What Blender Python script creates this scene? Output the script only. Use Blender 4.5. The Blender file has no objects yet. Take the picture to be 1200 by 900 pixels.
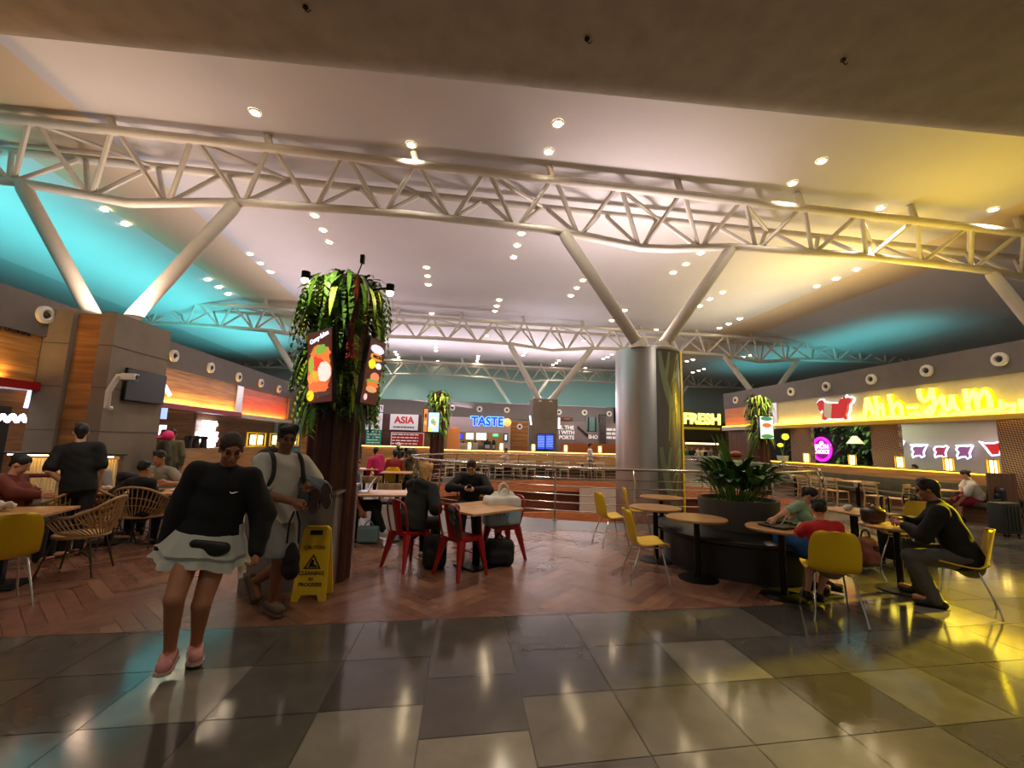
import bpy, bmesh, math, random
import numpy as np
from mathutils import Vector, Matrix, Euler
random.seed(7)
PI = math.pi
sc = bpy.context.scene
COL = sc.collection
# ---------------------------------------------------------------- camera geometry
F=510.;CZ=1.6;YAW=6.2;PIT=7.7;ROL=1.6
def _R():
    a,b,c=map(math.radians,(YAW,PIT,ROL))
    f=(math.sin(a)*math.cos(b),math.cos(a)*math.cos(b),math.sin(b))
    r0=(math.cos(a),-math.sin(a),0)
    u0=(-math.sin(a)*math.sin(b),-math.cos(a)*math.sin(b),math.cos(b))
    r=tuple(math.cos(c)*r0[i]+math.sin(c)*u0[i] for i in range(3))
    u=tuple(-math.sin(c)*r0[i]+math.cos(c)*u0[i] for i in range(3))
    return r,u,f
RR,UU,FF=_R()
def ray(x,y):
    a=(x-600)/F;b=(450-y)/F
    return tuple(a*RR[i]+b*UU[i]+FF[i] for i in range(3))
def pz(x,y,z=0.):
    d=ray(x,y);t=(z-CZ)/d[2];return Vector((d[0]*t,d[1]*t,z))
def py(x,y,Y):
    d=ray(x,y);t=Y/d[1];return Vector((d[0]*t,Y,CZ+d[2]*t))
def px(x,y,X):
    d=ray(x,y);t=X/d[0];return Vector((X,d[1]*t,CZ+d[2]*t))
# ---------------------------------------------------------------- materials
def lin(c):
    return tuple(((v/255)/12.92 if v/255<=.04045 else ((v/255+.055)/1.055)**2.4) for v in c)
_M={}
def mat(name,c,rough=.5,metal=0.,var=.0,scale=6.,bump=0.,emit=0.,ecol=None,spec=.5,stretch=None,trans=0.,coat=0.):
    if name in _M: return _M[name]
    m=bpy.data.materials.new(name);m.use_nodes=True
    nt=m.node_tree;b=nt.nodes['Principled BSDF']
    col=lin(c)+(1,)
    b.inputs['Base Color'].default_value=col
    b.inputs['Roughness'].default_value=rough;b.inputs['Metallic'].default_value=metal
    b.inputs['Specular IOR Level'].default_value=spec
    if trans: b.inputs['Transmission Weight'].default_value=trans
    if coat: b.inputs['Coat Weight'].default_value=coat
    if var or bump:
        tc=nt.nodes.new('ShaderNodeTexCoord');mp=nt.nodes.new('ShaderNodeMapping')
        nt.links.new(tc.outputs['Object'],mp.inputs['Vector'])
        if stretch: mp.inputs['Scale'].default_value=stretch
        n=nt.nodes.new('ShaderNodeTexNoise');n.inputs['Scale'].default_value=scale;n.inputs['Detail'].default_value=5
        nt.links.new(mp.outputs[0],n.inputs['Vector'])
        if var:
            r=nt.nodes.new('ShaderNodeValToRGB')
            lo=tuple(max(0,v*(1-var)) for v in col[:3])+(1,);hi=tuple(min(1,v*(1+var)) for v in col[:3])+(1,)
            r.color_ramp.elements[0].color=lo;r.color_ramp.elements[0].position=.3
            r.color_ramp.elements[1].color=hi;r.color_ramp.elements[1].position=.7
            nt.links.new(n.outputs['Fac'],r.inputs[0]);nt.links.new(r.outputs[0],b.inputs['Base Color'])
        if bump:
            bp=nt.nodes.new('ShaderNodeBump');bp.inputs['Strength'].default_value=bump;bp.inputs['Distance'].default_value=.02
            nt.links.new(n.outputs['Fac'],bp.inputs['Height']);nt.links.new(bp.outputs[0],b.inputs['Normal'])
    if emit:
        b.inputs['Emission Color'].default_value=lin(ecol or c)+(1,);b.inputs['Emission Strength'].default_value=emit
    _M[name]=m;return m
def woodmat(name,c1,c2,scale=1.5,plank=0.,axis=0,rough=.45,vertical=False):
    """streaky boards; object coords, grain along axis"""
    if name in _M: return _M[name]
    m=bpy.data.materials.new(name);m.use_nodes=True;nt=m.node_tree;b=nt.nodes['Principled BSDF']
    tc=nt.nodes.new('ShaderNodeTexCoord');mp=nt.nodes.new('ShaderNodeMapping')
    s=[10.,10.,10.];s[axis]=.7
    mp.inputs['Scale'].default_value=s
    nt.links.new(tc.outputs['Object'],mp.inputs['Vector'])
    n=nt.nodes.new('ShaderNodeTexNoise');n.inputs['Scale'].default_value=scale;n.inputs['Detail'].default_value=6
    nt.links.new(mp.outputs[0],n.inputs['Vector'])
    r=nt.nodes.new('ShaderNodeValToRGB')
    r.color_ramp.elements[0].color=lin(c1)+(1,);r.color_ramp.elements[0].position=.3
    r.color_ramp.elements[1].color=lin(c2)+(1,);r.color_ramp.elements[1].position=.72
    nt.links.new(n.outputs['Fac'],r.inputs[0])
    out=r.outputs[0]
    if plank:
        sep=nt.nodes.new('ShaderNodeSeparateXYZ');nt.links.new(tc.outputs['Object'],sep.inputs[0])
        d=nt.nodes.new('ShaderNodeMath');d.operation='DIVIDE';d.inputs[1].default_value=plank
        nt.links.new(sep.outputs[2],d.inputs[0])
        fl=nt.nodes.new('ShaderNodeMath');fl.operation='FLOOR';nt.links.new(d.outputs[0],fl.inputs[0])
        wn=nt.nodes.new('ShaderNodeTexWhiteNoise');wn.noise_dimensions='1D';nt.links.new(fl.outputs[0],wn.inputs['W'])
        mr=nt.nodes.new('ShaderNodeMapRange');mr.inputs['To Min'].default_value=.72;mr.inputs['To Max'].default_value=1.15
        nt.links.new(wn.outputs['Value'],mr.inputs['Value'])
        mx=nt.nodes.new('ShaderNodeVectorMath');mx.operation='SCALE'
        nt.links.new(out,mx.inputs[0]);nt.links.new(mr.outputs[0],mx.inputs['Scale']);out=mx.outputs[0]
    nt.links.new(out,b.inputs['Base Color']);b.inputs['Roughness'].default_value=rough
    _M[name]=m;return m
# ---------------------------------------------------------------- mesh building
class MB:
    def __init__(s): s.v=[];s.f=[];s.mi=[];s.cur=0
    def add(s,vs,fs):
        o=len(s.v);s.v+= [tuple(p) for p in vs];s.f+=[tuple(i+o for i in f) for f in fs];s.mi+=[s.cur]*len(fs);return s
    def m(s,i): s.cur=i;return s
    def box(s,c,d,rot=None,taper=1.,bev=0.):
        x,y,z=[k/2 for k in d]
        if bev and min(x,y,z)>bev*1.01:
            bm=bmesh.new();bmesh.ops.create_cube(bm,size=1)
            for v in bm.verts: v.co=Vector((v.co.x*d[0]*(taper if v.co.z>0 else 1),v.co.y*d[1]*(taper if v.co.z>0 else 1),v.co.z*d[2]))
            bmesh.ops.bevel(bm,geom=bm.edges[:],offset=bev,segments=2,profile=.6,affect='EDGES')
            bm.verts.index_update();vs=[v.co.copy() for v in bm.verts];fs=[[v.index for v in f.verts] for f in bm.faces];bm.free()
        else:
            vs=[Vector((sx*x*(taper if sz>0 else 1),sy*y*(taper if sz>0 else 1),sz*z)) for sz in(-1,1) for sy in(-1,1) for sx in(-1,1)]
            fs=[(0,2,3,1),(4,5,7,6),(0,1,5,4),(2,6,7,3),(0,4,6,2),(1,3,7,5)]
        if rot is not None:
            R=Euler(rot).to_matrix() if not isinstance(rot,Matrix) else rot
            vs=[R@v for v in vs]
        return s.add([v+Vector(c) for v in vs],fs)
    def tube(s,pts,r,n=8,closed=False,cap=True,flat=None):
        pts=[Vector(p) for p in pts];N=len(pts)
        rs=r if isinstance(r,(list,tuple)) else [r]*N
        vs=[];ref=None
        for i,p in enumerate(pts):
            if closed: t=pts[(i+1)%N]-pts[i-1]
            else: t=pts[min(i+1,N-1)]-pts[max(i-1,0)]
            if t.length<1e-9: t=Vector((0,0,1))
            t.normalize()
            if ref is None:
                ref=Vector((0,0,1)) if abs(t.z)<.9 else Vector((1,0,0))
            u=ref-t*ref.dot(t)
            if u.length<1e-6: u=t.orthogonal()
            u.normalize();w=t.cross(u);ref=u
            for k in range(n):
                a=2*PI*k/n;ca,sa=math.cos(a),math.sin(a)
                q=u*ca*rs[i]*(flat if flat else 1)+w*sa*rs[i]
                vs.append(p+q)
        fs=[]
        for i in range(N if closed else N-1):
            j=(i+1)%N
            for k in range(n): fs.append((i*n+k,i*n+(k+1)%n,j*n+(k+1)%n,j*n+k))
        if cap and not closed:
            fs.append(tuple(range(n))[::-1]);fs.append(tuple((N-1)*n+k for k in range(n)))
        return s.add(vs,fs)
    def cyl(s,c,r,h,n=24,r2=None):
        c=Vector(c);return s.tube([c,c+Vector((0,0,h))],[r,r if r2 is None else r2],n)
    def lathe(s,prof,c=(0,0,0),n=24,a0=0,a1=2*PI):
        full=abs(a1-a0-2*PI)<1e-6;k=n if full else n+1;vs=[]
        for r,z in prof:
            for i in range(k):
                a=a0+(a1-a0)*i/n;vs.append((c[0]+r*math.cos(a),c[1]+r*math.sin(a),c[2]+z))
        fs=[]
        for j in range(len(prof)-1):
            for i in range(n):
                i2=(i+1)%k;fs.append((j*k+i,j*k+i2,(j+1)*k+i2,(j+1)*k+i))
        return s.add(vs,fs)
    def prism(s,poly,o,ux,uy,th):
        """polygon (list of 2d) in plane o+ux*a+uy*b, extruded by th along ux x uy"""
        o=Vector(o);ux=Vector(ux);uy=Vector(uy);nn=ux.cross(uy).normalized()*th;N=len(poly)
        vs=[o+ux*a+uy*b for a,b in poly];vs+=[v+nn for v in vs]
        fs=[tuple(range(N))[::-1],tuple(range(N,2*N))]+[(i,(i+1)%N,N+(i+1)%N,N+i) for i in range(N)]
        return s.add(vs,fs)
    def sphere(s,c,r,n=16,m=10,sc_=(1,1,1)):
        vs=[];fs=[]
        for j in range(m+1):
            t=PI*j/m
            for i in range(n):
                a=2*PI*i/n;vs.append((c[0]+r*sc_[0]*math.sin(t)*math.cos(a),c[1]+r*sc_[1]*math.sin(t)*math.sin(a),c[2]+r*sc_[2]*math.cos(t)))
        for j in range(m):
            for i in range(n): fs.append((j*n+i,(j+1)*n+i,(j+1)*n+(i+1)%n,j*n+(i+1)%n))
        return s.add(vs,fs)
    def grid(s,fn,nu,nv,closed_u=False,th=0.):
        vs=[];ku=nu if closed_u else nu+1
        for j in range(nv+1):
            for i in range(ku): vs.append(Vector(fn(i/nu,j/nv)))
        fs=[]
        for j in range(nv):
            for i in range(nu):
                i2=(i+1)%ku;fs.append((j*ku+i,j*ku+i2,(j+1)*ku+i2,(j+1)*ku+i))
        return s.add(vs,fs)
    def xf(s,M,start=0):
        for i in range(start,len(s.v)): s.v[i]=tuple(M@Vector(s.v[i]))
        return s
    def build(s,name,mats,parent=None,smooth=40,solid=0.,loc=None):
        me=bpy.data.meshes.new(name);me.from_pydata(s.v,[],s.f)
        bm=bmesh.new();bm.from_mesh(me)
        if solid:
            bmesh.ops.recalc_face_normals(bm,faces=bm.faces[:])
            bmesh.ops.solidify(bm,geom=bm.faces[:],thickness=solid)
        bmesh.ops.recalc_face_normals(bm,faces=bm.faces[:])
        if len(s.mi)==len(s.f) and not solid:
            pass
        bm.to_mesh(me);bm.free()
        if not isinstance(mats,(list,tuple)): mats=[mats]
        for m in mats: me.materials.append(m)
        if len(mats)>1 and not solid: me.polygons.foreach_set('material_index',s.mi)
        if smooth:
            me.shade_smooth();me.set_sharp_from_angle(angle=math.radians(smooth))
        o=bpy.data.objects.new(name,me);COL.objects.link(o)
        if parent is not None: o.parent=parent
        if loc is not None: o.location=loc
        return o
def tag(o,label=None,cat=None,group=None,kind=None):
    if label: o['label']=label
    if cat: o['category']=cat
    if group: o['group']=group
    if kind: o['kind']=kind
    return o
def thing(name,label,cat,loc=(0,0,0),rz=0.,group=None):
    o=bpy.data.objects.new(name,None);o.empty_display_size=.1;COL.objects.link(o)
    o.location=loc;o.rotation_euler=(0,0,rz);return tag(o,label,cat,group)
def struct(o): o['kind']='structure';return o
def kids(o): return [c for c in bpy.data.objects if c.parent==o]
_KC={}
def copy_thing(root,loc,rz,label,group=None,cat=None):
    if root.name not in _KC:
        _KC[root.name]=[(c,[g for g in kids(c)]) for c in kids(root)]
    r=root.copy();COL.objects.link(r);r.location=loc;r.rotation_euler=(0,0,rz);r['label']=label
    if group: r['group']=group
    for c,gs in _KC[root.name]:
        d=c.copy();COL.objects.link(d);d.parent=r
        for g in gs:
            e=g.copy();COL.objects.link(e);e.parent=d
    return r
class Proto:
    """first call moves the original, later calls copy it"""
    def __init__(s,root): s.root=root;s.used=False
    def put(s,loc,rz,label,group=None):
        if not s.used:
            s.used=True;r=s.root;r.location=loc;r.rotation_euler=(0,0,rz);r['label']=label
            if group: r['group']=group
            return r
        return copy_thing(s.root,loc,rz,label,group)
def text(name,body,size,m,parent=None,loc=(0,0,0),rot=(PI/2,0,0),ext=.01,align='CENTER',bold=0.,sx=1.,bev=0.,fit=None):
    cu=bpy.data.curves.new('t','FONT');cu.body=body;cu.size=size;cu.extrude=ext;cu.align_x=align;cu.align_y='CENTER';cu.offset=bold
    cu.space_line=.95;cu.resolution_u=3
    if bev: cu.bevel_depth=bev
    o=bpy.data.objects.new('t',cu);COL.objects.link(o)
    dg=bpy.context.evaluated_depsgraph_get();dg.update()
    me=bpy.data.meshes.new_from_object(o.evaluated_get(dg));bpy.data.objects.remove(o)
    me.materials.clear();me.materials.append(m)
    if fit:
        xs=[v.co.x for v in me.vertices];sx=fit/(max(xs)-min(xs))
    M=Matrix.Translation(loc)@Euler(rot).to_matrix().to_4x4()@Matrix.Diagonal((sx,1,1,1))
    me.transform(M);me.name=name
    q=bpy.data.objects.new(name,me);COL.objects.link(q)
    if parent is not None: q.parent=parent
    return q
def bez(pts,n=8):
    """Catmull-Rom through points"""
    P=[Vector(p) for p in pts];out=[]
    for i in range(len(P)-1):
        p0=P[max(i-1,0)];p1=P[i];p2=P[i+1];p3=P[min(i+2,len(P)-1)]
        for k in range(n):
            t=k/n;out.append(.5*((2*p1)+(p2-p0)*t+(2*p0-5*p1+4*p2-p3)*t*t+(3*p1-p0-3*p2+p3)*t**3))
    out.append(P[-1]);return out
# ---------------------------------------------------------------- signed-distance organic meshes
class SDF:
    """smooth union of tapered capsules, ellipsoids and boxes, meshed with surface nets"""
    def __init__(s,res=.01,k=.02): s.p=[];s.res=res;s.k=k;s.cuts=[];s.rip=None
    def cap(s,a,b,ra,rb=None,n=None,flat=1.,k=None,sub=False):
        s.p.append(('c',np.array(a,float),np.array(b,float),ra,ra if rb is None else rb,None if n is None else np.array(Vector(n).normalized(),float),flat,k,sub));return s
    def ell(s,c,r,M=None,k=None,sub=False):
        s.p.append(('e',np.array(c,float),np.array(r,float),None if M is None else np.array(M,float),k,sub));return s
    def box(s,c,h,M=None,rd=.01,k=None,sub=False):
        s.p.append(('b',np.array(c,float),np.array(h,float),None if M is None else np.array(M,float),rd,k,sub));return s
    def chain(s,pts,rs,**kw):
        for i in range(len(pts)-1): s.cap(pts[i],pts[i+1],rs[i],rs[i+1],**kw)
        return s
    def cutnow(s,o,n): s.p.append(('x',np.array(o,float),np.array(Vector(n).normalized(),float),False));return s
    def cut(s,o,n): s.cuts.append((np.array(o,float),np.array(Vector(n).normalized(),float)));return s  # removes the side n points to
    def mesh(s,name,m,parent=None,smooth_it=1):
        lo=np.full(3,1e9);hi=-lo;bb=[]
        for q in s.p:
            if q[0]=='x': bb.append((None,None));continue
            if q[0]=='c': R=max(q[3],q[4])*max(1,q[6]);l=np.minimum(q[1],q[2])-R;h=np.maximum(q[1],q[2])+R
            elif q[0]=='e': R=q[2].max() if q[3] is not None else q[2];l=q[1]-R;h=q[1]+R
            else: R=np.linalg.norm(q[2]) if q[3] is not None else q[2]+q[4];l=q[1]-R;h=q[1]+R
            bb.append((l,h))
            if not q[-1]: lo=np.minimum(lo,l);hi=np.maximum(hi,h)
        res=s.res;lo=lo-3*res-s.k;hi=hi+3*res+s.k
        N=np.ceil((hi-lo)/res).astype(int)+1
        f=np.full(N,.3,np.float32)
        ax=[lo[i]+res*np.arange(N[i]) for i in range(3)]
        XYZ=(ax[0][:,None,None],ax[1][None,:,None],ax[2][None,None,:])
        for q,(l,h) in zip(s.p,bb):
            if q[0]=='x':
                f=np.maximum(f,sum((XYZ[i]-q[1][i])*q[2][i] for i in range(3)).astype(np.float32));continue
            kk=(q[-2] if q[-2] is not None else s.k)
            mg=kk*1.6+res*2
            i0=np.clip(np.floor((l-mg-lo)/res).astype(int),0,N-1);i1=np.clip(np.ceil((h+mg-lo)/res).astype(int)+1,1,N)
            if (i1<=i0).any(): continue
            P=np.stack(np.meshgrid(*[ax[i][i0[i]:i1[i]] for i in range(3)],indexing='ij'),-1)
            if q[0]=='c':
                a,b,ra,rb,n,fl=q[1:7];p=P-a;ba=b-a
                if n is not None:
                    p=p+np.multiply.outer(p@n,n)*(1/fl-1);ba=ba+n*(ba@n)*(1/fl-1)
                t=np.clip((p@ba)/max(ba@ba,1e-12),0,1)
                d=np.linalg.norm(p-t[...,None]*ba,axis=-1)-(ra+(rb-ra)*t)
                if n is not None: d=d*min(1,max(fl,.5))
            elif q[0]=='e':
                p=P-q[1]
                if q[3] is not None: p=p@q[3]
                k0=np.linalg.norm(p/q[2],axis=-1);k1=np.linalg.norm(p/(q[2]**2),axis=-1)
                d=k0*(k0-1)/np.maximum(k1,1e-6)
            else:
                p=P-q[1]
                if q[3] is not None: p=p@q[3]
                w=np.abs(p)-(q[2]-q[4]);d=np.linalg.norm(np.maximum(w,0),axis=-1)+np.minimum(w.max(-1),0)-q[4]
            sl=tuple(slice(i0[i],i1[i]) for i in range(3));g=f[sl]
            if q[-1]:
                hh=np.clip(.5-.5*(g+d)/kk,0,1);f[sl]=g*(1-hh)-d*hh+kk*hh*(1-hh)
            else:
                hh=np.clip(.5+.5*(g-d)/kk,0,1);f[sl]=g*(1-hh)+d*hh-kk*hh*(1-hh)
        G=None
        if s.rip is not None or s.cuts:
            X=ax[0][:,None,None];Y=ax[1][None,:,None];Z=ax[2][None,None,:]
        if s.rip is not None:
            amp,fr=s.rip
            f+=(amp*(np.sin(fr*(X*.8+Z*.9)+3*np.sin(fr*.35*(Y-Z*.6)))*np.cos(fr*.7*(Y+X*.4)+2*np.sin(fr*.3*Z)))).astype(np.float32)
        for o,n in s.cuts:
            f=np.maximum(f,((X-o[0])*n[0]+(Y-o[1])*n[1]+(Z-o[2])*n[2]).astype(np.float32))
        ins=f<0
        C=np.zeros(N-1,np.int8)
        offs=[(i,j,k) for i in(0,1) for j in(0,1) for k in(0,1)]
        for (i,j,k) in offs: C+=ins[i:N[0]-1+i,j:N[1]-1+j,k:N[2]-1+k]
        act=np.argwhere((C>0)&(C<8))
        if len(act)==0: return None
        val=np.stack([f[act[:,0]+i,act[:,1]+j,act[:,2]+k] for i,j,k in offs],1)
        pos=np.zeros((len(act),3));cnt=np.zeros(len(act))
        for a in range(8):
            for b in range(a+1,8):
                A=np.array(offs[a]);B=np.array(offs[b])
                if np.abs(A-B).sum()!=1: continue
                va,vb=val[:,a],val[:,b];ok=(va<0)!=(vb<0)
                t=np.where(ok,va/np.where(ok,va-vb,1),0)
                pos+=np.where(ok[:,None],A+t[:,None]*(B-A),0);cnt+=ok
        pos=pos/cnt[:,None]
        V=lo+res*(act+pos)
        idx=np.full(N-1,-1,np.int32);idx[act[:,0],act[:,1],act[:,2]]=np.arange(len(act))
        faces=[]
        for axis in range(3):
            sl0=[slice(0,N[i]) for i in range(3)];sl1=list(sl0);sl0[axis]=slice(0,N[axis]-1);sl1[axis]=slice(1,N[axis])
            a=ins[tuple(sl0)];b=ins[tuple(sl1)];e=np.argwhere(a!=b)
            u,w=[i for i in range(3) if i!=axis]
            e=e[(e[:,u]>0)&(e[:,w]>0)&(e[:,u]<N[u]-1)&(e[:,w]<N[w]-1)]
            sg=a[e[:,0],e[:,1],e[:,2]]
            q=[]
            for du,dw in((1,1),(0,1),(0,0),(1,0)):
                c=e.copy();c[:,u]-=du;c[:,w]-=dw;q.append(idx[c[:,0],c[:,1],c[:,2]])
            q=np.stack(q,1)
            flip=sg if axis!=1 else ~sg
            q=np.where(flip[:,None],q,q[:,::-1]);faces.append(q)
        Q=np.concatenate(faces)
        me=bpy.data.meshes.new(name);me.from_pydata(V.tolist(),[],Q.tolist())
        if smooth_it:
            bm=bmesh.new();bm.from_mesh(me)
            for _ in range(smooth_it): bmesh.ops.smooth_vert(bm,verts=bm.verts[:],factor=.5,use_axis_x=True,use_axis_y=True,use_axis_z=True)
            bm.to_mesh(me);bm.free()
        me.materials.append(m);me.shade_smooth()
        o=bpy.data.objects.new(name,me);COL.objects.link(o)
        if parent is not None: o.parent=parent
        return o
# ================================================================ materials
WHITE_STEEL=mat('white_steel',(205,198,186),.45,var=.04)
CEIL=mat('ceiling_paint',(198,194,194),.8,var=.03,scale=.6)
CREAM=mat('cream_paint',(205,182,150),.8)
SOFF=mat('soffit_paint',(172,164,150),.85,var=.12,scale=3)
BAND=mat('grey_band_paint',(104,98,96),.7,var=.05)
CONC=mat('concrete_cladding',(120,108,94),.75,var=.12,scale=2.2,bump=.15)
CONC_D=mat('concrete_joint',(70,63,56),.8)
GROUT=mat('grout',(40,36,32),.7)
TEALW=mat('far_wall_paint',(176,190,186),.85)
OAK=woodmat('oak_boards',(150,100,52),(205,152,88),plank=.14,axis=1)
OAKX=woodmat('oak_boards_x',(128,82,42),(178,124,70),plank=.14,axis=0)
OAKP=woodmat('oak_plain',(160,116,70),(205,160,108),axis=0)
OAKPY=woodmat('oak_plain_y',(150,108,66),(196,150,100),axis=1)
ORANGE=woodmat('orange_boards',(190,84,36),(226,112,54),plank=.12,axis=1)
RED=mat('red_strip',(150,18,20),.4)
DARKWALL=woodmat('dark_shop_wall',(96,64,40),(140,96,60),plank=.18,axis=1)
DARKWALLX=woodmat('dark_shop_wall_x',(92,62,40),(130,92,58),plank=.18,axis=0)
BLACK=mat('black_satin',(14,13,13),.45)
BLACKM=mat('black_metal',(20,19,18),.4,metal=.6)
STEEL=mat('brushed_steel',(206,204,202),.36,metal=1.,var=.05,scale=4,stretch=(1,1,.05))
CHROME=mat('chrome',(205,200,192),.18,metal=1.)
WHITEP=mat('white_plastic',(215,210,200),.4)
WHITELAM=mat('white_laminate',(200,190,180),.5)
SCRB=mat('screen_black',(12,12,14),.2)
def emat(name,c,e): return mat(name,c,.5,emit=e)
NEON_W=emat('neon_white',(245,240,255),9.)
NEON_Y=emat('neon_yellow',(255,232,40),7.)
LED_WARM=emat('led_warm',(255,208,120),6.)
LED_Y=emat('led_yellow',(255,222,60),5.)
# ================================================================ floor
g=.61;SH=.067
tile_m=[mat('floor_tile_%s'%n,c,.11,var=.14,scale=5,bump=.015,spec=.75) for n,c in (('mid',(92,87,80)),('dark',(76,72,67)),('soft',(102,96,88)),('light',(132,126,115)))]
fm=MB()
light={(0,0),(6,0),(2,-1),(11,1),(-5,-2)}
rnd=random.Random(3)
def tile(i,y0,y1,k):
    x0=-2+g*i+.003;x1=x0+g-.006
    fm.m(k).add([(x0,y0+SH*x0,0),(x1,y0+SH*x1,0),(x1,y1+SH*x1,0),(x0,y1+SH*x0,0)],[(0,1,2,3)])
for i in range(-18,26):
    jmax=9 if -2+g*i>=3.55 else 1
    off=.32 if i in(3,) else 0
    for j in range(-13,jmax+1):
        y0=2.95+g*j-off+.003;y1=y0+g-.006
        if j==jmax and off: y1+=off
        if j==jmax and jmax==1: y1=4.235
        k=rnd.choice([0,0,0,1,1,2])
        if (i,j) in light: k=3
        if i==3 and j==0: k=1
        if i==3 and j==-1: k=3
        tile(i,y0,y1,k)
struct(fm.build('floor',tile_m,smooth=0))
# herringbone zone
hb=MB();L,W=.75,.125
hm=[mat('herring_%s'%n,c,.26,var=.2,scale=7) for n,c in (('a',(134,94,74)),('b',(122,84,66)),('c',(146,106,84)),('d',(114,78,62)))]
def plank(cx,cy,a):
    ca,sa=math.cos(a),math.sin(a);l,w=L/2-.002,W/2-.002
    hb.m(rnd.choice([0,0,1,1,2,3])).add([(cx+ca*u-sa*v,cy+sa*u+ca*v,.001) for u,v in((-l,-w),(l,-w),(l,w),(-l,w))],[(0,1,2,3)])
# zigzag columns: classic herringbone made of two plank families at +-45 degrees
r2=math.sqrt(.5)
for i in range(-74,75):
    for j in range(-18,19):
        # local (unrotated) herringbone: horizontal plank at (i*W + j*L.., )
        bx=i*W+j*L;by=i*W-j*L
        for (ox,oy,aa) in ((L/2,W/2,0),(W/2,W+L/2-0,PI/2)):
            lx=bx+ox;ly=by+oy
            if aa: lx=bx+W/2;ly=by+W+L/2
            X=(lx-ly)*r2-2.3;Y=(lx+ly)*r2+6.2
            if -9<X<4.4 and 3.4<Y<9.2: plank(X,Y,aa+PI/4)
me=bpy.data.meshes.new('floor_herringbone');me.from_pydata(hb.v,[],hb.f)
for m_ in hm: me.materials.append(m_)
me.polygons.foreach_set('material_index',hb.mi)
bm=bmesh.new();bm.from_mesh(me)
for co,no in (((0,4.24,0),(SH,-1,0)),((0,8.15,0),(-SH,1,0)),((-8.15,0,0),(-1,0,0)),((3.55,0,0),(1,0,0))):
    bmesh.ops.bisect_plane(bm,geom=bm.verts[:]+bm.edges[:]+bm.faces[:],plane_co=co,plane_no=no,clear_outer=True)
bm.to_mesh(me);bm.free()
o=bpy.data.objects.new('floor_herringbone',me);COL.objects.link(o);struct(o)
# base slab with the oval opening
VC=(4.7,14.3);VR=(6.3,5.3);NV=96
def ev(a,k=0.): return (VC[0]+(VR[0]+k)*math.cos(a),VC[1]+(VR[1]+k)*math.sin(a))
DARKFL=mat('far_floor_stone',(88,80,72),.3,var=.1,scale=2)
sl=MB();vs=[];fs=[]
for i in range(NV):
    a=2*PI*i/NV;x,y=ev(a);vs.append((x,y,-.004))
    dx,dy=math.cos(a),math.sin(a)
    t=min(((30-VC[0]) if dx>0 else (26+VC[0]))/max(abs(dx),1e-6),((42-VC[1]) if dy>0 else (VC[1]+8))/max(abs(dy),1e-6))
    vs.append((VC[0]+dx*t,VC[1]+dy*t,-.004))
for i in range(NV):
    j=(i+1)%NV;fs.append((2*i,2*j,2*j+1,2*i+1))
sl.add(vs,fs)
struct(sl.build('floor_slab',DARKFL,smooth=0))
# fascia of the opening
def ringwall(name,z0,z1,k,m,k2=None):
    b=MB();k2=k if k2 is None else k2
    b.grid(lambda u,v:(*ev(2*PI*u,k+(k2-k)*v),z0+(z1-z0)*v),NV,1,closed_u=True)
    return struct(b.build(name,m,smooth=60))
FAS=woodmat('fascia_orange',(182,112,72),(212,142,98),axis=0)
ringwall('trim_1',-.5,-.002,0.,FAS);ringwall('trim_2',-.5,-.5,0.,FAS,.25)
ringwall('trim_3',-1.4,-.5,.25,mat('fascia_dark',(104,56,40),.5))
ringwall('trim_4',-1.4,-1.4,.25,FAS,-.1);ringwall('trim_5',-2.2,-1.4,-.1,FAS)
b=MB();b.add([(*ev(2*PI*i/NV,.3),-2.2) for i in range(NV)],[tuple(range(NV))]);struct(b.build('floor_lower',mat('lower_floor',(120,70,44),.5),smooth=0))
b=MB();a0=math.atan2(4.9/VR[1],(py(682,580,19)[0]-VC[0])/VR[0]);a1=math.atan2(5.1/VR[1],(py(730,580,19)[0]-VC[0])/VR[0])
b.grid(lambda u,v:(*ev(a0+(a1-a0)*u,-.06),-1.62+1.3*v),8,1);b.grid(lambda u,v:(*ev(a0+(a1-a0)*u,-.02),-1.62+1.3*v),8,1)
struct(b.build('trim_6',WHITELAM))
# ================================================================ ceiling, soffit, far walls
Y0,Y1=4.6,38.
prof=[(-26,7.0),(-16,7.4),(-11.3,8.5),(-8.6,8.5),(14.3,8.22),(16.4,8.16),(23,7.5),(30,7.2)]
def strip(name,i,m):
    b=MB();(xa,za),(xb,zb)=prof[i],prof[i+1]
    n=12
    for k in range(n):
        ya=Y0+(Y1-Y0)*k/n;yb=Y0+(Y1-Y0)*(k+1)/n
        b.add([(xa,ya,za),(xb,ya,zb),(xb,yb,zb),(xa,yb,za)],[(0,1,2,3)])
    return struct(b.build(name,m))
strip('ceiling_outer_left',0,CEIL);strip('ceiling_slope_left',1,CEIL);strip('ceiling_strip_left',2,CREAM)
strip('ceiling',3,CEIL);strip('ceiling_strip_right',4,CREAM);strip('ceiling_slope_right',5,CEIL);strip('ceiling_outer_right',6,CEIL)
def wallbox(name,lo,hi,m):
    b=MB();lo=Vector(lo);hi=Vector(hi);b.box((lo+hi)/2,hi-lo);return struct(b.build(name,m,smooth=0))
wallbox('wall_back_hall',(-26,38,0),(30,38.2,8.6),TEALW)
wallbox('wall_left_hall',(-26,0,0),(-25.8,38,8.6),TEALW);wallbox('wall_right_hall',(30,0,0),(30.2,38,8.6),TEALW)
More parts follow.
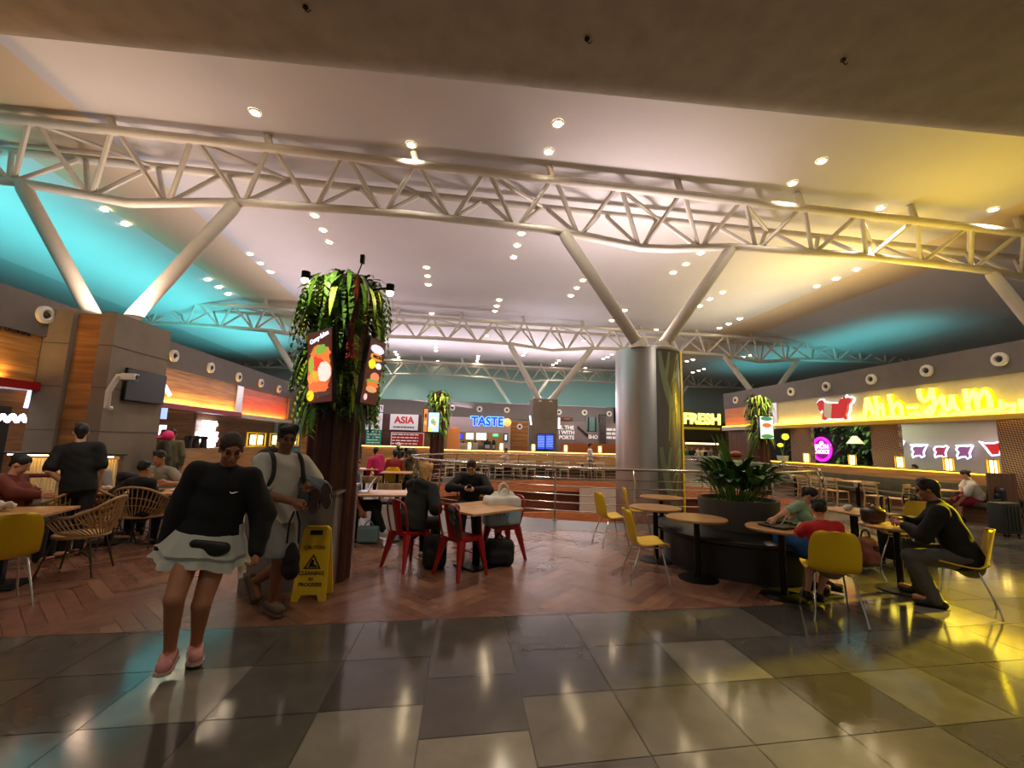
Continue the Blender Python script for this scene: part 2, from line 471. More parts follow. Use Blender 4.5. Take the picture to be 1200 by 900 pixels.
# rounded near soffit
so=MB();R=.55
pf=[(-7.,6.25)]+[(5.05-R+R*math.sin(t),6.25+R-R*math.cos(t)) for t in [k*PI/2/8 for k in range(9)]]+[(5.05,8.7)]
def sof(u,v):
    i=v*(len(pf)-1);i0=min(int(i+1e-6),len(pf)-1);y,z=pf[i0];x=-26+56*u
    return (x,y+(-.02*x+.42 if y>0 else 0),z)
so.grid(sof,28,len(pf)-1);struct(so.build('ceiling_soffit',SOFF,smooth=60))
for k,(x,y) in enumerate(((358,8),(688,45),(988,70))):
    P=pz(x,y,6.25);t=thing('soffit_hook','small dark hook under the near soffit, %s'%('left one','middle one','right one')[k],'hook',P)
    b=MB();b.tube(bez([(0,0,.0),(0,0,-.04),(.03,0,-.06),(.06,0,-.03)],5),.006,6);b.build('hook',BLACK,t);b=MB();b.cyl((0,0,-.012),.03,.014,12);b.build('base_plate',BLACKM,t)
# ================================================================ left facade (x=-8.2)
XL=-8.2
wallbox('wall_left_band',(XL-.4,2,3.4),(XL,24.3,4.15),BAND)
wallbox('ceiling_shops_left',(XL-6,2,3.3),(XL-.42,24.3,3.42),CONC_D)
wallbox('wall_left_back',(XL-4.2,2,0),(XL-4,30,3.9),DARKWALL)
wallbox('trim_7',(XL-.3,2,2.49),(XL-.06,9.3,3.45),OAK)         # wood sign board, first shop
wallbox('trim_8',(XL-.35,2,2.34),(XL+.06,9.3,2.5),RED)
wallbox('trim_9',(XL-.3,10.9,2.42),(XL-.06,16.75,3.4),OAK)
wallbox('trim_10',(XL-.35,10.9,2.28),(XL+.06,17.1,2.43),RED)
wallbox('trim_11',(XL-.3,17.2,2.36),(XL-.06,21.4,3.38),ORANGE)
wallbox('trim_12',(XL-.35,17.1,2.24),(XL+.06,21.9,2.38),WHITELAM)
wallbox('trim_13',(XL-.3,16.75,2.4),(XL-.02,17.2,3.4),STEEL)
wallbox('wall_left_end',(XL-.4,21.5,0),(XL+.02,22.3,3.42),CONC)
wallbox('wall_left_partition',(XL-4,10.9,0),(XL-2.6,11.1,3.3),DARKWALLX)
wallbox('wall_left_partition_2',(XL-4,17.1,0),(XL-1.6,17.3,3.3),DARKWALLX)
wallbox('wall_left_niche',(XL-4.02,12.3,0),(XL-3.95,13.2,2.2),BLACK)
# concrete pillar with wood inlay
pt=3.98;xf=-7.0;yf=9.32;xb=py(54,363,9.32)[0];xw0=py(87,364,9.32)[0];xw1=py(121,364,9.32)[0]
b=MB();b.box(((xf+xw1)/2,(9.32+10.96)/2,pt/2),(xf-xw1,1.64,pt));b.box(((xb+xw0)/2,(9.32+10.96)/2,pt/2),(xw0-xb,1.64,pt))
b.box(((xw0+xw1)/2,10.25,pt/2),(xw1-xw0,1.42,pt))
pil=struct(b.build('pillar_left',CONC,smooth=0))
b=MB();b.box(((xw0+xw1)/2,9.49,pt/2-.02),(xw1-xw0-.004,.1,pt-.04));struct(b.build('pillar_inlay',OAKX,pil,smooth=0))
b=MB()
for z in (1.6,2.45,3.3):
    b.box(((xf+xw1)/2,9.318,z),(xf-xw1,.01,.012));b.box((xf+.001,10.14,z+.0),(.01,1.64,.012));b.box(((xb+xw0)/2,9.318,z),(xw0-xb,.01,.012))
struct(b.build('pillar_joints',CONC_D,pil,smooth=0))
# second clad pillar far left
b=MB();A=px(346,470,-7.6);b.box((-7.7,24.2,1.97),(1.0,1.5,3.94));p2=struct(b.build('pillar_far_left',OAKX,smooth=0))
b=MB();b.box((-7.15,23.6,1.97),(.12,.7,3.96));struct(b.build('pillar_edge',CONC,p2,smooth=0))
# ================================================================ right facade (x=13.1)
XR=13.1
YRE=px(848,475,13.1)[1]
wallbox('wall_right_band',(XR,2,3.6),(XR+.4,YRE,4.36),BAND)
wallbox('ceiling_shops_right',(XR+.42,2,3.4),(XR+9,YRE,3.62),WHITELAM)
SIGNF=mat('sign_fascia_board',(200,186,150),.6,var=.05)
wallbox('trim_14',(XR+.05,2,2.62),(XR+.3,17.,3.6),SIGNF)
wallbox('trim_15',(XR-.1,2,2.5),(XR+.35,17.,2.63),mat('mustard_edge',(196,160,50),.5))
wallbox('trim_16',(XR+.02,17.0,2.5),(XR+.3,17.5,3.62),STEEL)
OR2=woodmat('orange_lit_board',(206,112,24),(232,140,40),plank=.12,axis=1)
wallbox('trim_17',(XR+.05,17.6,2.66),(XR+.3,YRE,3.6),OR2)
wallbox('trim_18',(XR-.15,17.55,2.5),(XR+.35,YRE,2.68),WHITELAM)
wallbox('wall_right_brown',(XR+.2,18.2,0),(XR+.5,YRE,2.5),woodmat('walnut_wall',(92,56,32),(128,82,50),axis=2))
YW=px(1053,520,XR+3.0)[1]
wallbox('wall_right_back',(XR+3.0,2,0),(XR+3.2,YW,3.4),mat('lilac_white_wall',(196,184,180),.7))
wallbox('trim_19',(XR+2.7,2,2.78),(XR+3.0,YW,2.95),CREAM)
GREENW=mat('dark_foliage_wall',(18,24,14),.8,var=.5,scale=8,bump=.4)
wallbox('wall_right_green',(XR+3.0,YW,0),(XR+3.2,24,3.4),GREENW)
# patterned pillars
PAT=bpy.data.materials.new('patterned_screen');PAT.use_nodes=True
nt=PAT.node_tree;bs=nt.nodes['Principled BSDF'];tc=nt.nodes.new('ShaderNodeTexCoord');mp=nt.nodes.new('ShaderNodeMapping')
mp.inputs['Rotation'].default_value=(PI/4,0,PI/4);mp.inputs['Scale'].default_value=(1,1,1)
ck=nt.nodes.new('ShaderNodeTexChecker');ck.inputs['Scale'].default_value=20.
ck.inputs['Color1'].default_value=lin((178,148,116))+(1,);ck.inputs['Color2'].default_value=lin((84,62,46))+(1,)
nt.links.new(tc.outputs['Object'],mp.inputs['Vector']);nt.links.new(mp.outputs[0],ck.inputs['Vector']);nt.links.new(ck.outputs['Color'],bs.inputs['Base Color'])
for k,(pa,pb) in enumerate((((926,510),(950,510)),((1020,505),(1052,505)),((1168,500),(1215,500)))):
    A=px(*pa,XR+.6);B=px(*pb,XR+.6)
    wallbox('pillar_patterned_%s'%'abc'[k],(XR+.6,B[1],0),(XR+.75,A[1],3.4),PAT)
# ================================================================ back row of shops (y=30)
YB=30.
wallbox('wall_back_band',(-9,YB,3.2),(10.9,YB+.4,4.3),BAND)
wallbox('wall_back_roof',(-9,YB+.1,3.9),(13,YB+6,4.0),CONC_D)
wallbox('wall_back_right_end',(10.6,YB,0),(10.9,YB+6,4.3),BAND)
wallbox('wall_back_asia',(py(425,480,YB)[0],YB-.02,0),(py(495,480,YB)[0],YB+.2,3.3),mat('maroon_wall',(84,50,46),.6,var=.3,scale=1.2))
wallbox('wall_back_taste',(py(495,480,YB)[0],YB+3.,0),(py(600,480,YB)[0],YB+3.2,3.3),mat('shop_back_wall',(150,124,92),.7,var=.2,scale=.8))
wallbox('trim_20',(py(499,490,YB)[0],YB-.15,2.25),(py(592,490,YB)[0],YB+.05,3.25),mat('lilac_sign_board',(196,178,186),.5))
wallbox('wall_back_wood',(py(599,490,YB)[0],YB-.1,0),(py(619,490,YB)[0],YB+.2,3.1),OAKX)
wallbox('wall_back_graphic',(py(650,480,YB)[0],YB-.1,0),(py(726,480,YB)[0],YB+.2,3.2),mat('grey_graphic_wall',(122,112,112),.6,var=.25,scale=.7))
# central concrete pillar
A=py(625,467,23.5);B=py(653.6,467,23.5)
CPX=(A[0]+B[0])/2;CPW=B[0]-A[0]
wallbox('pillar_centre',(A[0],23.5,0),(B[0],23.5+CPW,A[2]),CONC)
# ================================================================ steel-clad round column
CX,CY,CR,CT=4.8,10.95,.83,4.08
b=MB();b.lathe([(CR,-2.2),(CR,CT),(CR-.05,CT+.04),(0,CT+.04)],(CX,CY,0),64);colm=struct(b.build('column_steel_clad',STEEL,smooth=50))
def colwall(r,a0,a1,z0,z1,n=16,th=.02):
    b=MB();b.grid(lambda u,v:(CX+(r+th)*math.cos(a0+(a1-a0)*u),CY+(r+th)*math.sin(a0+(a1-a0)*u),z0+(z1-z0)*v),n,1)
    b.grid(lambda u,v:(CX+r*math.cos(a0+(a1-a0)*u),CY+r*math.sin(a0+(a1-a0)*u),z0+(z1-z0)*v),n,1);return b
ac=-PI/2-.38
struct(colwall(CR,ac+.22,ac+1.12,-2.,CT-.06).build('column_panel',mat('column_glass_panel',(122,116,108),.25,metal=.4),colm))
struct(colwall(CR,ac+1.14,ac+1.55,-2.,CT-.04,th=.035).build('column_yellow_reflection',mat('painted_yellow_reflection',(236,208,36),.4),colm))  # yellow light reflected in the steel, put into the colour of a raised strip
TREE=mat('frosted_tree',(128,142,122),.5)
def branch(pts,ws,name):
    b=MB();n=len(pts)
    vs=[]
    for i,(a,z) in enumerate(pts):
        w=ws[i]/CR
        j=min(i+1,n-1);k=max(i-1,0);da=(pts[j][0]-pts[k][0])*CR;dz=pts[j][1]-pts[k][1];l=math.hypot(da,dz);na,nz=dz/l,-da/l
        for s_ in (-1,1):
            aa=a+s_*na*w/2;zz=z+s_*nz*ws[i]/2
            vs.append((CX+(CR+.026)*math.cos(aa),CY+(CR+.026)*math.sin(aa),zz))
    b.add(vs,[(2*i,2*i+1,2*i+3,2*i+2) for i in range(n-1)]);return struct(b.build(name,TREE,colm,smooth=0))
am=ac+.67
for z0 in (-.6,1.75):
    branch([(am+.03,z0),(am+.04,z0+.7),(am+.02,z0+1.1),(am+.18,z0+1.6),(am+.32,z0+2.2)],[.26,.22,.2,.16,.1],'column_tree_motif')
    branch([(am+.02,z0+.85),(am-.16,z0+1.3),(am-.3,z0+1.8),(am-.36,z0+2.2)],[.2,.17,.13,.08],'column_tree_motif')
    branch([(am-.2,z0+1.4),(am-.12,z0+1.8),(am-.05,z0+2.2)],[.1,.09,.06],'column_tree_motif')
# ================================================================ trusses
def truss(label,Yc,x0,x1,zt,tilt,rad,cx,first_bottom=True):
    t=thing('roof_truss',label,'roof truss',((x0+x1)/2,Yc,zt-.9),0,'white triangular roof trusses')
    ox=(x0+x1)/2;oz=zt-.9;hw=.65
    def top(x,s): return Vector((x-ox,s*hw,zt+tilt*x-oz))
    def bot(x):
        d=((x-cx+6.275)%12.55)-6.275  # distance to the nearest V centre
        a=abs(d)
        h=.2+.16*a if a<2.3 else .568+.03*(a-2.3)
        return Vector((x-ox,0,zt-1.42+h*.75+tilt*.5*x-oz))
    def T(name,pts,r,n=8):
        b=MB();b.tube(pts,r,n);return b.build(name,WHITE_STEEL,t)
    P=1.65;N=int((x1-x0)/P)
    for s in (-1,1): T('top_chord',[top(x0,s),top(x0+N*P/2,s),top(x0+N*P,s)],rad,10)
    T('bottom_chord',[bot(x0+k*P/2) for k in range(2*N+1)],rad,10)
    for k in range(N):
        xa=x0+k*P;xm=xa+P/2
        for s in (-1,1):
            T('brace',[top(xa+.06,s),bot(xm-.05)],rad*.55,6)
            T('brace',[bot(xm+.05),top(xa+P-.06,s)],rad*.55,6)
        if k%2==0: T('cross_brace',[top(xa,-1),top(xa+P,1)],rad*.5,6)
    for k in range(1,N,2):
        x=x0+k*P
        T('hanger',[top(x,-1),top(x,-1)+Vector((-.12,0,float(np.interp(x,[p[0] for p in prof],[p[1] for p in prof]))-(zt+tilt*x)))],rad*.8,8)
    return t,bot,ox,oz
t1,bot1,ox1,oz1=truss('nearest white roof truss crossing the whole hall below the soffit',10.4,-16.2,22,8.05,-.02,.105,4.65)
t2,bot2,ox2,oz2=truss('second white roof truss, behind the steel-clad column',23.3,-25,29,8.0,-.004,.1,4.65)
t3,bot3,ox3,oz3=truss('farthest white roof truss in front of the teal end wall',36.2,-25,29,7.95,0,.1,4.65)
def strut(label,a,b_,r=.155):
    a=Vector(a);b_=Vector(b_);t=thing('roof_strut',label,'roof strut',a,0,'slanting roof struts')
    m=MB();d=b_-a;m.tube([Vector((0,0,0)),d*.04,d*.96,d],[r*.85,r,r,r*.8],16);m.build('tube',WHITE_STEEL,t)
    m=MB();m.tube([Vector((0,0,-.06)),Vector((0,0,.14))],[r*1.5,r*1.1],12);m.build('base_socket',WHITE_STEEL,t)
def bp(bot,ox,oz,Yc,x): q=bot(x);return Vector((q.x+ox,Yc,q.z+oz-.05))
for bot,ox,oz,Yc,name,tops in ((bot1,ox1,oz1,10.4,'first truss',{-7.9:('concrete pillar with the television',4.0),4.65:('steel-clad column',4.12),17.2:('roof behind the yellow sign',4.36)}),
                         (bot2,ox2,oz2,23.3,'second truss',{-7.9:('wood-clad pillar at the left',4.1),4.65:('central concrete pillar',3.95),17.2:('roof beyond the right shops',4.36)}),
                         (bot3,ox3,oz3,36.2,'farthest truss',{-7.9:('far shop roof at the left',4.0),4.65:('far shop roof in the middle',4.0),17.2:('far corner roof at the right',4.0)})):
    for cx_,(where,z0) in tops.items():
        c2=cx_
        if Yc>20 and Yc<30 and cx_==4.65: c2=CPX
        for s,w in ((-1,'left'),(1,'right')):
            strut('white strut leaning %s from the %s to the %s'%(w,where,name),(c2+s*.3,Yc+(.4 if 20<Yc<30 and cx_==4.65 else 0),z0),bp(bot,ox,oz,Yc,cx_+s*2.3),.155 if Yc<30 else .15)
# ================================================================ round air nozzles on the grey bands
def nozzle(label,c,axis,r=.17,group=None):
    t=thing('air_nozzle',label,'air nozzle',c,0,group)
    M=Vector(axis).to_track_quat('Z','Y').to_matrix().to_4x4()
    b=MB();b.lathe([(r*.42,.02),(r*.6,.05),(r,.035),(r,-.04)],n=20).xf(M);b.build('rim',WHITEP,t)
    b=MB();b.lathe([(0,.075),(r*.2,.07),(r*.3,.04),(r*.44,.018),(r*.44,-.02)],n=14).xf(M);b.build('core',mat('nozzle_core',(40,36,34),.5),t)
for i,(x,y) in enumerate(((53,369),(204,417),(247,431),(280,442),(306,449),(327,456))):
    nozzle('round white air nozzle on left grey band, %s'%('partly hidden behind the concrete pillar','directly right of the concrete pillar','above the right half of the oak board','above the left end of the orange board','above the middle of the orange board','above the right end of the orange board')[i],px(x,y,XL+.03),(1,0,0))
for i,(x,y) in enumerate(((862,469),(927,459),(968.5,453),(1021,444.5),(1086,434.5),(1171.5,421))):
    nozzle('round white air nozzle on right grey band, %s'%('above the orange lit board','above the blank left end of the sign','above the red cow','above the first letters of the yellow sign','above the middle of the yellow sign','above the right end of the yellow sign')[i],px(x,y,XR-.03),(-1,0,0))
for i,(x,y) in enumerate(((530,478),(562,479.5),(594,480.5),(609,500),(655,483),(685,483.5),(714,485))):
    nozzle('small white air nozzle on the back wall, %s'%('above left end of the TASTE board','above the letters TASTE','above right end of the TASTE board','on the wood panel beside the central pillar','directly right of the central pillar','above the grey slogan wall','next to the steel-clad column')[i],py(x,y,YB-(.13 if i==3 else .03)),(0,-1,0),.2)
# ================================================================ helpers for panels traced in a wall plane
def plane_panel(fn,x0,y0,x1,y1,m,name,parent=None,th=.05,n=(0,-1,0)):
    P=[fn(x0,y0),fn(x1,y0),fn(x1,y1),fn(x0,y1)];b=MB();nn=Vector(n)*th
    vs=P+[p-nn for p in P];b.add(vs,[(0,1,2,3),(7,6,5,4),(0,4,5,1),(1,5,6,2),(2,6,7,3),(3,7,4,0)]);return b.build(name,m,parent,smooth=0)
def ybox(name,x0,y0,x1,y1,Y,m,parent=None,th=.06):
    """upright panel facing the camera side; upright rectangle through the two pixel corners"""
    A=py(x0,(y0+y1)/2,Y);B=py(x1,(y0+y1)/2,Y);zt=py((x0+x1)/2,y0,Y)[2];zb=py((x0+x1)/2,y1,Y)[2]
    b=MB();b.box(((A[0]+B[0])/2,Y+th/2,(zt+zb)/2),(B[0]-A[0],th,zt-zb));return b.build(name,m,parent,smooth=0),((A[0]+B[0])/2,Y,(zt+zb)/2),(B[0]-A[0],zt-zb)
def ysign(name,label,cat,x0,y0,x1,y1,Y,m,th=.06):
    t=thing(name,label,cat,(0,0,0));o,c,s=ybox('panel',x0,y0,x1,y1,Y,m,t,th);return t,c,s
def squiggle(b,o,ux,uz,w,rows,dz,r,rnd_,off=(0,0,0)):
    """unreadable lines of small lettering"""
    for k in range(rows):
        x=-w/2
        while x<w/2-.02:
            l=rnd_.uniform(.5,1.6)*dz
            l=min(l,w/2-x);p=Vector(o)+Vector(ux)*x-Vector(uz)*k*dz+Vector(off);q=p+Vector(ux)*l
            b.box((p+q)/2,(abs(ux[0])*l+ r*.4,abs(ux[1])*l+r*.4,r*2));x+=l+dz*.35
# ---- ASIA
WH=mat('sign_white',(222,218,226),.5,emit=.25);TXG=mat('text_grey',(120,116,124),.6)
REDS=mat('sign_red',(168,34,38),.5,emit=.08);TXW=mat('text_white',(228,226,222),.5,emit=.4);TXR=mat('text_red',(200,40,36),.5,emit=.15)
t,c,s=ysign('wall_sign','white wall sign with red ASIA lettering on the back wall','sign',457,485.5,490,504,YB-.15,WH)
text('lettering','ASIA',.62,TXR,t,(c[0],c[1]-.01,c[2]+.12),bold=.02)
b=MB();squiggle(b,(c[0],c[1]-.01,c[2]-.33),(1,0,0),(0,0,1),s[0]*.72,1,.16,.05,random.Random(8));b.build('small_lettering',TXG,t,smooth=0)
t,c,s=ysign('menu_board','long red menu board with white text below the ASIA sign','sign',457.6,506.5,497,525,YB-.15,REDS)
b=MB();squiggle(b,(c[0]-.15,c[1]-.01,c[2]+.36),(1,0,0),(0,0,1),s[0]*.78,4,.2,.028,random.Random(2));b.build('lettering',TXW,t,smooth=0)
b=MB();h=s[1]/2-.04;w=s[0]/2-.04
for a,d in (((0,h),(2*w,.03)),((0,-h),(2*w,.03)),((-w,0),(.03,2*h)),((w,0),(.03,2*h))): b.box((c[0]+a[0],c[1]-.005,c[2]+a[1]),(d[0],.02,d[1]))
b.build('border',TXW,t,smooth=0)
t,c,s=ysign('shop_sign','small white sign with dark letters above the FRES sign, back wall','sign',433,474.5,449,482.5,YB-.15,WH)
text('lettering','DUTI',.34,mat('text_dark',(50,46,60),.6),t,(c[0],c[1]-.01,c[2]),bold=.012)
t,c,s=ysign('light_box','pale light box with thin orange FRES lettering at the left of ASIA','sign',429,483.5,448,503.5,YB-.15,mat('pale_lightbox',(206,208,224),.5,emit=.35))
text('lettering','FRES',.42,mat('text_orange',(214,160,110),.6),t,(c[0]+.05,c[1]-.01,c[2]+.18))
t,c,s=ysign('menu_board','teal green menu panel below the FRES light box','sign',428.5,504,446.5,525.5,YB-.15,mat('teal_panel',(44,140,116),.5,emit=.2))
b=MB();squiggle(b,(c[0],c[1]-.01,c[2]+.5),(1,0,0),(0,0,1),s[0]*.8,6,.18,.02,random.Random(5));b.build('lettering',TXW,t,smooth=0)
# ---- TASTE
t=thing('shop_sign','TASTE shop sign in glowing blue letters with white edges','sign',(0,0,0))
c=py(571,494.3,YB-.2);w=py(589.5,494,YB)[0]-py(552,494,YB)[0]
q=text('letters','TASTE',.82,mat('letter_blue',(10,50,190),.4,emit=.9),t,(c[0],c[1]-.06,c[2]),bold=.018,fit=w,ext=.02)
q=text('letter_glow','TASTE',.82,emat('letter_halo',(120,190,255),1.6),t,(c[0],c[1]+.02,c[2]),bold=.06,fit=w+.1,ext=.02)
t=thing('globe_lamp','big glowing orange globe at the right end of the TASTE board','lamp',py(594.5,495,YB-.5))
b=MB();b.sphere((0,0,0),.27);b.build('globe',emat('globe_orange',(255,176,96),1.5),t)
b=MB();b.tube([(0,0,0),(.0,.5,.0)],.03);b.build('bracket',WHITEP,t)
t=thing('light_strip','vertical white light strip at left edge of the TASTE board','light',py(498,493,YB-.2))
b=MB();b.box((0,0,0),(.16,.08,1.15),bev=.02);b.build('diffuser',emat('strip_white',(255,238,220),2.2),t)
for (x0,y0,x1,y1,colr,e,nm,lab) in ((537,508,542.5,514.5,(60,70,220),1.2,'display_screen','small blue screen under the TASTE board, leftmost'),(546,507.5,555,515,(225,235,240),1.6,'menu_screen','white menu screen in the TASTE kitchen, the narrower one'),(558,507.5,570,515.5,(230,236,240),1.6,'menu_screen','white menu screen in the TASTE kitchen, the wider one')):
    t=thing(nm,lab,'screen');ybox('frame',x0-.4,y0-.4,x1+.4,y1+.4,YB+1.52,SCRB,t);o,c,s=ybox('display',x0,y0,x1,y1,YB+1.5,emat('scr_%s'%nm+str(x0),colr,e),t,.03)
t=thing('exit_sign','small green exit sign glowing in the TASTE kitchen','sign');o,c,s=ybox('panel',577.5,508.3,584,511.5,YB+1.5,emat('exit_green',(70,220,170),1.2),t)
b=MB();b.tube([(c[0]-.1,c[1]-.02,c[2]-.04),(c[0]+.1,c[1]-.02,c[2]+.02)],.015);b.box((c[0],c[1]-.02,c[2]),(.08,.02,.1));b.build('pictogram',TXW,t,smooth=0)
t=thing('display_screen','upright black screen with white page on the post right of TASTE','screen');ybox('frame',590.5,508,595,517.5,YB-.25,SCRB,t);ybox('display',591.5,509.2,594,516,YB-.26,emat('scr_post',(200,220,240),1.2),t,.02)
b=MB();P=py(531,528,YB-.2);b.tube([(P[0],P[1],0),(P[0],P[1],2.15),(P[0],P[1],2.45),(P[0],P[1],2.58)],[.42,.42,.34,.1],20)
tag(b.build('arched_post',mat('orange_post',(214,130,66),.5,emit=.15)),'orange round-topped post at left of the TASTE counter','post')
wallbox('trim_22',(py(592,500,YB)[0]-.05,YB-.2,0),(py(598,500,YB)[0],YB+.1,3.0),mat('pale_post',(196,180,176),.6))
# kitchen counter with appliances
def item(name,label,cat,x,y,Y,parts,group=None,rz=0):
    t=thing(name,label,cat,py(x,y,Y),rz,group)
    for nm,b,m in parts: b.build(nm,m,t)
    return t
wallbox('wall_back_counter',(py(533,528,YB+.3)[0],YB+.1,0),(py(592,528,YB+.3)[0],YB+.9,1.05),WHITELAM)
for i,(x,h,w_,m,lab) in enumerate(((543,.45,.5,WHITEP,'white food warmer on the TASTE counter'),(557,.5,.35,STEEL,'steel coffee machine on the TASTE counter'),(571,.62,.5,BLACK,'black drinks machine on the TASTE counter'),(578.5,.6,.25,BLACK,'narrow black dispenser at right of the TASTE counter'))):
    A=py(x,520,YB+.5);b=MB();b.box((0,0,h/2),(w_,.4,h),bev=.03);b2=MB();b2.box((0,-.22,h*.4),(w_*.7,.06,h*.4));b3=MB();b3.cyl((0,0,h),.08,.12)
    t=thing('kitchen_machine',lab,'kitchen machine',(A[0],YB+.5,1.05));b.build('body',m,t);b2.build('tray',STEEL,t);b3.build('hopper',BLACK,t)
# ---- slogan wall
def slogan(label,body,x,y,size,Y=YB-.15,bold=.015):
    c=py(x,y,Y);q=text('slogan_lettering',body,size,mat('slogan_white',(226,222,220),.5,emit=.35),None,tuple(c),bold=bold,ext=.012)
    tag(q,label,'lettering');return q
slogan('white three-line slogan ending in PORTS right of the central pillar','IL THE\nI WITH\nPORTS',664,507,.36)
slogan('white letters SHO in the middle of the slogan wall','SHO',695,512.3,.34)
c=py(717,503.5,YB-.15);b=MB();squiggle(b,c,(1,0,0),(0,0,1),.75,3,.28,.09,random.Random(6));tag(b.build('slogan_lettering',_M['slogan_white'],smooth=0),'three stacked lines of small white lettering beside the steel-clad column','lettering')
t,c,s=ysign('poster','dark brown poster strip at top of the slogan wall','poster',658,489,671,493,YB-.16,mat('poster_brown',(84,46,28),.6))
b=MB();b.box((c[0],c[1]-.02,c[2]+.02),(s[0]*.55,.03,s[1]*.4));b.build('print',mat('poster_gold',(150,90,50),.6),t)
t,c,s=ysign('shop_window','teal lit window pane in the slogan wall','window',687,489,701,505,YB-.14,mat('teal_pane',(86,116,112),.3,emit=.15))
b=MB()
for k in (-.32,.28): b.box((c[0]+k*s[0],c[1]-.02,c[2]),(.09,.03,s[1]))
b.build('mullion',BLACKM,t)
b=MB();P=[py(x,y,YB-.16) for x,y in ((677,499),(690,510),(700,510),(700,512.5),(689,512.5),(677,502))];b.add(P+[p+Vector((0,.05,0)) for p in P],[tuple(range(6)),tuple(range(6,12))]+[(i,(i+1)%6,6+(i+1)%6,6+i) for i in range(6)])
tag(b.build('stair_rail_panel',BLACK,smooth=0),'black slanting strip across the slogan wall','panel')
t,c,s=ysign('banner','dark grey hanging banner near the steel-clad column','banner',703,486,710,521,YB-.3,mat('banner_dark',(66,58,60),.7,var=.3,scale=3))
b=MB();b.box((c[0],c[1],c[2]+s[1]/2),(s[0]+.1,.08,.06));b.build('rod',BLACKM,t)
wallbox('trim_23',(py(655,525,YB)[0],YB-.9,0),(py(722,525,YB)[0],YB-.5,1.7),mat('orange_counter',(176,96,44),.5,emit=.02))
t=thing('light_strip','short vertical white light strip beside the central pillar','light',py(655,496,YB-.4));b=MB();b.box((0,0,0),(.12,.06,.75),bev=.02);b.build('diffuser',emat('strip_white2',(255,244,226),2.),t)
# ---- flight displays on the central pillar
for k,(x0,x1) in enumerate(((629.5,638.8),(639.4,648.8))):
    t=thing('flight_display','%s of the two blue flight information screens on the central pillar'%('left','right')[k],'screen');ybox('bezel',x0-.3,508.3,x1+.3,527.3,23.42,SCRB,t)
    o,c,s=ybox('display',x0+.2,509.2,x1-.2,526.4,23.39,emat('flight_blue',(38,72,190),1.1),t,.03)
    b=MB();squiggle(b,(c[0],c[1]-.01,c[2]+s[1]*.36),(1,0,0),(0,0,1),s[0]*.85,9,s[1]*.085,.009,random.Random(k));b.build('lettering',emat('flight_text',(170,200,255),1.1),t,smooth=0)
b=MB();b.tube([py(621,487,23.3),py(622.5,498,23.3)],.05);t=thing('light_strip','small slanting white tube lamp on left face of the central pillar','light',(0,0,0));b.build('tube',emat('tube_white',(230,240,255),1.5),t)
# ---- FRESH kiosk
YF=28.5
wallbox('wall_back_fresh',(py(798,500,YF)[0],YF+3,0),(22,YF+3.2,3.6),DARKWALLX)
wallbox('wall_back_fresh_top',(py(798,500,YF)[0],YF,2.15),(py(850,500,YF)[0],YF+.3,3.3),mat('fresh_board',(64,56,20),.6))
t=thing('shop_sign','FRESH sign in glowing yellow letters right of the steel-clad column','sign')
c=py(823,491.5,YF-.12);w=py(844.5,491,YF)[0]-py(802,491,YF)[0]
text('letters','FRESH',.98,emat('fresh_yellow',(255,246,110),2.6),t,(c[0],c[1],c[2]),bold=.035,fit=w,ext=.03)
text('letter_glow','FRESH',.98,emat('fresh_halo',(210,180,0),.9),t,(c[0],c[1]+.06,c[2]),bold=.06,fit=w+.08,ext=.02)
b=MB();b.box((c[0],c[1]+.1,c[2]-.62),(w,.06,.16));squiggle(b,(c[0],c[1]+.03,c[2]-.62),(1,0,0),(0,0,1),w*.9,1,.1,.04,random.Random(1));b.build('tagline',mat('fresh_tag',(170,150,20),.5,emit=.4),t,smooth=0)
t=thing('dark_recess','black glossy hood above the FRESH kitchen counter','hood');ybox('hood',804,508,850,518.5,YF+.2,BLACK,t,.5);ybox('light_rail',804,519,851,521,YF+.15,emat('kitchen_strip',(255,224,170),2.5),t,.1)  # black box puts the shade of the recess into solid colour
wallbox('wall_back_fresh_counter',(py(800,528,YF)[0],YF+.4,0),(py(866,528,YF)[0],YF+.9,1.05),WHITELAM)
# ================================================================ AHH-YUM sign
def stroke(b,pts,r,fn,off,flat=1.):
    P=[fn(*p)+Vector(off) for p in pts];b.tube(bez(P,6),r,8,flat=None)
def q6(X,Y): return (1000+X/6,440+Y/6)
ST=[[(88,296),(95,230),(104,160)],[(104,160),(128,205),(150,272)],[(98,236),(142,228)],[(165,148),(172,215),(182,286)],[(178,245),(198,203),(214,214),(222,282)],[(262,135),(275,205),(288,276)],[(282,238),(318,196),(342,214),(352,286)],
[(388,225),(462,221)],[(472,98),(482,152),(510,178),(545,152),(562,92)],[(562,92),(578,170),(572,240),(545,274),(522,258),(545,228),(600,188),(640,142)],[(640,142),(645,205),(665,240),(692,222),(704,140)],[(704,140),(722,212),(748,246)],
[(798,98),(808,165),(822,244)],[(815,185),(850,118),(872,132),(886,228)],[(880,180),(922,112),(952,122),(972,180),(978,226)],
[(1046,170),(1050,228),(1085,220),(1084,203),(1055,200)],[(1104,196),(1116,216),(1136,200)],[(1141,194),(1142,232),(1124,242)]]
t=thing('shop_sign','large glowing yellow Ahh-Yum script sign on the cream fascia at right','sign')
fn=lambda x,y: px(x,y,XR-.06)
bA=MB();bB=MB()
for k,s_ in enumerate(ST):
    pts=[q6(*p) for p in s_];r=.085 if k<15 else .055
    stroke(bA,pts,r*.62,fn,(-.05,0,0));stroke(bB,pts,r*1.15,lambda x,y:px(x,y,XR+.02),(0,0,0))
bA.build('letters',emat('ahh_yellow',(255,246,96),3.),t);bB.build('letter_halo',emat('ahh_halo',(255,222,0),1.25),t)
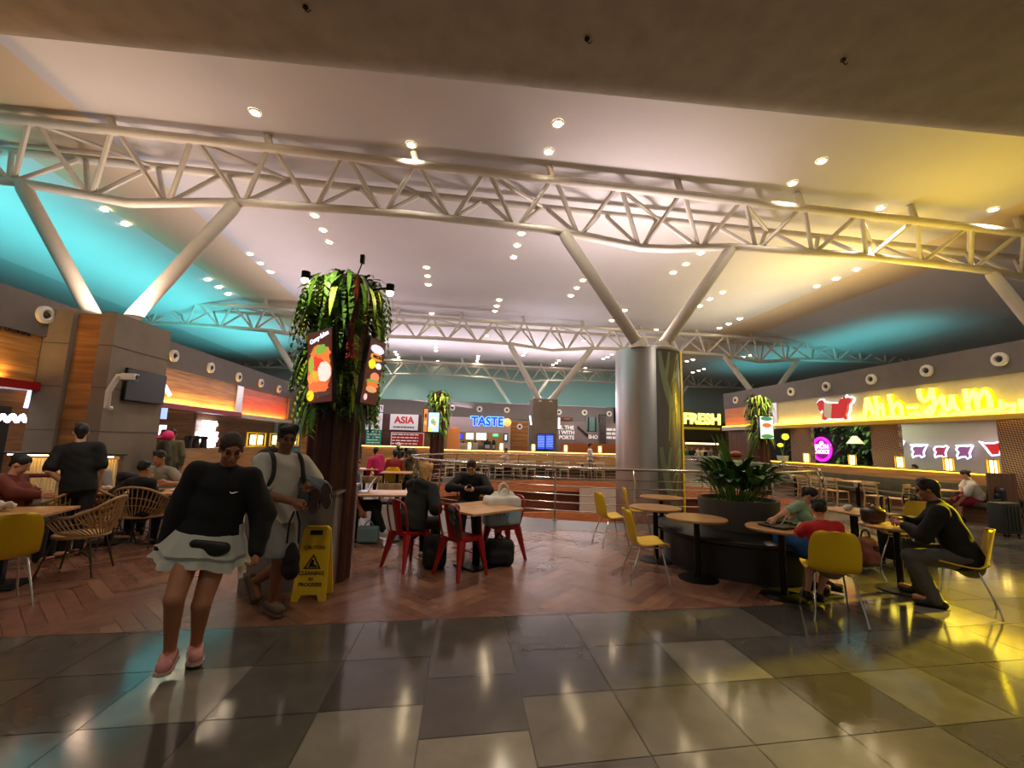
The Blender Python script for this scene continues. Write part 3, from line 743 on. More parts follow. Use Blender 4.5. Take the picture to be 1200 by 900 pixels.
# sign continues past the frame with one more word
b=MB();stroke(b,[q6(1192,168),q6(1193,200),q6(1194,228)],.05,fn,(-.05,0,0));b.build('letters',_M['ahh_yellow'],t)
b=MB();b.box((XR-.1,11.,2.66),(.05,16.5,.05));b.box((XR-.1,19.2,2.7),(.05,3.0,.03));b=b.build('trim_24',LED_Y,smooth=0);struct(b)
# glowing cow
def poly_plane(name,pts,fn,m,parent,off,th=.03):
    P=[fn(*p)+Vector(off) for p in pts];N=len(P);d=Vector((th,0,0));b=MB()
    b.add(P+[p+d for p in P],[tuple(range(N)),tuple(range(N,2*N))[::-1]]+[(i,(i+1)%N,N+(i+1)%N,N+i) for i in range(N)])
    o=b.build(name,m,parent,smooth=0);return o
cow=[(238,292),(250,278),(264,276),(274,288),(300,291),(338,292),(348,272),(360,268),(366,258),(374,268),(388,264),(400,272),(394,288),(382,298),(380,325),(372,345),(381,364),(372,370),(362,356),(352,362),(300,362),(290,360),(276,371),(264,368),(264,350),(270,332),(262,318),(256,332),(248,322),(246,306)]
def q4(X,Y): return (900+X/4,400+Y/4)
cx_=sum(p[0] for p in cow)/len(cow);cy_=sum(p[1] for p in cow)/len(cow)
t=thing('cow_sign','red and white cow figure with white glowing edge left of the yellow script','sign')
fn=lambda x,y: px(x,y,XR)
poly_plane('figure',[q4(*p) for p in cow],fn,mat('cow_red',(190,34,34),.5,emit=.55),t,(-.09,0,0))
mid=[(276,289),(300,291),(312,292),(306,362),(290,360),(274,350)]
poly_plane('pale_belt',[q4(*p) for p in mid],fn,mat('cow_belt',(214,196,170),.5,emit=.2),t,(-.11,0,0))
b=MB();P=[px(*q4(cx_+(x-cx_)*1.08,cy_+(y-cy_)*1.1),XR-.0) for x,y in cow];b.tube(P,.03,6,closed=True);b.build('glow_edge',emat('cow_halo',(214,236,255),1.6),t)
# cows on the inner wall
base=[(680,505),(688,492),(706,490),(728,492),(742,486),(752,492),(744,506),(738,522),(742,538),(728,545),(720,536),(700,538),(688,545),(684,530),(690,518)]
wallc=lambda x,y: px(x,y,XR+2.97)
for k,(dx,dy,s_,bar) in enumerate(((0,0,1,True),(104,2,.95,False),(214,3,1.1,True))):
    t=thing('cow_sign','small neon cow on the pale inner wall, %s'%('left one with a bar above its back','middle one without a bar above it','right one with a bar above its back')[k],'sign',(0,0,0),0)
    P=[q4(715+dx+(x-715)*s_,515+dy+(y-515)*s_) for x,y in base]
    poly_plane('figure',P,wallc,mat('cow_purple_%d'%(k%2),((150,90,140),(170,60,90))[k%2],.5,emit=.35),t,(-.06,0,0))
    b=MB();b.tube([wallc(*p)+Vector((-.07,0,0)) for p in P],.028,6,closed=True)
    if bar: b.tube([wallc(*q4(676+dx,487+dy))+Vector((-.07,0,0)),wallc(*q4(756+dx,486+dy))+Vector((-.07,0,0))],.03,6)
    b.build('neon_edge',emat('cow_neon',(225,232,255),1.8),t)
t=thing('cow_sign','red neon cow half hidden by the rightmost patterned pillar','sign')
P=[q4(*p) for p in ((1000,468),(1030,478),(1068,478),(1100,470),(1104,500),(1096,532),(1060,536),(1046,522),(1030,500))]
poly_plane('figure',P,wallc,_M['cow_red'],t,(-.06,0,0));b=MB();b.tube([wallc(*p)+Vector((-.07,0,0)) for p in P],.028,6,closed=True);b.build('neon_edge',_M['cow_neon'],t)
t=thing('cow_sign','neon tail of a cow at the left end of the pale inner wall','sign')
P=[q4(*p) for p in ((606,470),(630,462),(648,470),(640,486),(624,492),(620,515),(608,520))]
poly_plane('figure',P,wallc,_M['cow_purple_0'],t,(-.06,0,0));b=MB();b.tube([wallc(*p)+Vector((-.07,0,0)) for p in P],.028,6,closed=True);b.build('neon_edge',_M['cow_neon'],t)
# pink round neon
gx=XR+2.95
c=px(964,526.5,gx);r=abs(px(975,526.5,gx)[1]-px(953,526.5,gx)[1])/2
t=thing('neon_sign','round magenta neon sign on the dark leafy wall','sign',c)
PK=emat('neon_pink',(255,40,225),1.8)
b=MB()
for rr,k in ((r,.035),(r*.88,.02)): b.tube([(-.06,rr*math.cos(a),rr*math.sin(a)) for a in [2*PI*i/32 for i in range(32)]],k,6,closed=True)
b.build('ring',PK,t)
b=MB();b.tube([(0,0,0),(.03,0,0)],r*1.04,28);b.build('disc',mat('neon_disc',(120,20,110),.5,emit=.5),t)
text('lettering','HEALTHY\nCHOICE',.24,emat('neon_pink_text',(255,170,245),3.),t,(-.06,0,0),rot=(PI/2,0,-PI/2),bold=.012)
b=MB();b.sphere((-.04,0,r*.55),.08);b.box((-.04,0,r*.5),(.04,.2,.05));b.build('emblem',_M['neon_pink_text'],t)
# ================================================================ left shops: writing and screens
fl=lambda x,y: px(x,y,XL-.02)
c=fl(8,384);t=thing('shop_lettering','dark RESTORAN lettering at top of the leftmost wooden board','lettering',c)
text('letters','RESTORAN',.17,BLACK,t,(0,0,0),rot=(PI/2,0,PI/2),bold=.004,ext=.02)
c=px(0,490,XL-1.2);t=thing('neon_sign','bright white neon script bar in the leftmost shop','sign',c)
b=MB();rr=random.Random(4);pts=[]
for k in range(60): pts.append((.02*rr.random(),-1.6+k*.06,.07*math.sin(k*1.9)+.03*rr.random()))
b.tube(bez(pts,3),.035,6);b.build('script',NEON_W,t);b=MB();b.box((-.06,0,0),(.04,3.6,.05));b.build('rail',WHITEP,t)
for k,(ya,yb_,cc) in enumerate(((455,478,(190,196,255)),(495,518,(170,230,225)))):
    A=px(36,ya,XL-.5);B=px(30,yb_,XL-.5);t=thing('light_strip','vertical %s light strip at the edge of the leftmost shop'%('violet white','mint'),'light') if False else thing('light_strip','%s light strip beside the concrete pillar, leftmost shop'%('upper violet white','lower mint green')[k],'light')
    b=MB();b.tube([A,B],.035,6);b.build('tube',emat('strip_l%d'%k,cc,2.5),t)
c=px(243,509,XL-3.9);t=thing('neon_sign','clustered white neon lettering on the wooden wall of the left shop','sign',c)
for k,(zz,ww,n_) in enumerate(((.52,1.25,9),(.26,.9,6),(.02,1.5,11),(-.24,1.6,12),(-.5,1.2,8),(-.72,.5,4))):
    b=MB();pts=[(.06,-ww/2+ww*i/(n_*4),zz+.09*math.sin(i*1.57+k)) for i in range(n_*4+1)]
    b.tube(bez(pts,3),.04,6);b.build('script',NEON_W,t)
for k,(x0,y0,x1,y1,cc,lab) in enumerate(((188.5,478,195,491,(150,170,235),'small blue and white screen beside the concrete pillar, upper'),(186,498,194,510,(235,232,240),'small white screen beside the concrete pillar, lower'))):
    t=thing('menu_screen',lab,'screen');ybox('frame',x0-.4,y0-.4,x1+.4,y1+.4,11.6,SCRB,t);ybox('display',x0,y0,x1,y1,11.57,emat('scr_left%d'%k,cc,1.6),t,.03)
t=thing('light_strip','white tube lamp standing beside the television pillar','light');b=MB();b.tube([px(193,452,XL+.1),px(199,463,XL+.1)],.05);b.build('tube',emat('tube_w2',(240,240,255),2.),t)
# counter of the left shop with machines
wallbox('wall_left_counter',(XL-1.2,11.3,0),(XL-.6,21,1.12),OAKPY)
for k,(x,y) in enumerate(((300,520),(325,521),(341,522))):
    A=px(x,y,XL-.9);t=thing('heated_cabinet','yellow-framed lit food cabinet on the left counter, %s'%('left one','middle one','right one')[k],'cabinet',(A[0],A[1],1.12))
    b=MB();w_=.42
    for sx in (-1,1):
        for sy in (-1,1): b.box((sx*.2,sy*w_,.3),(.05,.05,.6))
    for z in (.02,.6): 
        for sy in (-1,1): b.box((0,sy*w_,z),(.45,.05,.05))
        for sx in (-1,1): b.box((sx*.2,0,z),(.05,2*w_,.05))
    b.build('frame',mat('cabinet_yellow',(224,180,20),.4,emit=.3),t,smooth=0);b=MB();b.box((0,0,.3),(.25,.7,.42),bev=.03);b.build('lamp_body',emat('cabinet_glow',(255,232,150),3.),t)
for k,(x,lab) in enumerate(((220,'black coffee grinder at left of the counter'),(229,'black kettle on the counter'),(238,'dark blender at right of the kettle'))):
    A=px(x,524,XL-.9);t=thing('counter_machine',lab,'kitchen machine',(A[0],A[1],1.12));b=MB();b.cyl((0,0,0),.12,.3,14,.09);b.build('body',BLACK,t);b=MB();b.cyl((0,0,.3),.14,.12,14,.1);b.build('hopper',BLACKM,t)
t=thing('wall_television','black television on the side of the concrete pillar','television',(xf+.06,10.28,2.58))
b=MB();b.box((0,0,0),(.06,1.2,.68),bev=.012);b.build('housing',SCRB,t);b=MB();b.box((.031,0,0),(.004,1.15,.63));b.build('glass',mat('tv_glass',(10,10,12),.4),t);b=MB();b.box((-.045,0,0),(.05,.4,.3));b.build('wall_bracket',BLACKM,t)
A=py(131,441,9.2);t=thing('security_camera','white camera on a bent arm fixed to the concrete pillar','camera',A)
b=MB();b.tube([(-.02,.12,-.62),(-.02,.02,-.6),(.0,-.02,-.3),(.12,0,.02),(.26,.0,.02)],.05,10);b.build('arm',WHITEP,t);b=MB();b.box((.34,-.02,.0),(.26,.14,.13),bev=.02);b.build('housing',WHITEP,t);b=MB();b.tube([(.46,-.02,0),(.49,-.02,0)],.045,12);b.build('lens',BLACK,t)
# ================================================================ ceiling downlights
PX=[p[0] for p in prof];PZ=[p[1] for p in prof]
GLOW=emat('downlight_glow',(255,226,178),38.)
def clz(x): return float(np.interp(x,PX,PZ))
DL=[]
def dl(label,x,y):
    P=pz(x,y,8.5)
    for _ in range(4): P=pz(x,y,clz(P[0]))
    d=P[1];r=.085 if d<12 else (.1 if d<18 else .115)
    t=thing('ceiling_downlight',label,'downlight',(P[0],P[1],P[2]-.005),0,'downlights in the hall ceiling')
    b=MB();b.lathe([(r*1.0,-.02),(r*1.35,-.03),(r*1.45,.0)],n=16);b.build('trim_ring',WHITEP,t)
    b=MB();b.sphere((0,0,-.01),r,12,8,(1,1,.5));b.build('bulb',GLOW,t);DL.append(P)
G=[('trio over the left teal slope, nearest the first truss',[(93,226),(122,245),(146,262)]),('trio right of the strut, above the plant column',[(369,252),(379,269),(386,283)]),('trio in the blue-grey ceiling left of the plant column',[(293,297),(305,308),(317,318)]),('trio above the second truss, at the far left',[(243,327),(256,336),(267,344)]),
('trio below the middle of the first truss',[(611,273),(606,287),(602,301)]),('trio right of the plant column top',[(500,313),(501,323),(502,333)]),('trio above the second truss in mid ceiling',[(585,351),(582,358),(580,364)]),('trio left of the long strut of the steel column',[(683,328),(676,337),(669,346)]),
('trio in the olive ceiling, nearest the right strut',[(821,296),(804,309),(789,319)]),('trio beside the pink ceiling strip',[(1004,315),(980,326),(957,335)]),('trio in the olive ceiling right of the strut',[(847,342),(832,350),(820,358)]),('trio above the second truss near the pink strip',[(867,373),(854,379),(843,384)]),
('tiny trio below the second truss, right of the plant column',[(511,403),(511,407),(511,410.5)]),('tiny trio next to the plant column below the second truss',[(463,412),(465,415),(467,418)]),('tiny trio in the middle between second and third truss',[(560.5,417),(560,420),(559,423)]),('tiny trio right of the middle strut',[(617,410),(615,413),(613,416)]),('tiny trio right of the V of struts',[(655,422),(652,425),(648,427)]),('tiny trio left of the steel column',[(717,415),(712,418),(707,420)]),('tiny trio right of the steel column, lower',[(825,432),(819,434),(812,436)])]
for where,ps in G:
    for k,p in enumerate(ps): dl('%s downlight of the %s'%(('top','middle','bottom')[k],where),*p)
for lab,p in (('lone downlight above the left part of the first truss',(299,131)),('lone downlight just above the first truss, left of centre',(482,169)),('upper downlight of the pair near the soffit edge',(654,144)),('lower downlight of the pair near the soffit edge',(643,177)),('upper downlight of the pair in the yellow ceiling',(963,188)),('lower downlight of the pair in the yellow ceiling',(929,214)),
    ('lone downlight above the truss in the yellow ceiling',(1032,243)),('lone downlight at the far right near the frame edge',(1164,245)),('lone downlight above the second truss beside the plant column',(506,367)),('upper of two downlights behind the long strut',(732,363)),('lower of two downlights behind the long strut',(717,375)),('lone downlight behind the V of the steel column',(769,386)),
    ('lone downlight seen through the second truss, upper',(570,393)),('lone downlight seen through the second truss, lower',(567,401)),('lone downlight at right strut of the central V',(684,399)),('lone downlight above the third truss, right of centre',(686,431)),('lone downlight above the third truss, left of centre',(513,423)),('left of two downlights right of the steel column, upper',(805,423)),('right of two downlights right of the steel column, upper',(812,421)),('left of two downlights behind the second truss at right',(871,418)),('right of two downlights behind the second truss at right',(880,416))): dl(lab,*p)

# leaves on the dark wall behind the neon and a cream pendant in front of them
def leafwall():
    r_=random.Random(9);b=MB();y0=px(1008,520,XR+2.9)[1];y1=px(954,520,XR+2.9)[1]
    for i in range(420):
        y=r_.uniform(y0-.8,y1+1.5);z=r_.uniform(.9,2.9);c0=px(964,526.5,XR+2.95)
        if math.hypot(y-c0[1],z-c0[2])<.85: continue
        b.m(r_.choice([0,0,1]));leaf(b,(XR+2.97,y,z),(-1,r_.uniform(-1,1),r_.uniform(-.6,.8)),r_.uniform(.2,.5),r_.uniform(.08,.16),.9,3)
    o=b.build('wall_foliage',[G1,G2],None,smooth=0);tag(o,'dark green leaves covering the wall behind the magenta neon','wall plants',kind='stuff')
LEAFWALL=leafwall
c=px(1002,517,XR+2.2);t=thing('pendant_lamp','cream cone pendant lamp in front of the leafy wall','lamp',c)
b=MB();b.lathe([(.08,.2),(.3,-.1),(.28,-.1),(.06,.19)],n=20);b.build('shade',mat('cream_shade',(226,212,180),.6,emit=.25),t);b=MB();b.tube([(0,0,.2),(0,0,3.38-c[2])],.012,6);b.build('cord',BLACK,t)
# ================================================================ furniture prototypes (local +Y = the way a sitter faces)
def face(dx,dy): return math.atan2(-dx,dy)
YEL=mat('yellow_shell',(226,186,16),.42,var=.03);REDM=mat('red_metal',(150,18,16),.32,var=.08,scale=5)
RAT=mat('rattan',(172,134,88),.55,var=.2,scale=14);RATL=mat('rattan_seat',(218,184,124),.55,var=.15,scale=14);BRN=mat('brown_leg',(58,38,26),.5)
PALEW=woodmat('pale_wood',(168,132,84),(206,170,118),axis=2);TBW=woodmat('table_wood',(178,126,76),(212,162,106),axis=0,rough=.35)
TBR=woodmat('round_table_wood',(160,114,68),(196,148,92),axis=0,rough=.35)
def shell_chair(name):
    t=thing(name,'x','chair')
    prof_=[(.235,.43),(.2,.447),(.1,.44),(-.05,.425),(-.14,.43),(-.19,.47),(-.215,.55),(-.235,.65),(-.255,.75),(-.272,.82),(-.28,.845)]
    ws=[.17,.2,.225,.23,.225,.22,.22,.22,.205,.17,.11]
    def fn(u,v):
        s_=v*(len(prof_)-1);i=min(int(s_),len(prof_)-2);f_=s_-i
        y=prof_[i][0]*(1-f_)+prof_[i+1][0]*f_;z=prof_[i][1]*(1-f_)+prof_[i+1][1]*f_;w_=ws[i]*(1-f_)+ws[i+1]*f_
        c=2*u-1;up=.035*c*c*(1-v)*1.2;fw=.06*c*c*v
        return (c*w_,y+fw,z+up*min(1,v*7))
    b=MB();b.grid(fn,12,22);b.build('shell',YEL,t,solid=.012,smooth=60)
    for sx in (-1,1):
        for yy,yf_ in ((.13,.22),(-.1,-.24)):
            b=MB();b.tube([(sx*.13,yy,.425),(sx*.16,yy*1.1,.41),(sx*.2,yf_*.92,.1),(sx*.215,yf_,0)],.009,8);b.build('leg',CHROME,t)
        b=MB();b.tube([(sx*.13,.13,.415),(sx*.13,-.1,.415)],.008,6);b.build('seat_rail',CHROME,t)
    return Proto(t)
def tolix(name):
    t=thing(name,'x','chair')
    b=MB();b.box((0,.0,.445),(.36,.36,.022),bev=.008);b.box((0,0,.425),(.345,.345,.03),taper=1.02);b.build('seat',REDM,t)
    for sx in (-1,1):
        for sy in (-1,1):
            b=MB();a=Vector((sx*.15,sy*.15,.43));e=Vector((sx*.225,sy*(.22 if sy>0 else .25),0))
            # tapering folded sheet leg
            b.tube([a,a+(e-a)*.3,a+(e-a)*.7,e],[.055,.042,.028,.02],6);b.build('leg',REDM,t)
    b=MB();pts=[(-.17,-.165,.44),(-.19,-.2,.6),(-.185,-.235,.76),(-.13,-.25,.83),(0,-.26,.852),(.13,-.25,.83),(.185,-.235,.76),(.19,-.2,.6),(.17,-.165,.44)]
    b.tube(bez(pts,5),.0125,8);b.build('back_frame',REDM,t)
    b=MB();b.grid(lambda u,v:((u-.5)*(.13+.03*v),-.168-.085*v-.012*math.cos((u-.5)*3),.44+.4*v),6,8);b.build('back_slat',REDM,t,solid=.004)
    for s_ in (-1,1):
        b=MB();b.tube([(s_*.19,.0,.28),(0,0,.3),(-s_*0,0,.3)],.008,6);b.build('brace',REDM,t)
    return Proto(t)
def rattan(name):
    t=thing(name,'x','armchair')
    b=MB();rim=[(-.27,.2,.6),(-.3,.1,.645),(-.32,-.05,.67),(-.29,-.2,.74),(-.18,-.3,.82),(0,-.335,.85),(.18,-.3,.82),(.29,-.2,.74),(.32,-.05,.67),(.3,.1,.645),(.27,.2,.6)]
    R_=bez(rim,6);b.tube(R_,.017,8);b.build('rim',RAT,t)
    b=MB();sr=[(.25*math.cos(a)*1.0,.235*math.sin(a)-.01,.43) for a in [2*PI*i/32 for i in range(32)]];b.tube(sr,.018,8,closed=True);b.build('seat_ring',RAT,t)
    b=MB()
    for i in range(-11,12):
        x=i*.021;h=.225*math.sqrt(max(0,1-(x/.245)**2));b.tube([(x,-h-.01,.436),(x,h-.01,.436)],.0095,6,cap=False)
    b.build('seat',RATL,t)
    n=len(R_)
    for k in range(0,n,2):
        u=k/(n-1);a=PI*(1.12+ (0.76+1)*0) ;ang=PI+ .32*PI*0
        th=(-PI*.06)+ (u)*(-PI*.88)-PI*0
        th=PI*1.06+u*PI*.88
        p=Vector((.25*math.cos(th),.235*math.sin(th)-.01,.43))
        if k%4==0 or True:
            b=MB();b.tube([p,(p+R_[k])/2+Vector(((R_[k]-p).x*.15,(R_[k]-p).y*.15,-.02)),R_[k]],.0075,6,cap=False);b.build('cane',RAT,t)
    for zz,f_ in ((.55,.4),(.63,.65)):
        pts=[]
        for k in range(n):
            th=PI*1.06+(k/(n-1))*PI*.88;p=Vector((.25*math.cos(th),.235*math.sin(th)-.01,.43));pts.append(p+(R_[k]-p)*f_)
        b=MB();b.tube(pts,.006,6);b.build('cane_band',RAT,t)
    for sx in (-1,1):
        for sy in (-1,1):
            b=MB();b.tube([(sx*.17,sy*.15,.43),(sx*.24,sy*.25,.0)],.011,8);b.build('leg',BRN,t)
    b=MB();b.tube([(-.21,.2,.2),(0,0,.25),(.21,-.2,.2)],.006,6);b.tube([(.21,.2,.2),(0,0,.25),(-.21,-.2,.2)],.006,6);b.build('stretcher',BRN,t)
    return Proto(t)
def cafe_chair(name,m):
    t=thing(name,'x','chair')
    b=MB();b.box((0,0,.44),(.4,.4,.035),bev=.012);b.build('seat',m,t)
    for sx in (-1,1):
        b=MB();b.tube([(sx*.18,.18,.43),(sx*.19,.2,0)],[.02,.015],8);b.build('leg',m,t)
        b=MB();b.tube([(sx*.18,-.25,0),(sx*.18,-.19,.44),(sx*.18,-.25,.82)],[.016,.02,.018],8);b.build('leg',m,t)
    b=MB();b.box((0,-.245,.78),(.4,.03,.11),rot=(-.15,0,0),bev=.01);b.build('top_rail',m,t)
    for z in (.56,.66):
        b=MB();b.box((0,-.205-.15*(z-.44),z),(.36,.018,.03));b.build('back_slat',m,t)
    for sx in (-1,1):
        b=MB();b.box((sx*.185,0,.22),(.018,.4,.022));b.build('stretcher',m,t)
    return Proto(t)
def panel_chair(name):
    t=thing(name,'x','chair')
    b=MB();b.box((0,0,.46),(.38,.38,.06),bev=.02);b.build('seat_cushion',mat('dark_cushion',(40,34,30),.7),t)
    for sx in (-1,1):
        for sy in (-1,1):
            b=MB();b.tube([(sx*.16,sy*.16,.45),(sx*.19,sy*.19,0)],.012,8);b.build('leg',BLACKM,t)
        b=MB();b.tube([(sx*.16,-.16,.45),(sx*.17,-.21,.74)],.01,8);b.build('back_post',BLACKM,t)
    b=MB();b.box((0,-.215,.74),(.42,.02,.15),rot=(-.12,0,0),bev=.006);b.build('backrest',PALEW,t)
    return Proto(t)
def round_table(name,r,m,h=.74):
    t=thing(name,'x','table')
    b=MB();b.lathe([(0,h-.028),(r-.006,h-.028),(r,h-.02),(r,h-.006),(r-.006,h),(0,h)],n=48);b.build('tabletop',m,t)
    b=MB();b.cyl((0,0,.02),.036,h-.05,16);b.build('pedestal',BLACKM,t)
    b=MB();b.lathe([(0,0),(.235,0),(.235,.012),(.2,.022),(.04,.03),(0,.03)],n=36);b.build('base',BLACKM,t)
    return Proto(t)
def square_table(name,w_,d_,m,h=.74):
    t=thing(name,'x','table')
    b=MB();b.box((0,0,h-.014),(w_,d_,.028),bev=.004);b.build('tabletop',m,t)
    n=1 if w_<.95 else 2
    for k in range(n):
        x=0 if n==1 else (k-.5)*w_*.6
        b=MB();b.box((x,0,(h-.03)/2+.01),(.07,.07,h-.05));b.build('pedestal',BLACKM,t)
        b=MB();b.box((x,0,.012),(.42,.42,.022),bev=.006);b.build('base',BLACKM,t)
    return Proto(t)
shell=shell_chair('shell_chair');red=tolix('metal_chair');rat=rattan('rattan_armchair');pale=cafe_chair('cafe_chair',PALEW);pan=panel_chair('panel_chair')
white_ch=cafe_chair('cafe_chair',mat('cream_chair_paint',(206,190,158),.5))
rt=round_table('round_table',.36,TBR)
def P2(v): return (v[0],v[1],0)
def put(pr,loc,f,label,group=None): return pr.put((loc[0],loc[1],loc[2] if len(loc)>2 else 0),face(*f),label,group)
# ---- round tables by the planter
GY='yellow shell chairs on chrome legs';GT='round wooden tables on black pedestals'
TA,TB_,TC,TD,TE,TG=[pz(x,y,.74) for x,y in ((775,582),(768,594),(816,606),(915,618),(1050,616),(880,587))]
rt.put(P2(TA),0,'round table farthest back beside the railing, behind two yellow chairs',GT)
rt.put(P2(TB_),0,'round table between the yellow chair and the end of the curved bench',GT)
rt.put(P2(TC),0,'round table directly in front of the black curved bench, nearest yellow chair',GT)
rt.put(P2(TD),0,'round table with a tray, beside the child in red',GT)
rt.put(P2(TE),0,'round table where the man in black rests his arms',GT)
rt.put(P2(TG),0,'round table half hidden behind the leafy planter',GT)
tw=square_table('cafe_table',.75,.75,TBR)
TF=pz(1000,598,.74);tw.put(P2(TF),.1,'small square table behind the child in red, with a crumpled napkin','wooden cafe tables at the right')
put(shell,pz(716,639),(1,.1),'yellow shell chair at left end of the railing tables, seen from its side',GY)
put(shell,pz(748,628),(1,-.35),'yellow shell chair against the railing, turned to the farther round table',GY)
put(shell,pz(757,681),(1,-.12),'yellow shell chair nearest the camera beside the curved bench',GY)
KC=Vector((3.68,4.16,0));put(shell,KC,(.42,.9),'yellow shell chair carrying the child in the red shirt',GY)
MC=Vector((5.37,4.31,0));put(shell,MC,(-.66,.75),'yellow shell chair carrying the man in black at the right edge',GY)
put(shell,pz(1088,655),(-.8,-1),'empty yellow shell chair behind the round table of the man in black',GY)
put(shell,pz(1052,662),(.9,-.6),'yellow shell chair half hidden behind the pink bag',GY)
put(shell,pz(930,570),(.2,-1),'yellow shell chair glimpsed behind the planter leaves',GY)
# ---- red chairs and square table
GR='red metal chairs around the square table'
RT=square_table('square_table',.86,.86,TBW,.75)
TBL=pz(560,594,.75);TROT=math.radians(38)
RT.put(P2(TBL),TROT,'square wooden table with black pedestal between the red metal chairs')
C1=pz(478,664);put(red,C1,(.9,.9),'red metal chair under the blond woman in a black hoodie',GR)
C2=pz(540,673);put(red,C2,(1,.9),'red metal chair with grey cloth over its back, nearest the camera',GR)
C3=pz(588,654);put(red,C3,(-.8,-.35),'red metal chair with the big white shopping bag on it',GR)
C4=pz(548,628);put(red,C4,(.05,-1),'red metal chair under the man looking at his phone',GR)
# ---- left: rattan
GA='rattan armchairs on thin brown legs'
put(rat,pz(88,672),(-1,-.25),'rattan armchair nearest the camera at the left, seat empty',GA)
put(rat,pz(52,650),(-1,-.1),'rattan armchair tucked behind the leftmost table',GA)
put(rat,pz(122,640),(.4,1),'rattan armchair before the table with the paper cup, left of two',GA)
put(rat,pz(163,640),(-.1,1),'rattan armchair before the table with the paper cup, right of two',GA)
put(rat,pz(108,628),(.9,-.2),'rattan armchair at the left end of the table with the paper cup',GA)
put(rat,pz(205,628),(-1,.2),'rattan armchair partly hidden behind the woman in black',GA)
lt=square_table('cafe_table',.8,.8,TBW);GL='wooden cafe tables at the left'
L1=pz(12,600,.74);lt.put(P2(L1),.25,'leftmost cafe table cut by the picture edge, with crumpled paper',GL)
lt2=square_table('cafe_table',1.25,.72,TBW);L2=pz(170,575,.74);lt2.put(P2(L2),.12,'long cafe table with paper cup and plates at the left',GL)
put(shell,pz(-12,712),(-.7,.5),'yellow shell chair cut by the left picture edge',GY)
LY1=pz(50,648);put(shell,(LY1[0],LY1[1]+.5),(.2,1),'yellow shell chair with a white bag, left of the man in black',GY)
LY2=pz(140,612);put(shell,LY2,(.1,1),'yellow shell chair with a black jacket hung over it',GY)
LY3=pz(207,600);put(shell,LY3,(-1,.1),'yellow shell chair right of the bearded man, left back area',GY)
put(shell,(LY3[0]+.5,LY3[1]+1.6),(-1,.1),'yellow shell chair standing before the left counter',GY)
# ---- middle left: laptop table with panel chairs
M1=pz(447,577,.74);mt=square_table('cafe_table',1.2,.75,TBW);mt.put(P2(M1),.1,'cafe table with an open laptop behind the steel-clad base')
GP='black-legged chairs with pale wooden backs'
put(pan,pz(455,618),(-.05,1),'dark-seated chair with pale wooden back in front of the laptop table',GP)
put(pan,pz(484,612),(-.3,1),'dark-seated chair with pale wooden back beside the blond woman',GP)
put(pan,pz(433,606),(.2,-1),'dark-seated chair on the far side of the laptop table',GP)
FCH=[];q=pz(460,583);put(shell,q,(0,1),'yellow shell chair under the person in dark red, middle distance',GY)
for x,y,f,lab in ((440,571,(1,.2),'yellow shell chair left of the person in magenta'),(452,562,(0,-1),'yellow shell chair at the far side of the magenta group'),(497,572,(-1,.3),'yellow shell chair at the left end of the railing')):
    put(shell,pz(x,y),f,lab,GY)
ft=square_table('cafe_table',.8,.8,TBW)
ft.put(P2(pz(428,549,.74)),0,'small far table left of the person in magenta');ft.put(P2(pz(466,553,.74)),0,'small far table before the person in dark red')
# ---- railing around the oval opening
t=thing('oval_railing','chrome railing with thin bars around the oval floor opening','railing',(VC[0],VC[1],0))
def ring(z,k,r,nm,n=8):
    b=MB();b.tube([((VR[0]+k)*math.cos(a),(VR[1]+k)*math.sin(a),z) for a in [2*PI*i/96 for i in range(96)]],r,n,closed=True);b.build(nm,CHROME,t)
ring(1.1,.02,.032,'handrail',10)
for z in (.2,.37,.54,.71,.88): ring(z,.09,.011,'bar',6)
for i in range(24):
    a=2*PI*(i+.35)/24;c_,s_=math.cos(a),math.sin(a)
    b=MB();b.tube([((VR[0]+.12)*c_,(VR[1]+.12)*s_,0),((VR[0]+.1)*c_,(VR[1]+.1)*s_,.9),((VR[0]+.02)*c_,(VR[1]+.02)*s_,1.09)],.02,8)
    b.lathe([(0,0),(.055,0),(.055,.02),(.022,.03)],((VR[0]+.12)*c_,(VR[1]+.12)*s_,0),12);b.build('post',CHROME,t)
# ---- partition benches with lamps
def cage_lamp(label,loc,s_=1.,group='glowing cage lamps on the bench backs'):
    t=thing('cage_lamp',label,'lamp',loc,0,group)
    b=MB();b.cyl((0,0,.012),.055*s_,.24*s_,16);b.build('glow_cylinder',emat('lamp_glow',(255,226,130),6.),t)
    b=MB();r=.085*s_
    for k in range(8):
        a=2*PI*k/8;b.box((r*math.cos(a),r*math.sin(a),.14*s_),(.012*s_,.012*s_,.27*s_))
    for z in (0.008,.275*s_): b.lathe([(r-.01,z-.008),(r+.01,z-.008),(r+.01,z+.008),(r-.01,z+.008),(r-.01,z-.008)],n=16)
    b.build('cage',mat('lamp_cage',(214,172,44),.4,metal=.4),t)
FABR=mat('bench_cushion',(88,84,62),.8,var=.15)
ya=px(1183,558,13.1)[1];yb=px(906,540,13.1)[1]
t=thing('partition_bench','long wood-backed bench with lamps along the right shops','bench',(XR,(ya+yb)/2,0));ln=yb-ya
for nm,c_,d_,m in (('back_panel',(.0,0,.6),(.12,ln,1.1),OAKPY),('top_board',(-.01,0,1.165),(.2,ln+.04,.03),OAKPY),('light_line',(-.1,0,1.14),(.02,ln,.02),LED_Y),('seat_cushion',(-.36,0,.43),(.6,ln,.1),FABR),('back_cushion',(-.1,0,.68),(.09,ln,.38),FABR),('plinth',(-.3,0,.19),(.5,ln,.38),DARKWALL)):
    b=MB();b.box(c_,d_,bev=.015 if 'cushion' in nm else 0);b.build(nm,m,t)
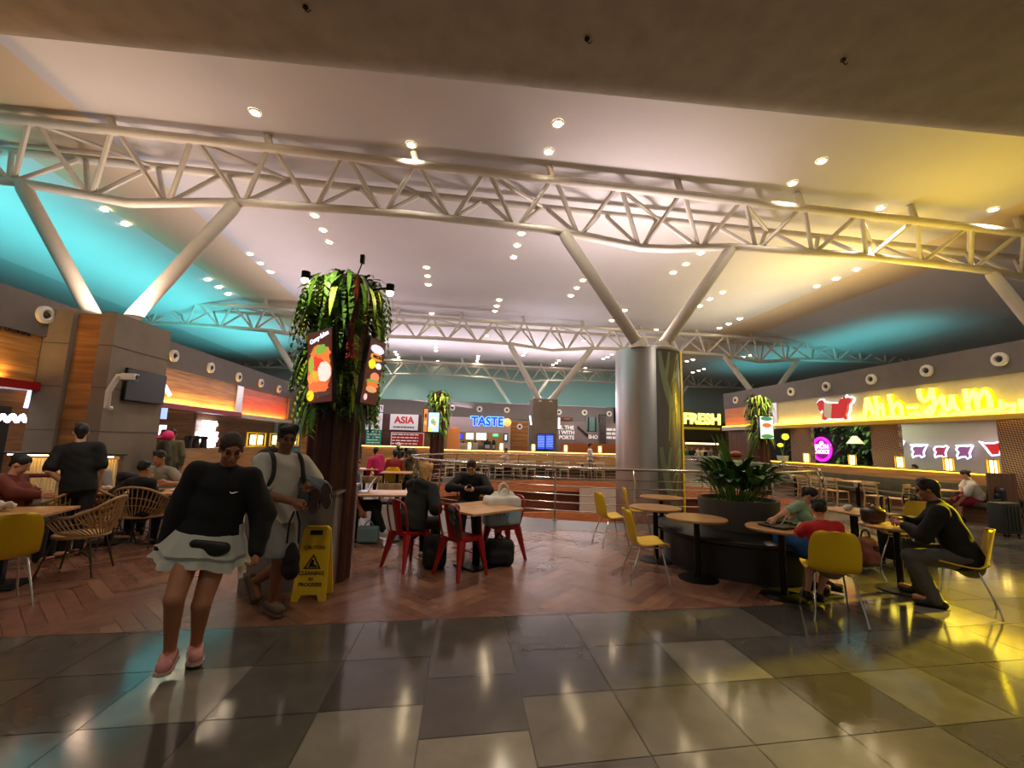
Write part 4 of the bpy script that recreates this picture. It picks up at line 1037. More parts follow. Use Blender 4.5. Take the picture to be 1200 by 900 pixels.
b=MB();b.box((-.28,-ln/2-.03,.6),(.75,.06,1.2));b.build('end_panel',woodmat('end_wood',(84,56,36),(112,78,52),axis=2),t)
for k,x in enumerate((946,999.5,1055,1112,1164)):
    P=px(x,545,XR);cage_lamp('cage lamp on the right bench back, %s'%('in front of the first patterned pillar','below the hanging plant, right of the magenta sign','at the second patterned pillar','under the middle neon cow','at the third patterned pillar')[k],(XR-.01,P[1],1.18),1.25)
A=py(520,530,21.6);B=py(724,540,21.6)
t=thing('partition_bench','long oak partition bench with lamps across the middle of the hall','bench',((A[0]+B[0])/2,21.6,0));ln=B[0]-A[0]
for nm,c_,d_,m in (('back_panel',(0,0,.6),(ln,.14,1.2),OAKP),('top_board',(0,-.02,1.215),(ln+.05,.26,.035),OAKP),('light_line',(0,-.13,1.18),(ln,.02,.02),LED_WARM),('seat_cushion',(0,-.36,.43),(ln,.55,.1),FABR),('plinth',(0,-.3,.19),(ln,.5,.38),DARKWALLX)):
    b=MB();b.box(c_,d_);b.build(nm,m,t)
for k,x in enumerate((550,587.5,625,663,703)):
    P=py(x,525,21.6);cage_lamp('glowing lamp on the middle partition bench, %s from the left'%('first','second','third','fourth','fifth')[k],(P[0],21.6,1.235),1.25)
t=thing('partition_bench','low oak bar with an orange lit edge behind the magenta group','bench',(py(470,530,25)[0],25,0))
for nm,c_,d_,m in (('back_panel',(0,0,.62),(4.2,.14,1.24),OAKP),('top_board',(0,-.02,1.26),(4.3,.3,.04),OAKP),('light_line',(0,-.16,1.22),(4.2,.02,.03),LED_WARM)):
    b=MB();b.box(c_,d_);b.build(nm,m,t)
# tables and pale chairs in front of the benches
GF='cream chairs in the far seating area';st=square_table('cafe_table',1.1,.7,mat('cream_top',(214,200,170),.4))
for k,x in enumerate((536,576,612,650,690)):
    P=py(x,540,20.6);w_=('leftmost','second from left','middle','second from right','rightmost')[k]
    st.put((P[0],P[1]-.05,0),0,'cream-topped far table before the middle bench, %s'%w_,'cream-topped far tables')
    for s_,ww in ((-1,'left'),(1,'right')): put(white_ch,(P[0]+s_*.32,P[1]-.62),(s_*.1,1),'cream far chair at the %s side of the %s cream table'%(ww,w_),GF)
GW='pale wooden chairs by the right bench'
rtb=square_table('cafe_table',.75,.75,TBW)
for k,(x,y) in enumerate(((932,563),(965,568),(1005,573))):
    P=px(x,y,11.9);rtb.put((11.9,P[1],0),PI/2,'small table before the right bench, %s'%('nearest the railing end','second from the railing end','third from the railing end')[k],'small tables along the right bench')
for k,(x,y,f) in enumerate(((948,592,(1,.15)),(965,596,(1,.1)),(983,600,(1,.1)),(1030,606,(1,.1)),(1052,604,(-.4,1)))):
    put(pale,(11.25,px(x,y,11.25)[1],0),f,'pale wooden chair before the right bench, %s'%('leftmost','second from left','third from left','fourth from left','nearest the yellow chairs')[k],GW)
P=px(1098,575,11.9);rtb.put((11.9,P[1],0),PI/2,'small table in front of the woman in white at the right bench','small tables along the right bench')
# ---- lit bench at left
A=pz(28,600);t=thing('fluted_bench','bench with warmly lit fluted back in front of the concrete pillar','bench',((py(10,550,8.3)[0]+py(133,550,8.3)[0])/2,8.35,0))
ln=py(133,550,8.3)[0]-py(10,550,8.3)[0]
b=MB();b.box((0,.1,.6),(ln,.1,1.2));b.build('back_panel',DARKWALLX,t)
b=MB()
for i in range(int(ln/.05)): b.cyl((-ln/2+.03+i*.05,.03,.5),.024,.62,8)
b.build('fluted_cushion',mat('fluted_fabric',(214,186,140),.8),t)
b=MB();b.box((0,-.0,1.2),(ln+.1,.3,.03));b.build('top_board',BLACK,t)
b=MB();b.box((0,-.1,1.175),(ln,.03,.02));b.build('light_line',emat('bench_led',(255,214,140),18.),t)
b=MB();b.box((0,-.25,.42),(ln,.55,.12),bev=.03);b.build('seat_cushion',FABR,t);b=MB();b.box((0,-.2,.18),(ln,.45,.36));b.build('plinth',DARKWALLX,t)
# ---- curved planter bench
BC=(3.98,6.05)
t=thing('curved_bench','black round bench wrapped around the leafy planter','bench',(BC[0],BC[1],0))
b=MB();b.lathe([(.5,.42),(1.1,.42),(1.14,.44),(1.14,.48),(1.1,.5),(.5,.5)],n=64);b.build('seat',mat('black_leather',(16,14,13),.4),t)
b=MB();b.lathe([(1.02,0),(1.02,.42)],n=64);b.build('base',mat('dark_laminate',(30,26,24),.45,var=.1),t)
t=thing('leafy_planter','big round grey planter full of glossy leaves on the curved bench','plant pot',(BC[0],BC[1],0))
b=MB();b.lathe([(0,.5),(.5,.5),(.53,.86),(.53,.9),(.48,.9),(.47,.84),(0,.84)],n=48);b.build('pot',mat('grey_pot',(72,66,60),.6,var=.1),t)
# ================================================================ plants
G1=mat('leaf_dark',(48,78,34),.45,var=.3);G2=mat('leaf_mid',(92,136,48),.45,var=.3);G3=mat('leaf_lime',(176,200,70),.5,var=.25);G4=mat('leaf_red',(120,44,28),.5,var=.3);G5=mat('leaf_glossy',(46,86,40),.3,var=.25)
GS=[G1,G2,G3,G4]
def leaf(b,base,d,l,w,droop=.5,seg=4,fold=.25):
    p=Vector(base);d=Vector(d).normalized();side=d.cross(Vector((0,0,1)))
    if side.length<.05: side=Vector((1,0,0))
    side.normalize();vs=[];st=l/seg
    for i in range(seg+1):
        f=i/seg;ww=w*math.sin(PI*min(1,.12+.88*f*.98))**.8 if i<seg else w*.03
        up=side.cross(d).normalized()
        vs+=[p-side*ww/2+up*ww*fold*.5,p,p+side*ww/2+up*ww*fold*.5]
        p=p+d*st;d=(d+Vector((0,0,-droop*st/max(l,.01)*1.6))).normalized()
    fs=[]
    for i in range(seg):
        o=3*i;fs+=[(o,o+1,o+4,o+3),(o+1,o+2,o+5,o+4)]
    b.add(vs,fs)
def plant_column(label,x,y,scale=1.,seed=1,nleaf=1.,detail=True):
    r_=random.Random(seed);t=thing('plant_tower',label,'plant column',(x,y,0));s=scale
    b=MB();n=72;R0=.27*s
    def rr(a): return R0*(1+.09*math.copysign(abs(math.sin(9*a))**.5,math.sin(9*a)))
    b.grid(lambda u,v:(rr(2*PI*u)*math.cos(2*PI*u),rr(2*PI*u)*math.sin(2*PI*u),.0+3.55*v),n*2,1,closed_u=True);b.build('ribbed_trunk',mat('rust_trunk',(74,34,22),.5,var=.15),t,smooth=20)
    def ring_pt(z0,z1,k=1.):
        a=r_.uniform(0,2*PI);z=r_.uniform(z0,z1);f=min(1,max(0,(z-1.75)/1.9));rad=(.25+.07*f)*s*k
        return Vector((rad*math.cos(a),rad*math.sin(a),z)),Vector((math.cos(a),math.sin(a),0))
    def clear(p):
        a=math.degrees(math.atan2(p.y,p.x));return detail and p.z<3.35 and (-150<a<-108 or -52<a<0)
    b=MB()
    for i in range(int(420*nleaf)):   # hanging ferns
        p,o=ring_pt(2.05,3.6)
        if clear(p): continue
        b.m(r_.choice([0,1,1,2,2]));L_=r_.uniform(.28,.6)
        leaf(b,p,o*.55+Vector((r_.uniform(-.4,.4),r_.uniform(-.4,.4),r_.uniform(-.6,.1))),L_,r_.uniform(.035,.07),2.6,6,.1)
        # leaflets
        if detail:
            d=(o*.5+Vector((0,0,-.3))).normalized();q=p.copy();sd=d.cross(Vector((0,0,1))).normalized()
            for k in range(7):
                q=q+d*L_/7;d=(d+Vector((0,0,-.42))).normalized()
                for s_ in (-1,1): leaf(b,q,sd*s_+d*.5,.1,.03,.4,2,.1)
    b.build('hanging_ferns',GS,t,smooth=0)['kind']='stuff'
    b=MB()
    for i in range(int(170*nleaf)):
        p,o=ring_pt(2.0,3.5,1.1)
        if clear(p): continue
        b.m(r_.choice([0,0,1,2]));leaf(b,p,o*.7+Vector((r_.uniform(-.7,.7),r_.uniform(-.7,.7),r_.uniform(-.5,.5))),r_.uniform(.12,.26),r_.uniform(.06,.13),1.0,4)
    b.build('broad_leaves',GS,t,smooth=0)['kind']='stuff'
    b=MB()
    for i in range(int(24*nleaf)+6):      # bromeliad rosettes at the top
        a=r_.uniform(0,2*PI);rad=r_.uniform(.02,.36)*s;c=Vector((rad*math.cos(a),rad*math.sin(a),r_.uniform(3.35,3.6)));mi=r_.choice([0,0,0,1,3])
        for k in range(10):
            aa=2*PI*k/10+r_.random();b.m(mi);leaf(b,c,(math.cos(aa),math.sin(aa),r_.uniform(.3,1.3)),r_.uniform(.16,.3),r_.uniform(.03,.05),1.3,4)
    b.build('bromeliads',GS,t,smooth=0)['kind']='stuff'
    b=MB()
    for i in range(int(90*nleaf)):   # trailing leaves around the lower fringe
        p,o=ring_pt(1.9,2.3);b.m(r_.choice([0,1,1]));leaf(b,p,o*.7+Vector((0,0,-.3)),r_.uniform(.25,.5),r_.uniform(.03,.05),3.,6,.1)
    b.build('fern_fringe',GS,t,smooth=0)['kind']='stuff'
    if detail:
        b=MB()
        for i in range(14):
            a=-1.1+r_.uniform(-.05,.05);z=2.7+i*.045;b.m(0);leaf(b,(.42*math.cos(a),.42*math.sin(a),z-.2),(math.cos(a)*.3,math.sin(a)*.3,1),.45,.05,.1,3)
        b.build('red_bromeliad',G4,t,smooth=0)
        b=MB()
        for i in range(40):
            a=-1.05+r_.uniform(-.12,.12);z=2.5+r_.uniform(0,.18);b.sphere((.47*math.cos(a),.47*math.sin(a),z),.018,6,4)
        b.build('berry_cluster',mat('berry_red',(150,30,40),.5),t)['kind']='stuff'
    return t
PCX,PCY=-1.53,5.45
plant_column('tall plant column with ribbed trunk and two menu screens, near the walking man',PCX,PCY,1.0,3)
c=py(513,500,18.);plant_column('small far plant column with a blue screen, left end of the railing',c[0],18.,1.0,5,.5,False);PC2=c
c=py(890,500,15.2);plant_column('far plant column with a green and white screen, left of the cream sign',c[0],15.2,1.0,8,.5,False);PC3=c
# plinth clad in steel
x0,x1,y0,y1=-2.22,-1.34,4.98,6.0
t=thing('steel_plinth','brushed steel box base around the foot of the plant column','plinth',((x0+x1)/2,(y0+y1)/2,0))
PLS=mat('plinth_steel',(142,134,126),.34,metal=.6,var=.12,scale=3)
w_,d_=x1-x0,y1-y0
for nm,c_,s_ in (('front_sheet',(0,-d_/2,.5),(w_,.02,1.)),('side_sheet',(w_/2,0,.5),(.02,d_,1.)),('side_sheet',(-w_/2,0,.5),(.02,d_,1.)),('back_sheet',(0,d_/2,.5),(w_,.02,1.))):
    b=MB();b.box(c_,s_);b.build(nm,PLS,t,smooth=0)
b=MB()
for c_,s_ in (((0,-d_/2,1.01),(w_+.06,.07,.03)),((0,d_/2,1.01),(w_+.06,.07,.03)),((-w_/2,0,1.01),(.07,d_,.03)),((w_/2,0,1.01),(.07,d_,.03))): b.box(c_,s_)
b.build('top_rim',STEEL,t,smooth=0);b=MB();b.box((0,0,.9),(w_-.02,d_-.02,.02));b.build('soil_cover',mat('soil',(40,30,22),.9),t,smooth=0)
# spot lamps and camera on arms
def arm_spot(label,a,e):
    t=thing('plant_spotlight',label,'spotlight',a,0);d=Vector(e)-Vector(a);b=MB();b.tube([(0,0,0),d],.014,6);b.build('arm',BLACKM,t)
    b=MB();b.tube([d+Vector((0,0,.04)),d+Vector((0,0,-.05))],.05,12);b.build('head',BLACKM,t);b=MB();b.sphere(d+Vector((0,0,-.06)),.045,12,8);b.build('bulb',GLOW,t)
S1=py(358,328,5.2);S2=py(457,343,5.2)
arm_spot('spotlight on a thin arm left of the plant column top',(PCX-.2,PCY-.1,3.5),S1+Vector((0,0,.06)));arm_spot('spotlight on a thin arm right of the plant column top',(PCX+.2,PCY-.1,3.4),S2+Vector((0,0,.06)))
A=py(425,304,5.4);t=thing('camera_box','small black box on a rod above the plant column','camera',A);b=MB();b.box((0,0,0),(.05,.06,.11),bev=.006);b.build('housing',BLACK,t);b=MB();b.tube([(0,0,-.04),(-.09,.05,-.3)],.008,6);b.build('rod',BLACKM,t)
# screens on the main column: traced corners give the turn and tilt of each panel
def quad_screen(name,label,tl,tr,br,bl,Yl,Yr,th=.05):
    t=thing(name,label,'screen')
    P=[py(*tl,Yl),py(*tr,Yr),py(*br,Yr),py(*bl,Yl)]
    ux=((P[1]-P[0])+(P[2]-P[3]))/2;uz=((P[0]-P[3])+(P[1]-P[2]))/2;W_,H_=ux.length,uz.length;ux.normalize();nn=ux.cross(uz).normalized();uz=nn.cross(ux).normalized()
    c=(P[0]+P[1]+P[2]+P[3])/4
    t.matrix_world=Matrix(((ux.x,uz.x,nn.x,c.x),(ux.y,uz.y,nn.y,c.y),(ux.z,uz.z,nn.z,c.z),(0,0,0,1)))
    b=MB();b.box((0,0,-th/2-.004),(W_+.03,H_+.03,th),bev=.006);b.build('housing',SCRB,t)
    return t,W_,H_
def panel(t,name,W_,H_,m,z=0.):
    b=MB();b.box((0,0,z),(W_,H_,.004));return b.build(name,m,t,smooth=0)
def blob(t,name,cx,cy,rx,ry,m,z,jag=0,seed=0,n=26):
    r_=random.Random(seed);b=MB();pts=[(cx+rx*math.cos(2*PI*i/n)*(1+jag*r_.uniform(-1,1)),cy+ry*math.sin(2*PI*i/n)*(1+jag*r_.uniform(-1,1))) for i in range(n)]
    b.prism(pts,(0,0,z),(1,0,0),(0,1,0),.003);return b.build(name,m,t,smooth=0)
e_=lambda n,c,k=1.1: emat('ad_'+n,c,k)
t,W_,H_=quad_screen('menu_screen','tall lit menu screen with seafood soup, left side of the plant column',(359.5,393),(387,384.5),(391,470),(362,472),5.02,4.66)
panel(t,'display',W_,H_,e_('brown',(84,40,36),.6))
for k,(cx,cy,rx,ry,c_,j) in enumerate(((.0,-.06,.46,.3,(196,96,44),.12),(.05,.12,.34,.14,(226,120,58),.2),(-.1,.02,.24,.1,(214,60,44),.25),(.22,-.08,.22,.12,(232,216,206),.1),(-.2,-.16,.2,.1,(230,150,70),.2),(-.15,-.1,.08,.05,(240,170,50),.05),(.1,.22,.2,.05,(120,160,60),.3),(-.05,-.27,.34,.07,(232,110,60),.2),(-.3,.03,.1,.1,(150,170,70),.2),(.05,-.36,.42,.03,(70,50,50),.05))):
    blob(t,'food_picture',cx*W_,cy*H_*1.08,min(rx*1.2,.47)*W_,ry*1.18*H_,e_('f%d'%k,c_),.004+.001*k,j,k)
blob(t,'price_badge',-.33*W_,-.4*H_,.15*W_,.075*H_,e_('badge',(245,215,40)),.016,0,1)
text('lettering','Curry laksa',.068,e_('white',(225,230,255),1.8),t,(.0,.41*H_,.006),rot=(0,0,.18),ext=.002,bold=.002,fit=W_*.78)
t,W_,H_=quad_screen('menu_screen','narrow tilted menu screen with a burger, right side of the plant column',(434.5,396),(453.5,404),(439,475),(422,471.5),4.76,5.05)
panel(t,'display',W_,H_,e_('brown',(84,40,36),.6))
for k,(cx,cy,rx,ry,c_,j) in enumerate(((.0,.36,.42,.07,(220,220,235),.06),(.02,.24,.4,.06,(232,150,60),.06),(-.2,.12,.22,.07,(245,222,40),.1),(.22,.11,.18,.05,(225,225,235),.1),(.1,-.08,.28,.08,(222,130,90),.03),(.0,-.15,.4,.035,(110,160,60),.25),(.02,-.2,.36,.05,(226,112,52),.15),(-.02,-.27,.34,.05,(214,150,100),.08),(-.3,-.4,.1,.05,(230,190,190),.0))):
    blob(t,'burger_picture',cx*W_,cy*H_,rx*W_,ry*H_,e_('b%d'%k,c_),.004+.001*k,j,k)
e_('dark',(60,30,30),.2)
text('lettering','NACHOS',.05,e_('dark',(60,30,30),.2),t,(0.02,.24*H_,.02),rot=(0,0,0),ext=.002,bold=.003)
def far_screen(label,x0,y0,x1,y1,Y,cols,nm):
    t=thing('menu_screen',label,'screen');c=py((x0+x1)/2,(y0+y1)/2,Y);t.location=c
    w=(py(x1,(y0+y1)/2,Y)-py(x0,(y0+y1)/2,Y)).length;h=py(x0,y0,Y)[2]-py(x0,y1,Y)[2]
    b=MB();b.box((0,.05,0),(w+.06,.08,h+.06),bev=.01);b.build('housing',SCRB,t)
    b=MB();b.box((0,0,0),(w,.01,h));b.build('display',emat('fs_'+nm,cols[0],1.2),t,smooth=0)
    for k,(cx,cy,rx,ry,c_) in enumerate(cols[1:]):
        b=MB();n=20;b.prism([(cx*w+rx*w*math.cos(2*PI*i/n),cy*h+ry*h*math.sin(2*PI*i/n)) for i in range(n)],(0,-.008-.003*k,0),(1,0,0),(0,0,1),.002);b.build('picture',emat('fs_%s%d'%(nm,k),c_,1.2),t,smooth=0)
far_screen('pale blue screen with a colourful dish on the small far plant column',502,483.5,514.5,506,17.4,[(170,205,240),(0,0,.36,.3,(235,236,230)),(-.08,.03,.22,.16,(120,180,90)),(.1,-.05,.18,.14,(236,160,60)),(0,0,.1,.07,(60,130,210)),(-.3,-.4,.16,.1,(240,220,40))],'a')
far_screen('narrow orange poster screen on the left of the small far plant column',496.5,479,501,506,17.6,[(190,120,60),(0,.2,.3,.1,(70,50,40)),(0,-.1,.3,.1,(230,170,110))],'b')
far_screen('green and white menu screen on the plant column left of the cream sign',891,488,906,514,14.6,[(226,226,216),(0,.4,.46,.1,(40,110,90)),(0,.1,.36,.1,(190,90,50)),(0,-.4,.48,.1,(60,130,70))],'c')
# leaves of the big planter
t=[o for o in bpy.data.objects if o.name.startswith('leafy_planter')][0]
r_=random.Random(11);b=MB()
for i in range(150):
    a=r_.uniform(0,2*PI);rad=r_.uniform(0,.3);base=(rad*math.cos(a),rad*math.sin(a),.84);up=r_.uniform(.8,3.)
    up*=1.25;d=Vector((math.cos(a),math.sin(a),up)).normalized();L_=r_.uniform(.25,.66)
    # stalk then blade
    st=Vector(base);e=st+d*L_*.75
    b.m(1).tube([st,e],.005,4,cap=False);b.m(0).add([],[]);b.m(r_.choice([0,0,1]));leaf(b,e,d+Vector((math.cos(a)*.15,math.sin(a)*.15,0)),r_.uniform(.24,.38),r_.uniform(.1,.16),1.0,6)
b.build('foliage',[G5,G2],t,smooth=0)['kind']='stuff'
b=MB()
for i in range(10):
    a=r_.uniform(0,2*PI);b.m(0);leaf(b,(.1*math.cos(a),.1*math.sin(a),1.1),(math.cos(a)*.25,math.sin(a)*.25,1),.75,.12,.3,6)
b.build('tall_blades',G2,t,smooth=0)
b=MB();b.sphere((.1,.15,1.52),.075,10,8,(1.3,1,.7));b.build('flower',mat('coral_flower',(214,110,80),.5),t)
for k in range(2):
    pass
# trailing fern lying over the bench edge
t=thing('potted_fern','low dark fern spilling over the curved bench below the planter','plant',(BC[0]+.25,BC[1]-.72,.5))
b=MB();b.lathe([(0,0),(.09,0),(.11,.12),(0,.12)],n=16);b.build('pot',BLACK,t);b=MB()
for i in range(70):
    a=r_.uniform(0,2*PI);leaf(b,(0,0,.12),(math.cos(a),math.sin(a),r_.uniform(.2,1.6)),r_.uniform(.2,.36),r_.uniform(.04,.08),1.6,5)
b.build('fronds',G1,t,smooth=0)['kind']='stuff'
# small leafy pot behind the magenta group, plant by the inner green wall
c=py(476,527,22.);t=thing('potted_shrub','round leafy shrub with white blossoms behind the magenta group','plant',(c[0],22.,.9))
b=MB();b.lathe([(0,-.9),(.35,-.9),(.42,0),(0,0)],n=20);b.build('pot',mat('grey_pot',(72,66,60),.6),t);b=MB()
for i in range(170):
    a=r_.uniform(0,2*PI);leaf(b,(.2*math.cos(a),.2*math.sin(a),.05),(math.cos(a),math.sin(a),r_.uniform(.1,1.8)),r_.uniform(.3,.6),.13,.8,4)
b.build('foliage',G5,t,smooth=0)['kind']='stuff'
b=MB();b.sphere((-.35,-.2,.45),.13,10,8);b.sphere((-.5,-.2,.25),.1,10,8);b.build('blossom',mat('blossom',(226,214,206),.6),t)
c=px(918,548,XR-.3);t=thing('lily_pot','white pot with a glowing yellow flower at the far end of the right bench','plant',(XR-.35,px(918,548,XR-.35)[1],1.19))
b=MB();b.lathe([(0,0),(.17,0),(.22,.2),(0,.2)],n=18);b.build('pot',WHITEP,t);b=MB();b.tube([(0,0,.2),(.0,.1,.55)],.014,6);b.tube([(0,0,.2),(0,-.15,.75),(0,-.2,.9)],.014,6);b.build('stem',G2,t)
b=MB();b.sphere((0,.1,.62),.1,10,8,(1,1.3,.8));b.sphere((0,-.2,.95),.13,10,8);b.build('flower',emat('lily_glow',(236,226,60),1.2),t)
LEAFWALL()
# ================================================================ people
def ik(a,t,l1,l2,pole):
    d=t-a;D=d.length;D=max(min(D,(l1+l2)*.998),abs(l1-l2)*1.02+1e-4);d.normalize()
    x=(l1*l1-l2*l2+D*D)/(2*D);h=math.sqrt(max(l1*l1-x*x,0));p=pole-d*pole.dot(d)
    if p.length<1e-5: p=d.orthogonal()
    p.normalize();return a+d*x+p*h,a+d*D
SK={'fair':(206,152,118),'tan':(168,112,78),'brown':(128,82,56)}
def hexm(n,c,r=.75,**k): return mat('cloth_'+n,c,r,**k)
def person(label,hip,neck,facing,H,hands=None,feet=None,head=(0,0),outfit=None,res=.012,female=False,skin='tan',hair=('short',(22,17,14)),poles=None,palms=None,curl=.5,footdir=None,bulk=1.,root=None,parts=True,cat='person'):
    hip=Vector(hip);neck=Vector(neck);f=Vector((facing[0],facing[1],0)).normalized();u=(neck-hip).normalized()
    rt_=f.cross(u).normalized();fw=u.cross(rt_).normalized()
    base=Vector((hip.x,hip.y,0)) if root is None else Vector(root)
    t=thing('person',label,cat,base)
    ang=0;L=lambda v: Vector(v)-base
    P=L(hip);neckp=P+u*.30*H
    SW=(.098 if female else .108)*H;HW=.052*H
    S={s:P+u*.283*H+rt_*s*SW for s in (-1,1)};J={s:P+rt_*s*HW for s in (-1,1)}
    hands=hands or {};feet=feet or {};poles=poles or {};palms=palms or {}
    E_={};Wr={};K={};A={}
    for s in (-1,1):
        tg=L(hands[s]) if s in hands else S[s]+Vector((0,0,-.31*H))+rt_*s*.03*H+fw*.03*H
        E_[s],Wr[s]=ik(S[s],tg,.172*H,.152*H,Vector(poles.get(('e',s),tuple(rt_*s*.5-fw*.6-Vector((0,0,.6))))))
        tg=L(feet[s]) if s in feet else Vector((J[s].x,J[s].y,.045*H))
        K[s],A[s]=ik(J[s],tg,.245*H,.245*H,Vector(poles.get(('k',s),tuple(f+Vector((0,0,.25))))))
    # head frame
    hs=H/7.4 if H>1.35 else H/6.2
    yaw,pit=math.radians(head[0]),math.radians(head[1])
    hf=(f*math.cos(yaw)+f.cross(Vector((0,0,1)))*math.sin(yaw));hf=(hf*math.cos(pit)-Vector((0,0,1))*math.sin(pit)).normalized()
    hr=hf.cross(Vector((0,0,1))).normalized();hu=hr.cross(hf).normalized()
    hc=neckp+u*.035*H+hu*.56*hs+hf*.1*hs
    HM=np.array([[hr.x,hf.x,hu.x],[hr.y,hf.y,hu.y],[hr.z,hf.z,hu.z]])
    hp=lambda x,y,z: hc+hr*x*hs+hf*y*hs+hu*z*hs
    g=(lambda r: max(r,res*.75))
    def torso(sd,off=0.,top=True,hips=True,loose=0.):
        hw=(.1 if female else .092)*H*bulk+off;ww=(.078 if female else .086)*H*bulk+off+loose*.9;cw=(.086 if female else .094)*H*bulk+off
        if hips: sd.cap(P-u*.01*H,P+u*.05*H,hw,hw*.97,n=fw,flat=.74)
        if top:
            sd.cap(P+u*.05*H,P+u*.14*H,hw*.95,ww,n=fw,flat=.74)
            sd.cap(P+u*.14*H,P+u*.235*H,ww,cw,n=fw,flat=.74)
            sd.cap(S[-1]*.82+S[1]*.18+u*-.005*H,S[1]*.82+S[-1]*.18+u*-.005*H,.043*H+off,n=fw,flat=.9)
            if female and 0<off<.017:
                for s in (-1,1): sd.ell(P+u*.215*H+fw*.055*H+rt_*s*.045*H,.042*H+off)
    # ---------------- body: one continuous surface
    sd=SDF(res,.018 if res<.009 else .022)
    torso(sd,-.008)
    sd.cap(neckp-u*.02*H,hc-hu*.2*hs-hf*.05*hs,.033*H,.03*H)
    for s in (-1,1):
        sd.cap(S[s],E_[s],g(.031*H*bulk-.004),g(.025*H));sd.cap(E_[s],Wr[s],g(.0255*H),g(.0165*H))
        sd.cap(J[s],K[s],.054*H*bulk-.006,.034*H);c=K[s].lerp(A[s],.3)-(K[s]-J[s]).normalized().cross(rt_)*0
        sd.cap(K[s],A[s],.033*H,.021*H);cb=(A[s]-K[s]).normalized();bk=(cb.cross(rt_)).normalized()
        bk=bk if bk.dot(f)<0 else -bk
        sd.cap(K[s].lerp(A[s],.16)+bk*.008*H,K[s].lerp(A[s],.5)+bk*.006*H,.03*H,.024*H)
        # foot
        fd=Vector((*footdir[s],0)).normalized() if footdir and s in footdir and len(footdir[s])==2 else (Vector(footdir[s]).normalized() if footdir and s in footdir else (f+rt_*s*.15).normalized())
        sd.cap(A[s]-fd*.02*H-Vector((0,0,.018*H)),A[s]+fd*.08*H-Vector((0,0,.024*H)) if fd.z==0 else A[s]+fd*.09*H,.021*H,.017*H)
        # hand
        hl=.104*H;dd=(Wr[s]-E_[s]).normalized()
        if ('d',s) in palms: dd=Vector(palms[('d',s)]).normalized()
        N=Vector(palms.get(s,tuple(-rt_*s)));N=(N-dd*N.dot(dd)).normalized();sd_=N.cross(dd).normalized()
        th=sd_ if sd_.dot(f+u*.3)>0 else -sd_
        ra=g(.0052*H)
        pb=Wr[s]+dd*.2*hl;pe=Wr[s]+dd*.46*hl
        sd.cap(Wr[s],pb,g(.0155*H),g(.02*H),n=N,flat=.7);sd.cap(pb-th*.1*hl,pe-th*.13*hl,g(.0125*H),k=.012);sd.cap(pb+th*.08*hl,pe+th*.13*hl,g(.0125*H),k=.012)
        for q,(o_,ll) in enumerate(((.195,.4),(.068,.46),(-.06,.43),(-.185,.34))):
            a0=pe+th*o_*hl;c1=curl*.7+.05*q;d1=(dd*math.cos(c1)+N*math.sin(c1));d2=(dd*math.cos(c1+curl*1.3)+N*math.sin(c1+curl*1.3))
            m_=a0+d1*ll*.52*hl;sd.cap(a0-dd*.05*hl,m_,ra*1.05,ra,k=.004);sd.cap(m_,m_+d2*ll*.5*hl,ra,ra*.85,k=.004)
        ta=Wr[s]+dd*.16*hl+th*.14*hl;tm=ta+(dd*.72+th*.6+N*.25).normalized()*.24*hl;sd.cap(ta,tm,ra*1.35,ra*1.1,k=.008);sd.cap(tm,tm+(dd*.95+N*.35+th*.1).normalized()*.2*hl,ra*1.1,ra*.9,k=.004)
    # head
    sd.ell(hp(0,-.04,.12),np.array((.315,.395,.385))*hs,HM);sd.ell(hp(0,.1,-.2),np.array((.235,.25,.27))*hs,HM);sd.ell(hp(0,.25,-.4),.085*hs,k=.02)
    if res<.011:
        sd.cap(hp(-.13,.33,.12),hp(.13,.33,.12),.045*hs,k=.012)
        for s in (-1,1):
            sd.ell(hp(s*.135,.405,.035),np.array((.075,.05,.05))*hs,HM,k=.01,sub=True);sd.ell(hp(s*.32,-.02,-.03),np.array((.035,.075,.12))*hs,HM,k=.006);sd.ell(hp(s*.16,.27,-.1),.09*hs,k=.02)
        sd.cap(hp(0,.365,.07),hp(0,.45,-.1),.03*hs,.055*hs,k=.01)
        sd.cap(hp(-.06,.335,-.25),hp(.06,.335,-.25),.035*hs,k=.008)
    else:
        sd.cap(hp(0,.36,.05),hp(0,.43,-.1),.04*hs,.06*hs);[sd.ell(hp(s*.32,-.02,-.03),np.array((.05,.09,.13))*hs,HM,k=.006) for s in (-1,1)]
    body=sd.mesh('body',mat('skin_'+skin,SK[skin],.55,var=.05,scale=8),t)
    if res<.011:
        b=MB()
        for s in (-1,1): b.sphere(hp(s*.135,.345,.035),.05*hs,10,8)
        b.build('eyes',mat('eye_dark',(40,28,24),.25),body)
        b=MB()
        for s in (-1,1): b.tube([hp(s*.06,.385,.13),hp(s*.14,.38,.16),hp(s*.21,.33,.13)],[.012*hs,.022*hs,.01*hs],6)
        b.build('eyebrows',hexm('brow',(34,24,20)),body)
        b=MB();b.tube([hp(-.085,.345,-.25),hp(-.03,.375,-.235),hp(.03,.375,-.235),hp(.085,.345,-.25)],[.008*hs,.026*hs,.026*hs,.008*hs],6);b.build('lips',mat('lips',(150,84,72),.5),body)
    # ---------------- hair
    kind,hcol=hair;hm=hexm('hair_%d_%d'%(hcol[0],hcol[1]),hcol,.6,var=.3,scale=30)
